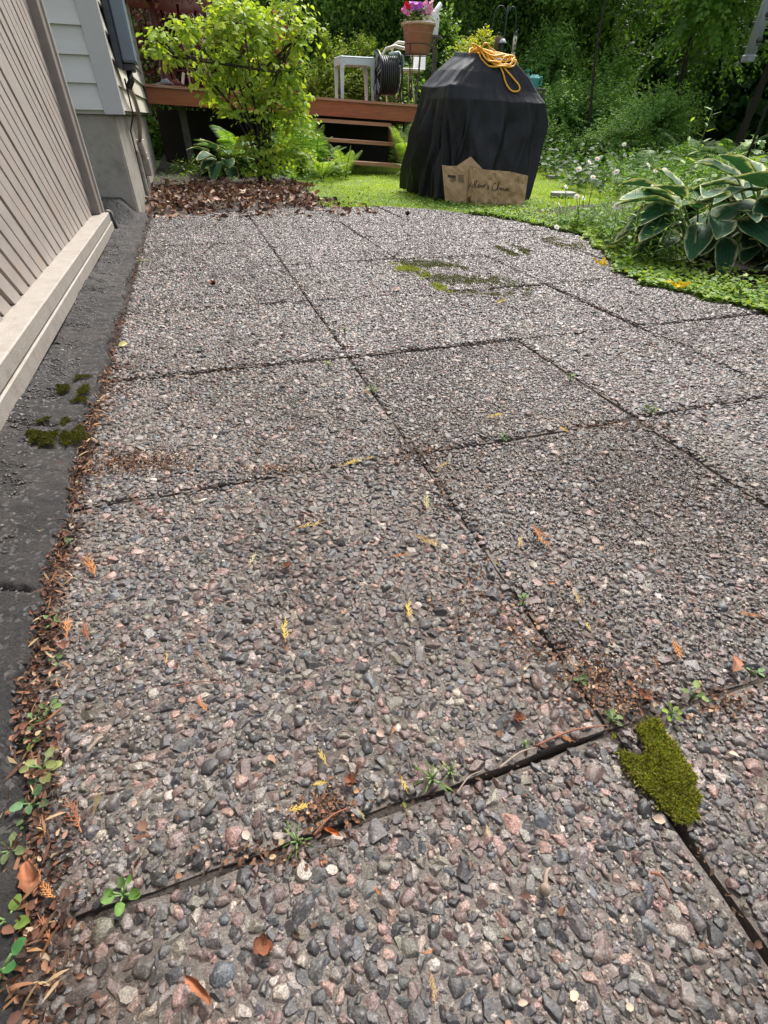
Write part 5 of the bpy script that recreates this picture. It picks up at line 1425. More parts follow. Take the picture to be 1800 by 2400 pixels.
def hosta(label, base, n, L, seed, group='hostas', rad=.05, pet=(.10, .34), keep=None):
    r = random.Random(seed); t = thing('hosta', base, label, 'hosta', group)
    for k in range(n):
        f = k / n; az = k * 2.39996 + r.uniform(-.25, .25)
        tilt = lerp(-.38, .55, f ** 1.5) + r.uniform(-.15, .15)
        pt = lerp(pet[0], pet[1], f) * r.uniform(.9, 1.1)
        b = (base[0] + math.cos(az) * rad * (1 - f), base[1] + math.sin(az) * rad * (1 - f), base[2])
        LL = L * r.uniform(.75, 1.15)
        V, F, C = hosta_leaf(b, az, LL, LL * r.uniform(.58, .72), pt * (1.25 - .3 * f), tilt, r.uniform(.12, .38), seed * 100 + k, roll=r.uniform(-.3, .3))
        V[:, 2] = np.maximum(V[:, 2], .006)
        np_obj('leaf', V, F, M['leaf_thick'], t, C)
    return t
hosta('big variegated hosta with cream edged leaves at the right edge of the patio', (2.70, 2.40, 0), 58, .25, 51, pet=(.12, .42), rad=.12)
hosta('second clump of cream edged hosta behind the big one, cut by the right edge', (3.10, 2.25, 0), 44, .27, 52, pet=(.16, .54), rad=.12)
hosta('cream edged hosta on the near right, its leaves hanging over the dark soil', (2.85, 1.78, 0), 16, .24, 53, pet=(.06, .16))
hosta('small variegated hosta left of the light green bush, beside the leaf pile', (.46, 7.55, 0), 30, .26, 54, pet=(.10, .40))
def lobed_plant(name, label, base, n, h, size, pal, tpl, seed, cat='plant', group=None, spread=.12, narrow=False, lpt=9):
    r = np.random.default_rng(seed); t = thing(name, base, label, cat, group)
    parts = []; mb = MB()
    for k in range(n):
        a = r.uniform(0, 6.28); b = np.array(base) + np.array([math.cos(a), math.sin(a), 0]) * spread * r.random() ** .5
        tp = b + np.array([r.uniform(-.3, .3) * h, r.uniform(-.3, .3) * h, h * r.uniform(.75, 1.1)])
        mb.tube([b, b * .5 + tp * .5 + r.normal(size=3) * .012, tp], [.004, .003, .0015], 4)
        tt = (np.arange(lpt) + 1) / lpt; P = b + (tp - b) * tt[:, None]
        ang = np.arange(lpt) * 2.4 + r.uniform(0, 6)
        d = np.stack([np.cos(ang), np.sin(ang), np.full(lpt, .35)], 1); nn = norm(r.normal(size=(lpt, 3)) * .25 + [0, 0, 1])
        s = size * r.uniform(.7, 1.2, lpt) * (1.1 - .45 * tt)
        V, F = scatter(tpl, P, basis(d, nn), np.stack([s * .9, s, s], 1)); parts.append((V, F, np.repeat(pick(pal, lpt, .15, r), len(tpl[0]), 0)))
    V, F, C = joinparts(parts); np_obj('foliage', V, F, M['leaf'], t, C); mb.build('stem', M['leafstem'], t, True)
    return t
M['leafstem'] = paint('green_stem', (.10, .16, .05), .6, .2, 30)
p = AY(1640, 380, 3.6); lobed_plant('tall_weed', 'single tall leafy stalk standing up behind the big hosta', (p.x, 3.6, 0), 2, .66, .13, FPL, NARROW, 601, spread=.02, lpt=22)
p = AY(1720, 400, 3.3); lobed_plant('lobed_plant', 'clump with lobed bright green leaves behind the big hosta', (p.x, 3.3, 0), 12, .48, .10, [((.20, .32, .05), 3), ((.12, .23, .04), 2)], MAPLE, 602, spread=.2, lpt=6)
p = AY(1770, 340, 3.4); lobed_plant('lobed_plant', 'second clump of lobed green leaves beside the thin dark pole', (p.x, 3.4, 0), 8, .50, .10, [((.20, .32, .05), 3), ((.12, .23, .04), 2)], MAPLE, 603, spread=.15, lpt=6)
lobed_plant('young_plant', 'young plant with pointed light green leaves at the front of the hosta bed', tuple(G(1725, 705)), 3, .10, .05, FPL, MAPLE, 604, spread=.03, lpt=4)

# ---- grass of the lawn
r = np.random.default_rng(700)
def grass(name, n, x0, x1, y0, y1, h, keep, pal, seed, wide=1.0, ypow=1.6):
    r = np.random.default_rng(seed)
    P = np.stack([r.uniform(x0, x1, n), y0 + (y1 - y0) * r.random(n) ** ypow, np.zeros(n)], 1)
    P = P[keep(P)]; n = len(P); P[:, 2] = lawn_z(P[:, 0], P[:, 1]) - .004
    d = norm(r.normal(size=(n, 3)) * .55 + [0, 0, 1]); nn = norm(r.normal(size=(n, 3)) * .8 + [0, -.2, .6])
    tuft = np.clip(1 + .5 * vnoise(P[:, :2] * 3.5, seed), .4, 1.7)
    s = h * r.uniform(.5, 1.25, n) * tuft
    w = r.uniform(.9, 1.5, n) * .05 * wide
    V, F = scatter(BLADE, P, basis(d, nn), np.stack([w, s, s], 1))
    c = pick(pal, n, .18, r) * (1 + .22 * vnoise(P[:, :2] * 1.7, seed + 1))[:, None]
    return np_obj(name, V, F, M['leaf'], None, np.repeat(np.clip(c, 0, 1), len(BLADE[0]), 0), smooth=False)
LW = [((.36, .50, .07), 4), ((.27, .42, .06), 3), ((.46, .54, .11), 2), ((.50, .46, .20), .5)]
def lawnkeep(P):
    edge = 1.0 + .25 * vnoise(P[:, :2] * 2.5, 12)
    m_ = ~inpoly(P, PATIO) & (P[:, 0] > np.where(P[:, 1] > 5.6, edge + .35, edge + .1 - .0 * P[:, 1]))
    m_ &= ~((P[:, 0] > 2.75 + .1 * vnoise(P[:, :2] * 4, 9)) & (P[:, 1] < 3.6)) & (P[:, 0] < 3.4 + .75 * (P[:, 1] - 3.4))
    return m_
o = grass('lawn_grass', 230000, .9, 8.5, 3.3, 11.5, .030, lawnkeep, LW, 701); tag(o, 'short bright green lawn grass around the barbecue cover and up to the thicket', 'grass', kind='stuff')
# small clovers and low weeds in the lawn edge
n = 9000; r = np.random.default_rng(702)
P = np.stack([r.uniform(.6, 3.2, n), r.uniform(4.2, 6.2, n), np.zeros(n)], 1)
dist_e = np.abs(P[:, 1] - 4.95)
P = P[lawnkeep(P) & (r.random(n) < np.clip(1.2 - dist_e, .1, 1))]; n = len(P); P[:, 2] = r.uniform(.004, .025, n)
V, F = scatter(ROUND, P, basis(norm(r.normal(size=(n, 3)) * [1, 1, .2]), norm(r.normal(size=(n, 3)) * .3 + [0, 0, 1])), r.uniform(.012, .024, n))
o = np_obj('lawn_clover', V, F, M['leaf'], None, np.repeat(pick([((.16, .28, .05), 3), ((.09, .18, .03), 2)], n, .2), 6, 0)); tag(o, 'small round clover leaves along the grass edge of the patio', 'clover', kind='stuff')

# ---- creeping ground cover along the right edge of the patio
def edge_x(y):      # right edge of the patio at height y
    ys_ = [-.6, 1.2, 1.45, 1.75, 2.0, 2.3, 2.65, 3.15, 3.75, 4.2, 4.6]; xs_ = [2.6, 2.5, 2.20, 2.08, 2.02, 2.10, 2.30, 2.50, 2.46, 2.24, 1.93]
    return np.interp(y, ys_, xs_)
n = 15000; r = np.random.default_rng(710)
yy = .9 + 3.4 * r.random(n) ** 1.2; xx = edge_x(yy) - .04 + r.exponential(.16, n) + .07 * vnoise(np.stack([yy * 5, yy * 2], 1), 3)
P = np.stack([xx, yy, .006 + .03 * np.clip(xx - edge_x(yy), 0, 1) * 2 + r.uniform(0, .022, n)], 1)
V, F = scatter(ROUND, P, basis(norm(r.normal(size=(n, 3)) * [1, 1, .25]), norm(r.normal(size=(n, 3)) * .38 + [0, -.1, 1])), r.uniform(.012, .026, n))
o = np_obj('creeping_groundcover', V, F, M['leaf'], None, np.repeat(pick([((.20, .33, .05), 4), ((.30, .40, .07), 3), ((.11, .21, .035), 3)], n, .2), 6, 0)); tag(o, 'creeping ground cover with small round yellow green leaves along the right patio edge', 'ground cover', kind='stuff')
for k, (u, v, lab) in enumerate(((1412, 632, 'cluster of small yellow flowers at the tip of the flower bed'), (1582, 690, 'cluster of small yellow flowers in the ground cover, nearer the right edge'))):
    p = G(u, v); t = thing('yellow_flowers', p, lab, 'flowers', 'yellow flower clusters')
    blossoms('blossoms', p.x + .02, p.y + .03, .035, (.045, .04, .012), 12, .011, [((.85, .62, .02), 1)], t, 20 + k)

# ---- leafy meadow plants of the flower bed
def meadow(name, label, n, keepf, hmin, hmax, size, pal, tpl, seed, lpt=12, x=(1.9, 3.4), y=(2.4, 4.6)):
    r = np.random.default_rng(seed)
    B_ = np.stack([r.uniform(*x, n), r.uniform(*y, n), np.zeros(n)], 1); B_ = B_[keepf(B_)]; n = len(B_)
    h = r.uniform(hmin, hmax, n)
    tp = B_ + np.stack([r.normal(0, .16, n) * h, r.normal(0, .16, n) * h, h], 1)
    tt = (np.arange(lpt) + 1.0) / lpt
    P = (B_[:, None] + (tp - B_)[:, None] * tt[None, :, None]).reshape(-1, 3)
    m_ = len(P); ang = np.tile(np.arange(lpt) * 2.4, n) + np.repeat(r.uniform(0, 6, n), lpt)
    d = np.stack([np.cos(ang), np.sin(ang), r.uniform(.0, .8, m_)], 1); nn = norm(r.normal(size=(m_, 3)) * .3 + [0, 0, 1])
    s = size * r.uniform(.6, 1.3, m_) * np.tile(1.15 - .5 * tt, n)
    V, F = scatter(tpl, P, basis(d, nn), np.stack([s, s, s], 1))
    C = np.repeat(pick(pal, m_, .18, r), len(tpl[0]), 0)
    st = T([(-.5, 0, 0), (.5, 0, 0), (.4, 1, 0), (-.4, 1, 0)], [(0, 1, 2, 3)])
    V2, F2 = scatter(st, B_, basis(tp - B_, norm(r.normal(size=(n, 3)))), np.stack([np.full(n, .003), h, h], 1))
    V, F, C = joinparts([(V, F, C), (V2, F2, np.tile(np.array([.13, .2, .06]), (len(V2), 1)))])
    o = np_obj(name, V, F, M['leaf'], None, C); return tag(o, label, 'plants', kind='stuff')
ML = [((.14, .27, .05), 4), ((.22, .36, .07), 3), ((.09, .19, .035), 2), ((.28, .38, .16), .8)]
meadow('flower_bed_plants', 'tangle of leafy flower stalks between the patio corner and the big hosta', 620, lambda P: (P[:, 0] > edge_x(P[:, 1]) + .03) & (P[:, 0] < edge_x(P[:, 1]) + .75) & ~((P[:, 0] > 2.45) & (P[:, 1] < 2.75)), .10, .38, .055, ML, NARROW, 720, 14, y=(2.2, 3.55))
meadow('low_leafy_plants', 'low broad leaved plants at the foot of the flower stalks', 420, lambda P: (P[:, 0] > edge_x(P[:, 1]) + .0) & (P[:, 0] < edge_x(P[:, 1]) + .55), .05, .16, .045, ML, LEAF6, 721, 6, y=(2.2, 3.7))
meadow('bank_plants', 'mixed green plants between the flower bed and the fern bank', 700, lambda P: (P[:, 0] > 3.15 + .62 * (P[:, 1] - 3.4)), .15, .42, .07, [((.10, .21, .04), 4), ((.15, .28, .06), 3), ((.07, .15, .03), 2)], NARROW, 722, 12, x=(2.8, 6.0), y=(3.2, 6.4))
meadow('under_fern_plants', 'dark low leaves covering the ground under the right hand thicket', 900, lambda P: P[:, 0] > 4.3 + .35 * (P[:, 1] - 6), .1, .4, .09, GREEN_D, LEAF6, 723, 7, x=(4.2, 9.5), y=(5.2, 9.5))
meadow('shrub_foot_plants', 'low green weeds along the foot of the shrubs at the lawn end', 500, lambda P: (P[:, 0] > 4.4), .06, .22, .05, GREEN_M, LEAF6, 724, 7, x=(4.4, 8.2), y=(9.0, 10.6))
meadow('deck_foot_plants', 'low leafy weeds along the foot of the deck and steps', 420, lambda P: (P[:, 1] > 7.0 + .5 * np.abs(P[:, 0] - 1.2)) & ~((P[:, 0] > 2.0) & (P[:, 0] < 3.1)), .05, .22, .06, FPL + GREEN_M, LEAF6, 725, 7, x=(-.2, 3.3), y=(7.2, 8.5))
meadow('side_shrub_weeds', 'tall green weeds filling the gap between the deck end and the lawn shrubs', 260, lambda P: P[:, 0] > 3.2, .3, 1.1, .09, ML, LEAF6, 726, 16, x=(3.45, 4.8), y=(9.2, 11.0))

# ---- daisies
DG = 'white daisies of the flower bed'
dl = [(1382, 380, 'topmost daisy on the left, standing before the lawn'), (1400, 372, 'daisy right beside the topmost one against the lawn'), (1357, 396, 'daisy over the pale stone in the lawn'), (1390, 415, 'daisy below the pair that stands before the lawn'), (1327, 438, 'daisy leaning out over the lawn edge'), (1352, 460, 'daisy above the patio corner'), (1312, 480, 'leftmost low daisy near the paper bag'), (1368, 464, 'low daisy just right of the one above the patio corner'),
      (1445, 402, 'daisy in the middle of the green tangle'), (1520, 386, 'daisy under the fern bank, left one'), (1537, 400, 'daisy under the fern bank, middle one'), (1558, 398, 'daisy under the fern bank, right one'), (1447, 482, 'large open daisy with a visible orange centre'), (1541, 506, 'daisy just left of the big hosta leaves'), (1558, 482, 'daisy in front of the big hosta leaves'), (1470, 430, 'daisy half way up the tangle'), (1463, 338, 'highest daisy, standing against the shrubs'), (1305, 532, 'daisy leaning over the far patio slabs')]
PET = T([(-.18, .1, 0), (.18, .1, 0), (.26, .6, .02), (-.26, .6, .02), (.12, 1, -.03), (-.12, 1, -.03)], [(0, 1, 2, 3), (3, 2, 4, 5)])
for k, (u, v, lab) in enumerate(dl):
    y = {16: 4.6}.get(k, 3.55 + .35 * math.sin(k * 2.1))
    if k in (12, 13, 14): y = 2.85
    p = AY(u, v, y)
    if p.z > .62: p = AY(u, v, y)
    base = Vector((max(p.x + .05, float(edge_x(min(y, 4.3))) + .02), y + .04, 0.0))
    t = thing('daisy', base, lab, 'flower', DG)
    mb = MB(); mb.tube([base, base.lerp(p, .5) + Vector((.012, 0, 0)), p + Vector((0, .004, 0))], .0022, 5); mb.build('stem', M['leafstem'], t, True)
    r = np.random.default_rng(800 + k); ax = norm(np.array([[r.normal() * .5 - .2, -.6, .75]]))[0]; uu = np.cross(ax, [0, 0, 1.0]); uu /= np.linalg.norm(uu); ww = np.cross(ax, uu)
    na = 15; an = np.arange(na) / na * 6.283
    d = uu * np.cos(an)[:, None] + ww * np.sin(an)[:, None]; R_ = .019 if k != 12 else .024
    V, F = scatter(PET, np.tile(np.array(p), (na, 1)), basis(d, np.tile(ax, (na, 1)) + d * .2 * r.normal()), np.full(na, R_))
    np_obj('petals', V, F, M['petal'], t, np.tile(np.array([.80, .80, .78]), (len(V), 1)))
    mb = MB(); q = Vector(ax).to_track_quat('Z', 'Y').to_matrix().to_4x4(); q.translation = p
    mb.lathe([(0, .004), (.004, .0035), (.0075, .001), (.008, -.002)], sides=10, M=q); mb.build('disc', M['cord'], t, True)

# ---- feeders and poles
def feeder(name, label, top, length, rad, mat, tilt=0):
    t = thing(name, top, label, 'bird feeder')
    c = Vector(top)
    mb = MB(); mb.tube([c + Vector((0, 0, -.03)), c + Vector((0, 0, -length))], rad, 20); mb.build('tube', mat, t, True)
    mb = MB(); mb.lathe([(0, .015), (rad * .6, .01), (rad * 1.25, -.02), (rad * 1.25, -.035), (rad, -.035)], c, 20); mb.build('cap', M['iron'], t, auto=40)
    mb = MB(); mb.lathe([(rad, 0), (rad * 1.2, -.005), (rad * 1.15, -.03), (0, -.03)], c + Vector((0, 0, -length + .01)), 20); mb.build('base_cup', mat, t, auto=40)
    for zf in (.35, .62, .85):
        for a in (R(-100), R(80)):
            d = Vector((math.cos(a), math.sin(a), 0)); q = c + Vector((0, 0, -length * zf))
            mb = MB(); mb.tube([q + d * rad * .8, q + d * (rad + .006)], rad * .42, 12); mb.build('feeding_port', M['iron'], t, True)
            mb = MB(); mb.tube([q + d * rad + Vector((0, 0, -.02)), q + d * (rad + .045) + Vector((0, 0, -.02))], .003, 6); mb.build('perch', M['iron'], t, True)
    mb = MB(); mb.tube([c + Vector((0, 0, .01)), c + Vector((0, 0, .07))], .002, 5); mb.build('hanger', M['iron'], t, True)
    return t
ft = AY(1812, -40, 3.0); fbp = AY(1757, 140, 3.0)
fx = AY(1776, 75, 3.0).x
feeder('tube_feeder', 'weathered grey blue tube bird feeder hanging at the upper right edge', (fx, 3.0, fbp.z + .46), .45, .030, M['feeder'])
pp = AY(1778, 300, 3.2)
pole = thing('garden_pole', (pp.x, 3.2, 0), 'thin dark metal pole standing among the ferns at the right edge', 'pole')
mb = MB(); hx_ = fx; hz_ = fbp.z + .46 + .08
mb.tube([(pp.x, 3.2, -.05), (pp.x, 3.2, hz_ + .05)] + [(pp.x + (hx_ - pp.x) * (1 - math.cos(a)) / 2, 3.2 - .2 * (1 - math.cos(a)) / 2, hz_ + .05 + .10 * math.sin(a)) for a in np.linspace(.2, math.pi, 9)] + [(hx_, 3.0, hz_ + .01), (hx_, 2.99, hz_ - .01)], .008, 8)
mb.build('rod', M['iron'], pole, True)
hp_ = AY(1180, 100, 10.0)
hk = thing('double_hook_pole', (hp_.x, 10.0, 0), 'dark green double shepherd hook pole with curled arms behind the barbecue cover', 'hook pole')
tz_ = AY(1180, 45, 10.0).z
mb = MB(); mb.tube([(hp_.x, 10, -.1), (hp_.x, 10, tz_ + .05), (hp_.x, 10, tz_ + .16)], .010, 8); mb.build('pole', M['irongreen'], hk, True)
for sg, tipx in ((-1, AY(1157, 40, 10).x), (1, AY(1210, 50, 10).x)):
    w = abs(tipx - hp_.x)
    mb = MB(); mb.tube([(hp_.x + sg * w * (1 - math.cos(a)) / 2, 10, tz_ - .02 + .17 * math.sin(a) * (1 if a < 2 else 1)) for a in np.linspace(0, math.pi * 1.02, 16)] + [(tipx, 10, tz_ - .10)] + [(tipx + sg * .03 * (1 - math.cos(a)), 10, tz_ - .10 - .03 * math.sin(a)) for a in np.linspace(.3, math.pi, 6)], .006, 6)
    mb.build('hook', M['irongreen'], hk, True)
t1 = AY(1206, 76, 10.0); feeder('tube_feeder', 'slender cream tube bird feeder hanging from the double hook pole', (AY(1206, 100, 10).x, 10.0, t1.z), t1.z - AY(1202, 126, 10).z, .030, M['feedercream'])
s0 = AY(1168, 100, 10.0)
sf = thing('log_feeder', (s0.x, 10.02, s0.z), 'brown bark log feeder hanging left of the hook pole, just above the yellow cord', 'bird feeder')
mb = MB(); mb.tube([s0 + Vector((0, 0, .07)), s0 + Vector((0, 0, -.10))], .065, 12); mb.build('log', M['suet'], sf, True)
mb = MB(); mb.tube([s0 + Vector((0, 0, .07)), s0 + Vector((0, 0, .35))], .003, 5); mb.tube([s0 + Vector((.05 * math.cos(a), 0, .07 + .05 * math.sin(a))) for a in np.linspace(0, math.pi, 8)], .006, 5); mb.build('hanger', M['iron'], sf, True)
b0 = AY(1178, 100, 9.9)
bf = thing('small_feeder', b0, 'small feeder with a pale dome cap between the bark log and the cream tube', 'bird feeder')
mb = MB(); mb.lathe([(0, .05), (.03, .045), (.065, .0), (.07, -.01), (0, -.01)], b0, 18); mb.build('dome', M['feeder'], bf, True)
mb = MB(); mb.lathe([(.035, -.01), (.035, -.14), (0, -.14)], b0, 14); mb.build('tube', M['iron'], bf, auto=40)
tc = AY(1252, 188, 8.5)
wt = thing('teal_watering_can', tc, 'small teal plastic watering can in the shrubs right of the cover', 'watering can')
mb = MB(); mb.lathe([(0, -.09), (.07, -.09), (.085, .02), (.05, .06), (0, .06)], tc, 20); mb.build('can_body', M['teal'], wt, auto=40)
mb = MB(); mb.tube([tc + Vector((-.06, 0, -.04)), tc + Vector((-.14, -.02, .08))], [.02, .014], 8); mb.lathe([(.015, 0), (.05, .03), (0, .032)], tc + Vector((-.14, -.02, .08)), 14); mb.build('spout', M['teal'], wt, True)
mb = MB(); mb.tube([tc + Vector((.07, 0, .03)), tc + Vector((.13, 0, .04)), tc + Vector((.13, 0, -.05)), tc + Vector((.07, 0, -.06))], .010, 8); mb.build('handle', M['teal'], wt, True)
mb = MB(); mb.box((tc.x - .14, 8.35, tc.z - .12), (tc.x + .14, 8.65, tc.z - .092), .004)
for (a, b) in ((-.12, -.12), (.12, -.12), (-.12, .12), (.12, .12)): mb.box((tc.x + a - .015, 8.5 + b - .015, -.05), (tc.x + a + .015, 8.5 + b + .015, tc.z - .1205))
o = mb.build('plant_bench', M['darkwood']); tag(o, 'small weathered bench in the shrubs carrying the teal watering can', 'bench')
for k, (u, v, w, lab) in enumerate(((1295, 417, .11, 'pale flat stone in the lawn, farther one'), (1318, 458, .16, 'pale flat stone in the lawn, nearer one beside the daisies'))):
    p = G(u, v); mb = MB(); rr = random.Random(k)
    mb.poly([(p.x + w * math.cos(a) * rr.uniform(.85, 1.1), p.y + w * .7 * math.sin(a) * rr.uniform(.85, 1.1), .0) for a in np.linspace(0, 6.283, 10)[:-1]], .03, (0, 0, 1))
    o = mb.build('flat_stone', M['flagstone']); tag(o, lab, 'stone', 'pale stones in the lawn')

# ================================================================== LITTER
BR = [((.17, .09, .06), 4), ((.10, .052, .038), 5), ((.28, .17, .12), 3), ((.46, .35, .27), 2.2), ((.05, .03, .022), 3)]
# pile of fallen leaves at the far left
n = 4600; r = np.random.default_rng(900)
P = np.stack([r.uniform(-.38, 1.45, n), 4.35 + 2.4 * r.random(n) ** 1.3, np.zeros(n)], 1)
frontier = 4.86 - .22 * vnoise(P[:, :2] * [2.2, .1], 5) + np.where(P[:, 0] < .9, 0, (P[:, 0] - .9) * .4)
k = r.random(n) < np.clip((P[:, 1] - frontier + .25) * 1.5, .10, .85) * np.clip((6.9 - P[:, 1]) * 1.2, .1, 1); k &= (P[:, 0] < 1.15 + .2 * vnoise(P[:, :2] * 3, 6)) | (P[:, 1] < 5.05)
P = P[k]; n = len(P); P[:, 2] = .008 + r.random(n) * .030 * np.clip((P[:, 1] - 4.7) * 2.4, .08, 1) * np.clip((1.4 - P[:, 0]) * 1.5, .2, 1) + np.clip(P[:, 1] - 5, 0, 2) * .02
V, F = scatter(CURL, P, basis(norm(r.normal(size=(n, 3)) * [1, 1, .45]), norm(r.normal(size=(n, 3)) * .42 + [0, 0, .9])), r.uniform(.020, .066, n)[:, None] * np.stack([r.uniform(.45, 1, n), np.ones(n), r.uniform(.5, 1.3, n)], 1))
o = np_obj('fallen_leaf_pile', V, F, M['dead_leaf'], None, np.repeat(pick(BR, n, .25, r), 9, 0)); tag(o, 'heap of curled brown fallen leaves between the house wall and the green bush', 'leaves', kind='stuff')
# low weeds poking through behind the pile
meadow('pile_edge_weeds', 'tiny green weeds growing through the soil behind the leaf pile', 260, lambda P: (P[:, 0] < 1.6), .02, .08, .03, GREEN_M, LEAF6, 901, 5, x=(-.38, 1.5), y=(6.2, 8.3))

def litter(name, label, pts, size, pal, tpl, seed, zr=(.003, .014), mat='dead_leaf', flat=.45):
    r = np.random.default_rng(seed); P = np.array(pts, float); n = len(P)
    if P.shape[1] == 2: P = np.concatenate([P, r.uniform(*zr, (n, 1))], 1)
    V, F = scatter(tpl, P, basis(norm(r.normal(size=(n, 3)) * [1, 1, .3]), norm(r.normal(size=(n, 3)) * flat + [0, 0, 1])), r.uniform(size[0], size[1], n) [:, None] * np.stack([r.uniform(.35, 1, n), np.ones(n), np.ones(n)], 1))
    o = np_obj(name, V, F, M[mat], None, np.repeat(pick(pal, n, .22, r), len(tpl[0]), 0))
    return tag(o, label, 'litter', kind='stuff')
r = np.random.default_rng(910)
# along the left edge of the patio
def leftx(y): return edgeL(y)
ys_ = np.concatenate([r.uniform(-.1, .62, 1500), r.uniform(.62, 1.15, 650), r.normal(2.05, .12, 200), r.normal(2.75, .10, 100), r.normal(1.5, .2, 500), r.uniform(1.1, 4.7, 700)])
xs_ = leftx(ys_) + r.normal(0, .012, len(ys_)) + np.where((ys_ > 1.35) & (ys_ < 1.65), np.abs(r.normal(0, .05, len(ys_))), 0) + np.where(ys_ < .4, np.abs(r.normal(0, .015, len(ys_))), 0)
litter('edge_litter', 'reddish brown cedar crumbs and seed scales filling the gap along the mortar strip', np.stack([xs_, ys_], 1), (.003, .0115), [((.15, .07, .045), 4), ((.085, .045, .032), 5), ((.24, .12, .07), 2), ((.34, .24, .16), .8), ((.035, .022, .016), 4)], CURL, 911, (-.006, .014))
yn = r.uniform(-.1, 1.6, 900); litter('edge_needles', 'thin dry needles and shreds mixed into the litter along the mortar strip', np.stack([leftx(yn) + r.normal(0, .016, 900), yn], 1), (.010, .030), [((.24, .12, .06), 3), ((.10, .05, .03), 3), ((.38, .27, .15), 1)], NARROW, 915, (-.002, .014))
# patches on the slabs
pp_ = []
for (u, v, su, sv, n) in ((330, 1085, 120, 26, 900), (640, 1105, 90, 8, 120), (1400, 1000, 150, 12, 260), (1030, 1150, 60, 70, 160), (980, 1060, 60, 20, 120), (1380, 1590, 70, 60, 360), (1250, 1500, 90, 90, 260), (760, 1900, 60, 50, 220), (1460, 1650, 70, 40, 160), (640, 2010, 120, 30, 90), (280, 870, 60, 40, 160),
                       (920, 640, 90, 16, 90), (1250, 800, 150, 60, 200), (1100, 1400, 90, 110, 240), (1690, 1650, 60, 40, 120), (1300, 700, 60, 25, 90), (1500, 1620, 60, 50, 90)):
    for _ in range(n):
        q = G(r.normal(u, su * .6), r.normal(v, sv * .6))
        if inpoly(np.array([[q.x, q.y]]), PATIO)[0]: pp_.append((q.x, q.y))
litter('slab_litter', 'brown crumbs of dead cedar foliage gathered in patches on the slabs', pp_, (.0025, .0075), [((.17, .085, .05), 3), ((.08, .045, .03), 4), ((.28, .15, .08), 1.2), ((.38, .26, .15), .6)], CURL, 912, (.002, .008))
# in the joints
jp = []
for k in range(4600):
    if r.random() < .55: xk = r.choice(XG[1:-1]); q = (xk + r.normal(0, .004), r.uniform(-.3, 4.9))
    else: yk = r.choice(YG[1:-1]); q = (r.uniform(-.33, 2.6), yk + r.normal(0, .004))
    if math.sin(q[0] * 9 + q[1] * 7) + math.sin(q[0] * 23 - q[1] * 17) > -.9 and inpoly(np.array([q]), PATIO)[0]: jp.append(q)
litter('joint_litter', 'dark crumbs, soil and cedar bits packed into the joints between the slabs', jp, (.003, .009), [((.10, .055, .035), 4), ((.05, .03, .02), 4), ((.22, .11, .06), 1.5), ((.12, .13, .03), 1)], CURL, 913, (-.012, .003))
# single fine flecks all over
n = 2600; q = np.stack([r.uniform(-.3, 2.5, n), -.15 + 5 * r.random(n) ** 1.3], 1); q = q[inpoly(q, PATIO)]
litter('scattered_flecks', 'tiny brown leaf flecks scattered over the whole patio', q, (.004, .013), BR, CURL, 914, (.003, .007))

# ---- moss
MG = [((.11, .15, .012), 4), ((.17, .20, .02), 3), ((.06, .085, .01), 3), ((.20, .16, .04), .8)]
def moss(label, poly, n, h, seed, dens=None, group='moss patches', z0=.0, pal=MG, dome=.010):
    r = np.random.default_rng(seed); poly = [tuple(p)[:2] for p in poly]
    pa = np.array(poly); lo, hi = pa.min(0), pa.max(0); cen = pa.mean(0)
    P = np.stack([r.uniform(lo[0], hi[0], n), r.uniform(lo[1], hi[1], n)], 1); P = P + r.normal(0, .007, P.shape) * (r.random((len(P), 1)) < .4); P = P[inpoly(P + .010 * np.stack([vnoise(P * 34, seed + 5), vnoise(P * 34, seed + 6)], 1) + .006 * np.stack([vnoise(P * 110, seed + 7), vnoise(P * 110, seed + 8)], 1), poly)]
    q = vnoise(P * 26, seed); 
    if dens is not None: P = P[q > dens]
    n = len(P); q = vnoise(P * 40, seed + 1)
    Z = z0 + dome * (0.5 + .5 * q) * np.ones(n)
    P3 = np.concatenate([P, Z[:, None]], 1)
    V, F = scatter(LEAF2, P3, basis(norm(r.normal(size=(n, 3)) * .75 + [0, 0, .8]), r.normal(size=(n, 3))), (h * r.uniform(.6, 1.4, n))[:, None] * np.array([[.32, 1, 1]]))
    o = np_obj('moss_patch', V, F, M['leaf'], None, np.repeat(pick(pal, n, .25, r), 4, 0), smooth=False)
    return tag(o, label, 'moss', group)
def cz(a, b): return G(1300 + a * .2411, 1600 + b * .2411)
mp = [cz(*p) for p in ((640, 500), (830, 450), (990, 410), (1090, 540), (1120, 640), (1170, 720), (1180, 820), (1280, 890), (1240, 960), (1370, 1050), (1390, 1180), (1450, 1380), (1380, 1440), (1290, 1320), (1190, 1370), (1130, 1290), (1040, 1230), (950, 1230), (850, 1080), (760, 930), (700, 800), (640, 700), (600, 600))]
moss('thick bright green moss cushion along the open joint at the lower right', mp, 30000, .0060, 920, -.28, dome=.009, pal=[((.20, .23, .03), 4), ((.30, .31, .06), 3), ((.10, .12, .02), 3), ((.20, .15, .06), 1.6)])
moss('broad dark moss stain beside the second joint, in the middle of the far patio', [G(*p) for p in ((935, 612), (1000, 605), (1080, 625), (1180, 650), (1260, 680), (1230, 698), (1130, 695), (1060, 690), (1000, 650), (950, 640))], 26000, .007, 921, .02, pal=[((.05, .065, .01), 4), ((.09, .10, .018), 2)])
moss('light green moss strip along the second joint, next to the broad dark moss', [G(*p) for p in ((915, 618), (960, 622), (1020, 655), (1060, 690), (1030, 684), (980, 655), (925, 634))], 9000, .008, 922, .0, pal=[((.28, .33, .05), 3), ((.16, .2, .03), 2)])
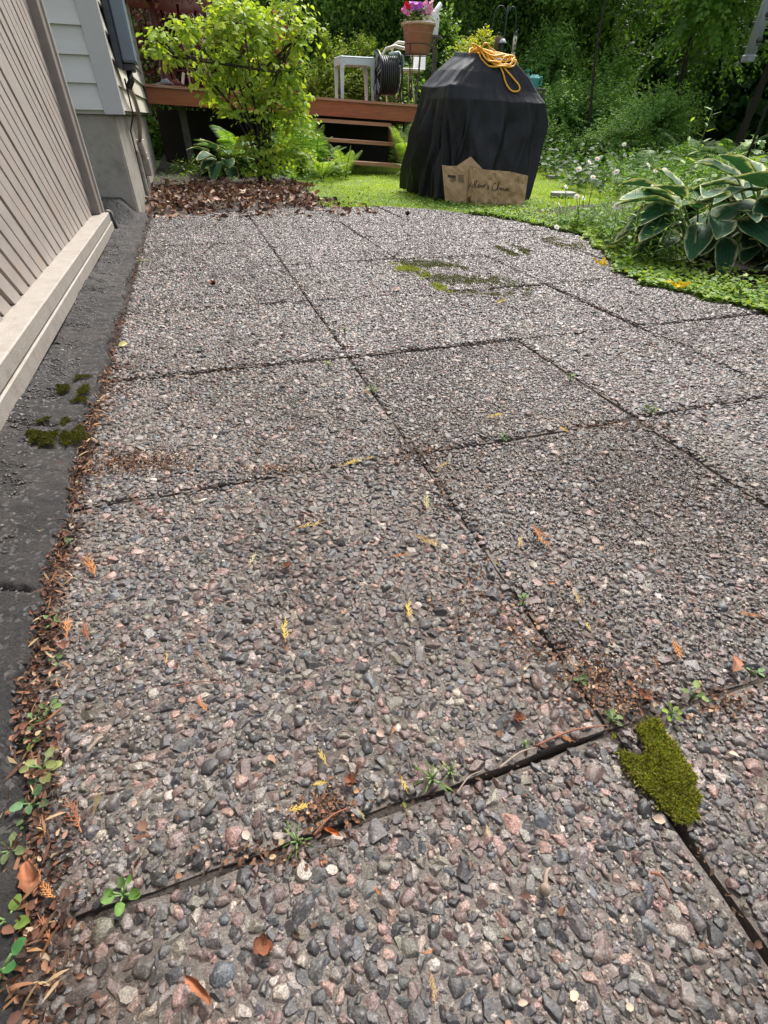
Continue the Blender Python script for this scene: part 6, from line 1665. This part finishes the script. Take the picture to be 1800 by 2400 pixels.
moss('small dark moss stain near the far right of the patio', [G(*p) for p in ((1135, 580), (1200, 578), (1260, 592), (1230, 604), (1160, 598))], 9000, .007, 923, .1, pal=[((.05, .065, .01), 4), ((.09, .10, .018), 2)])
moss('mossy streak close to the patio corner by the daisies', [G(*p) for p in ((1240, 545), (1370, 575), (1375, 590), (1290, 575))], 7000, .007, 924, -.1, pal=[((.06, .08, .012), 4), ((.12, .10, .03), 2)])
sg = lambda *pts: [G(*p) for p in pts]
moss('large dark moss patch on the mortar strip below the screen rail', [G(*p, .02) for p in ((62, 1020), (90, 985), (140, 975), (148, 1010), (120, 1050), (80, 1052))], 9000, .006, 925, -.1, z0=.022, pal=[((.05, .055, .008), 3), ((.09, .085, .015), 1)])
moss('dark moss patch right of the large one on the mortar strip', [G(*p, .01) for p in ((145, 985), (180, 990), (220, 1010), (212, 1040), (160, 1060), (150, 1020))], 6000, .006, 926, .0, z0=.017, pal=[((.05, .055, .008), 3), ((.09, .085, .015), 1)])
moss('elongated dark moss patch higher up on the mortar strip', [G(*p, .01) for p in ((180, 890), (215, 895), (218, 930), (205, 955), (165, 945))], 6000, .006, 927, -.1, z0=.017, pal=[((.05, .055, .008), 3), ((.09, .085, .015), 1)])
moss('small dark moss spot on the mortar strip beside the screen', [G(*p, .015) for p in ((128, 915), (158, 908), (172, 920), (150, 928))], 3000, .006, 928, -.1, z0=.019, pal=[((.05, .055, .008), 3)])

# ---- cedar sprigs : flat scale-leaved branchlets lying on the slabs
def sprig_mesh(seed, pairs=6, fat=1.0):
    r = random.Random(seed); V = []; F = []
    def strip(a, b, w0, w1, bumps):
        a = Vector(a); b = Vector(b); d = (b - a); L = d.length; d.normalize(); n_ = Vector((-d.y, d.x, 0)); o = len(V)
        for i in range(bumps + 1):
            t = i / bumps; w = (w0 + (w1 - w0) * t) * (1.0 if i % 2 else .55)
            c = a + d * L * t; z = .0 + .10 * math.sin(t * 2.2 + seed)
            V.append((c.x + n_.x * w, c.y + n_.y * w, c.z)); V.append((c.x, c.y, c.z + w * .7)); V.append((c.x - n_.x * w, c.y - n_.y * w, c.z))
            if i: q = o + (i - 1) * 3; F.append((q, q + 3, q + 4, q + 1)); F.append((q + 1, q + 4, q + 5, q + 2))
    bend = r.uniform(-.2, .2)
    ax = [(bend * math.sin(t * 2), t, .04 * math.sin(t * 3 + seed)) for t in np.linspace(0, 1, 5)]
    for p, q in zip(ax, ax[1:]): strip(p, q, .022 * fat, .020 * fat, 3)
    for k in range(pairs):
        t = .18 + .72 * k / pairs; 
        for sg_ in (-1, 1):
            if r.random() < .15: continue
            L = .34 * (1 - .6 * abs(t - .45)) * r.uniform(.6, 1.1); a = R(42 + r.uniform(-10, 10)) * sg_
            p = (bend * math.sin(t * 2), t + sg_ * .02, .04 * math.sin(t * 3 + seed)); e = (p[0] + math.sin(a) * L, p[1] + math.cos(a) * L, p[2] + r.uniform(-.02, .05))
            strip(p, e, .026 * fat, .014 * fat, 5)
            if L > .2: 
                m1 = [(p[i] + e[i]) / 2 for i in range(3)]; strip(m1, (m1[0] + math.sin(a - sg_ * .7) * L * .45, m1[1] + math.cos(a - sg_ * .7) * L * .45, m1[2]), .020 * fat, .012 * fat, 4)
    strip(ax[-1], (ax[-1][0], 1.18, ax[-1][2]), .024 * fat, .012 * fat, 4)
    return T(V, F)
SPR = [sprig_mesh(k, pairs=5 + k % 3, fat=1.2) for k in range(6)]
SC = {'yellow': (.62, .46, .12), 'tan': (.50, .36, .16), 'orange': (.46, .20, .07), 'red': (.27, .11, .055), 'pale': (.52, .46, .26), 'olive': (.16, .13, .05)}
sprigs = [
 (727, 1231, 75, 'tan', 75, 'tan cedar sprig lying above the middle of the big central slab'),
 (673, 1478, 62, 'yellow', 5, 'upright yellow cedar sprig left of the centre of the photo'),
 (206, 1334, 60, 'orange', -40, 'orange brown cedar sprig in the litter halfway down the left edge'),
 (163, 1472, 64, 'orange', 10, 'orange cedar sprig at the crack of the mortar strip'),
 (205, 1478, 50, 'red', -8, 'reddish cedar sprig right beside the orange one near the strip crack'),
 (591, 1312, 36, 'pale', 30, 'pale cedar tip left of the tan sprig'),
 (388, 1545, 34, 'tan', 0, 'small tan cedar tip alone on the left slab'),
 (478, 1652, 48, 'orange', -30, 'orange cedar sprig with a curled brown pod, lower left slab'),
 (819, 1084, 44, 'yellow', 60, 'yellow cedar sprig just left of the joint crossing'),
 (866, 1076, 40, 'tan', 80, 'tan cedar tip lying across the joint left of the crossing'),
 (1003, 1179, 40, 'pale', 5, 'pale cedar tip below the joint crossing'),
 (1003, 1268, 88, 'tan', 112, 'long tan feathery cedar sprig near the centre of the photo'),
 (1274, 1262, 80, 'orange', 140, 'large orange cedar sprig on the right slab'),
 (1222, 1272, 34, 'tan', 20, 'small cedar tip left of the large orange sprig'),
 (1356, 1399, 50, 'tan', 140, 'tan cedar sprig above the weed in the long joint'),
 (1380, 1470, 36, 'yellow', -30, 'yellow cedar fleck on the right slab'),
 (1581, 1520, 62, 'orange', 165, 'bright orange yellow cedar sprig on the right slab'),
 (1757, 1442, 60, 'orange', 100, 'orange cedar sprig near the right edge of the photo'),
 (938, 1302, 50, 'orange', 75, 'orange curled cedar sprig left of the long feathery one'),
 (962, 1430, 52, 'yellow', 5, 'small yellow cedar strand beside the long joint'),
 (1540, 1553, 44, 'red', 140, 'reddish cedar strand just left of the small weed pair'),
 (760, 1776, 52, 'yellow', -25, 'bright yellow cedar sprig pointing up above the brown crumbs'),
 (748, 1840, 44, 'yellow', 85, 'yellow cedar sprig lying flat under the upright yellow one'),
 (700, 1893, 66, 'yellow', 70, 'yellow cedar sprig with an orange stalk above the curled weed'),
 (168, 1915, 90, 'red', -32, 'rusty red cedar branchlet near the left edge litter'),
 (336, 1966, 52, 'red', 85, 'rust brown cedar tip lying flat on the lower left slab'),
 (222, 1885, 54, 'olive', 5, 'olive brown shrivelled cedar sprig on the lower left'),
 (92, 2052, 84, 'orange', -20, 'large orange cedar sprig in the lower left litter'),
 (118, 2085, 70, 'orange', -35, 'second orange cedar sprig right behind the large one at lower left'),
 (105, 2180, 80, 'red', -25, 'rust red cedar sprig below the two orange ones at lower left'),
 (130, 2300, 54, 'orange', -5, 'orange cedar tip at the bottom left'),
 (846, 1912, 34, 'pale', 150, 'small pale yellow cedar tip right of the red twig'),
 (884, 2085, 32, 'orange', 130, 'small orange cedar tip beside a white pebble'),
 (944, 1838, 52, 'yellow', 160, 'yellow cedar sprig left of the wilted weed'),
 (1141, 1948, 44, 'pale', 170, 'pale green yellow cedar sprig on the bottom slab'),
 (1320, 1728, 60, 'orange', 115, 'orange red cedar sprig at the end of the crossing joint'),
 (1003, 2229, 34, 'orange', 60, 'small orange cedar tip on the bottom slab'),
 (1011, 2318, 84, 'tan', 175, 'long tan cedar sprig near the bottom edge of the photo'),
 (920, 1680 + 32, 30, 'orange', 20, 'tiny orange cedar fleck above the wilted weed'),
 (1380, 1672, 34, 'orange', -30, 'orange cedar fleck above the end of the crossing joint'),
 (1040, 1092, 34, 'tan', 70, 'tan cedar fleck right of the joint crossing'),
 (1160, 975, 44, 'yellow', 80, 'yellow cedar sprig on the slab beyond the right hand joint'),
 (1323, 1008, 36, 'yellow', 120, 'yellow cedar tip touching the right hand joint')]
for k, (u, v, L, cname, ang, lab) in enumerate(sprigs):
    p = G(u, v, .008); q = G(u + L * .5 * math.sin(R(ang)), v - L * .5 * math.cos(R(ang)), .008); q2 = G(u - L * .5 * math.sin(R(ang)), v + L * .5 * math.cos(R(ang)), .008)
    d = q - q2; Lw = d.length
    tpl = SPR[k % 6]
    V, F = scatter(tpl, np.array([q2]), basis(np.array([[d.x, d.y, .02 * Lw]]), np.array([[.05 * math.sin(k), .05 * math.cos(k), 1.0]])), np.array([[Lw * .62, Lw * .86, Lw * .86]]))
    C = np.tile(np.array(SC[cname]), (len(V), 1)) * (np.random.default_rng(k).uniform(.75, 1.2, (len(V), 1)))
    tcol = np.clip((tpl[0][:, 1] - .0) / .35, 0, 1)[:, None]; C = C * tcol + np.array([.42, .16, .06]) * (1 - tcol) * .9
    V[:, 2] += .002
    o = np_obj('cedar_sprig', V, F, M['dead_leaf'], None, C, smooth=False); tag(o, lab, 'cedar sprig', 'fallen cedar sprigs')

# ---- twigs and needles
tw = [((1278, 2085), (1290, 2035), .0028, 'pale twig with an orange bulb at its end, on the bottom slab', 'twig'), ((1525, 2045), (1572, 2094), .0016, 'thin brown twig on the bottom slab under the moss', 'brownpod'),
      ((205, 1762), (243, 1728), .0028, 'short grey forked twig on the left slab', 'twig'), ((735, 1958), (818, 1893), .0014, 'straight brown needle beside the curled weed', 'brownpod'), ((455, 1522), (527, 1610), .0009, 'long thin dark stem on the left slab', 'brownpod'),
      ((275, 1410), (325, 1435), .0008, 'fine needle near the left edge, above the orange sprigs', 'twig'), ((398, 1610), (545, 1602), .0009, 'long curved red brown stem across the left slab', 'brownpod'), ((1255, 1748), (1420, 1700), .0016, 'rusty twig lying in the crossing joint at the lower right', 'brownpod'),
      ((1170, 1800), (1260, 1752), .0016, 'grey twig lying in the joint beside the rusty one', 'twig'), ((1070, 1860), (1125, 1808), .0010, 'thin straw leaning over the joint by the wilted weed', 'twig'), ((300, 1160), (380, 1220), .0014, 'curved brown stem in the litter patch at the left', 'brownpod')]
for k, (a, b, rad, lab, mm) in enumerate(tw):
    p, q = G(*a, .012), G(*b, .010); md_ = p.lerp(q, .5) + Vector((.004 * math.sin(k), .004, .003))
    mb = MB(); pts = smooth_path([p, md_, q], 5); mb.tube(pts, [rad * (1 - .05 * i) for i in range(len(pts))], 6)
    if k == 0: mb.lathe([(0, -.006), (.0055, -.002), (.005, .004), (0, .007)], p, 10)
    if k == 2: mb.tube([q, q + Vector((.008, .012, .004))], rad * .7, 5)
    o = mb.build('twig', M[mm], None, True); tag(o, lab, 'twig', 'twigs and needles on the slabs')
# pods / small cones
for k, (u, v, s, lab) in enumerate(((618, 2218, .011, 'brown opened cedar cone on the lower left slab'), (1215, 1684, .009, 'rusty brown seed pod above the crossing joint'), (1510, 1635, .012, 'brown curled cone beside the two small weeds'), (820, 1830, .008, 'dark seed pod above the red twig'), (672, 1330, .009, 'brown opened cone on the big central slab'), (955, 505, .03, 'black crumpled leaf on the far slabs before the paper bag'), (500, 668, .022, 'curled brown leaf on the far left slab'))):
    p = G(u, v, .006); r = np.random.default_rng(950 + k); n = 9
    an = np.arange(n) / n * 6.28
    V, F = scatter(CURL, np.tile(np.array(p), (n, 1)) + r.normal(0, .001, (n, 3)), basis(np.stack([np.cos(an), np.sin(an), r.uniform(.2, .9, n)], 1), np.tile([0, 0, 1.0], (n, 1))), np.full(n, s) * r.uniform(.8, 1.2, n))
    pal = [((.02, .015, .02), 1)] if k == 5 else [((.17, .065, .035), 2), ((.10, .04, .025), 1)]
    o = np_obj('dry_cone' if k != 5 and k != 6 else 'dry_leaf', V, F, M['dead_leaf'], None, np.repeat(pick(pal, n, .2, r), 9, 0)); tag(o, lab, 'cone' if k < 5 else 'dead leaf')

def dead_tpl(seed, wd=.62, ragged=.10):
    r = np.random.default_rng(seed); nv_, nu = 13, 9
    t = np.linspace(0, 1, nv_); u = np.linspace(-1, 1, nu); Tt, U = np.meshgrid(t, u, indexing='ij')
    prof = np.clip(Tt, 0, 1) ** .5 * np.clip(1 - Tt, 0, 1) ** .55 * 1.5 * (1 + ragged * np.sin(Tt * 23 + seed) + ragged * r.normal(size=Tt.shape) * (np.abs(U) > .9))
    a, b, c = r.uniform(-.5, .5, 3)
    X = U * prof * wd / 2 + .12 * np.sin(Tt * 3 + seed) * a
    Z = (.16 + .2 * abs(a)) * U ** 2 * prof * (1 if b > -.2 else .3) + .22 * c * (Tt - .5) ** 2 * 4 + .03 * np.sin(U * 4 + Tt * 9 + seed) + .06
    V = np.stack([X, Tt, Z], -1).reshape(-1, 3); q = (np.arange(nu - 1)[None] + (np.arange(nv_ - 1) * nu)[:, None]).ravel()
    shade = (1 - .30 * np.exp(-(U / .13) ** 2) + .05 * np.sin(Tt * 31 - np.abs(U) * 9) + .28 * np.sin(Tt * 5 + U * 3 + seed)).reshape(-1)
    return (V, [np.stack([q, q + 1, q + nu + 1, q + nu], 1)]), np.clip(shade, .35, 1.5)
# ---- maple keys and single dead leaves
for k, (u, v, s, c, lab, tp) in enumerate(((760, 1940, .030, (.45, .12, .03), 'red orange narrow dead leaf beside the brown needle', NARROW), (62, 1815, .026, (.42, .25, .16), 'pinkish tan seed wing in the left litter', ROUND), (122, 1755, .020, (.45, .28, .16), 'round tan dead leaflet near the left edge weeds', ROUND), (136, 1510, .034, (.22, .10, .07), 'brown dead leaf in the litter below the strip crack', CURL),
        (868, 930, .045, (.50, .38, .24), 'curled tan dead leaf in the first long joint', CURL), (278, 812, .055, (.55, .50, .22), 'yellowing dead leaf at the left edge of the patio', LEAF6), (500, 2350, .05, (.40, .16, .08), 'rust brown dead leaf at the bottom edge', NARROW), (1285, 1368, .018, (.45, .19, .10), 'small upright orange leaf on the right slab', LEAF6), (1165, 712, .07, (.52, .42, .16), 'yellow brown leaf on the far middle slab', LEAF6), (920, 680, .06, (.50, .33, .26), 'pale pink brown leaf left of the broad dark moss', LEAF6),
        (75, 2100, .05, (.36, .14, .07), 'large rust leaf between the orange sprigs at lower left', CURL), (1720, 1575, .045, (.42, .2, .12), 'curled orange leaf near the right edge weed', CURL))):
    p = G(u, v, .010); r = np.random.default_rng(970 + k)
    s *= .66; (tp, sh_) = dead_tpl(k * 3 + 1, .30 if tp is NARROW else .68)
    V, F = scatter(tp, np.array([p]), basis(np.array([[r.normal(), r.normal(), .1]]), np.array([[r.normal() * .3, -.3, 1]])), np.array([[s, s, s]]))
    V[:, 2] = np.maximum(V[:, 2], .006)
    o = np_obj('dead_leaf', V, F, M['dead_leaf'], None, np.array(c)[None] * .8 * sh_[:, None]); tag(o, lab, 'dead leaf', 'single dead leaves on the slabs')

# ---- seedlings
_a = np.linspace(0, math.pi, 7)
_L = [(-.5 * math.sin(a) ** .9 * (1 - .25 * math.cos(a) * -1), .5 - .5 * math.cos(a), .10 * math.sin(a)) for a in _a[1:-1]]
OVAL = T([(0, -.15, 0)] + [(0, .5 - .5 * math.cos(a), -.02) for a in _a] + _L + [(-x, y, z) for x, y, z in _L],
         [(0, 1, 1)][:0] or [(1, 8, 2), (1, 2, 13), (7, 6, 12), (7, 17, 6)], [(k + 2, k + 8, k + 9, k + 3) for k in range(4)] + [(k + 13, k + 2, k + 3, k + 14) for k in range(4)])
def seedling(px, py, s, n, seed, lab, col=(.16, .30, .08), tpl=OVAL, h=.6):
    s = s * .62; p = G(px, py + s * .25, .0); d = (Vector(p) - Vector((0, 0, EYE))).length; sz = s / FPX * d
    r = np.random.default_rng(seed); t = thing('weed_seedling', p, lab, 'weed', 'weeds in the joints')
    mb = MB(); P = []; D = []
    for k in range(n):
        a = k * 2.4 + r.uniform(-.4, .4); L = sz * r.uniform(.35, .6); z = sz * h * r.uniform(.4, 1.1)
        e = Vector((p.x + math.cos(a) * L * .45, p.y + math.sin(a) * L * .45, z)); mb.tube([Vector((p.x, p.y, -.006)), Vector((p.x, p.y, z * .4)) + (e - p) * .3, e], sz * .022 + .0003, 5)
        P.append(tuple(e)); D.append((math.cos(a), math.sin(a), r.uniform(-.1, .4)))
    P = np.array(P); D = np.array(D)
    V, F = scatter(tpl, P, basis(D, norm(r.normal(size=(n, 3)) * .25 + [0, -.15, 1])), np.full(n, sz * .36)[:, None] * r.uniform(.7, 1.15, (n, 1)) * np.array([[.72, 1, 1]]))
    C = np.tile(np.array(col) * np.array([.85, .72, .8]), (len(V), 1)) * np.repeat(r.uniform(.6, 1.35, (n, 1)), len(tpl[0]), 0) * r.uniform(.8, 1.2, (len(V), 1))
    V = V + r.normal(0, sz * .008, V.shape)
    np_obj('leaves', V, F, M['leaf'], t, C); mb.build('stem', M['leafstem'], t, True)
    return t
ws = [(119, 1662, 60, 4, 'topmost seedling of the row on the lower left edge', (.16, .30, .09)), (87, 1690, 66, 5, 'grey green seedling second in the row on the left edge', (.15, .27, .10)), (80, 1742, 66, 4, 'seedling with round leaves third in the left row', (.18, .32, .07)), (108, 1795, 95, 6, 'largest pale seedling with a yellowing leaf on the left edge', (.30, .40, .14)), (98, 1838, 60, 4, 'blue green seedling below the pale one', (.13, .26, .11)), (85, 1880, 80, 5, 'wide seedling with toothed leaves on the left edge', (.13, .28, .12)),
      (41, 1942, 44, 4, 'small seedling against the mortar, lower left', (.15, .28, .08)), (35, 1992, 70, 5, 'seedling with long stalks below the small one at lower left', (.20, .30, .12)), (293, 2088, 88, 7, 'lone bright seedling on the lower left slab joint', (.14, .32, .06)), (30, 2150, 100, 5, 'blurred seedling at the lower left margin', (.20, .36, .07)), (20, 2265, 130, 5, 'big leaved seedling in the bottom left corner', (.08, .28, .08)),
      (1432, 1682, 60, 5, 'seedling with tiny round leaves where the joints cross at lower right', (.22, .38, .12)), (1618, 1630, 70, 4, 'seedling with two oval leaves right of the moss cushion', (.26, .42, .12)), (1567, 1672, 56, 6, 'curly seedling just above the moss cushion', (.24, .42, .06)), (1228, 1744, 32, 4, 'tiny seedling in the crossing joint', (.18, .32, .10)), (1545, 1868, 34, 4, 'tiny seedling growing on the moss cushion', (.28, .42, .22)),
      (1177, 1030, 40, 6, 'small tuft in the right hand joint', (.10, .26, .06)), (1225, 1408, 48, 5, 'small weed at the top of the open long joint', (.16, .32, .10)), (1356, 1596, 48, 6, 'weed at the lower end of the open long joint', (.14, .24, .07)), (1763, 1575, 44, 3, 'seedling with an upright leaf near the right margin', (.16, .36, .12)), (1524, 965, 44, 5, 'weed where the far joints cross on the right', (.20, .34, .10)), (165, 1272, 36, 3, 'single leaf sprout in the left litter', (.18, .34, .10)), (128, 1458, 50, 4, 'sprout beside the crack of the mortar strip', (.16, .32, .12)), (136, 1548, 46, 4, 'sprout on the left edge below the crack', (.15, .30, .12)),
      (770, 858, 40, 4, 'light sprout in the first long joint', (.26, .34, .08)), (872, 915, 40, 6, 'mossy tuft in the first long joint near the tan leaf', (.18, .28, .05)), (808, 775, 34, 4, 'yellow green sprout farther up the first long joint', (.26, .34, .08)), (335, 615, 26, 5, 'pale sprout at the far left patio edge', (.34, .40, .16)), (1335, 888, 40, 5, 'sprout in the second long joint', (.16, .3, .08))]
for k, (u, v, s, n, lab, c) in enumerate(ws): seedling(u, v, s, n, 1000 + k, lab, c)
for k, (u, v, s, lab) in enumerate(((698, 1962, 105, 'curled green weed with long narrow leaves on the lower slab'), (1010, 1815, 130, 'wilted green weed sprawling left of the crossing joint'), (1055, 1800, 90, 'limp pale weed right beside the sprawling one'))):
    seedling(u, v, s, 8, 1100 + k, lab, (.15, .30, .06) if k < 2 else (.24, .30, .14), NARROW if True else LEAF6, .45)
for o in scene.objects:
    if o.get('category') == 'weed' and 'weed' in o['label'][:30] and o.name.startswith('weed_seedling'):
        pass
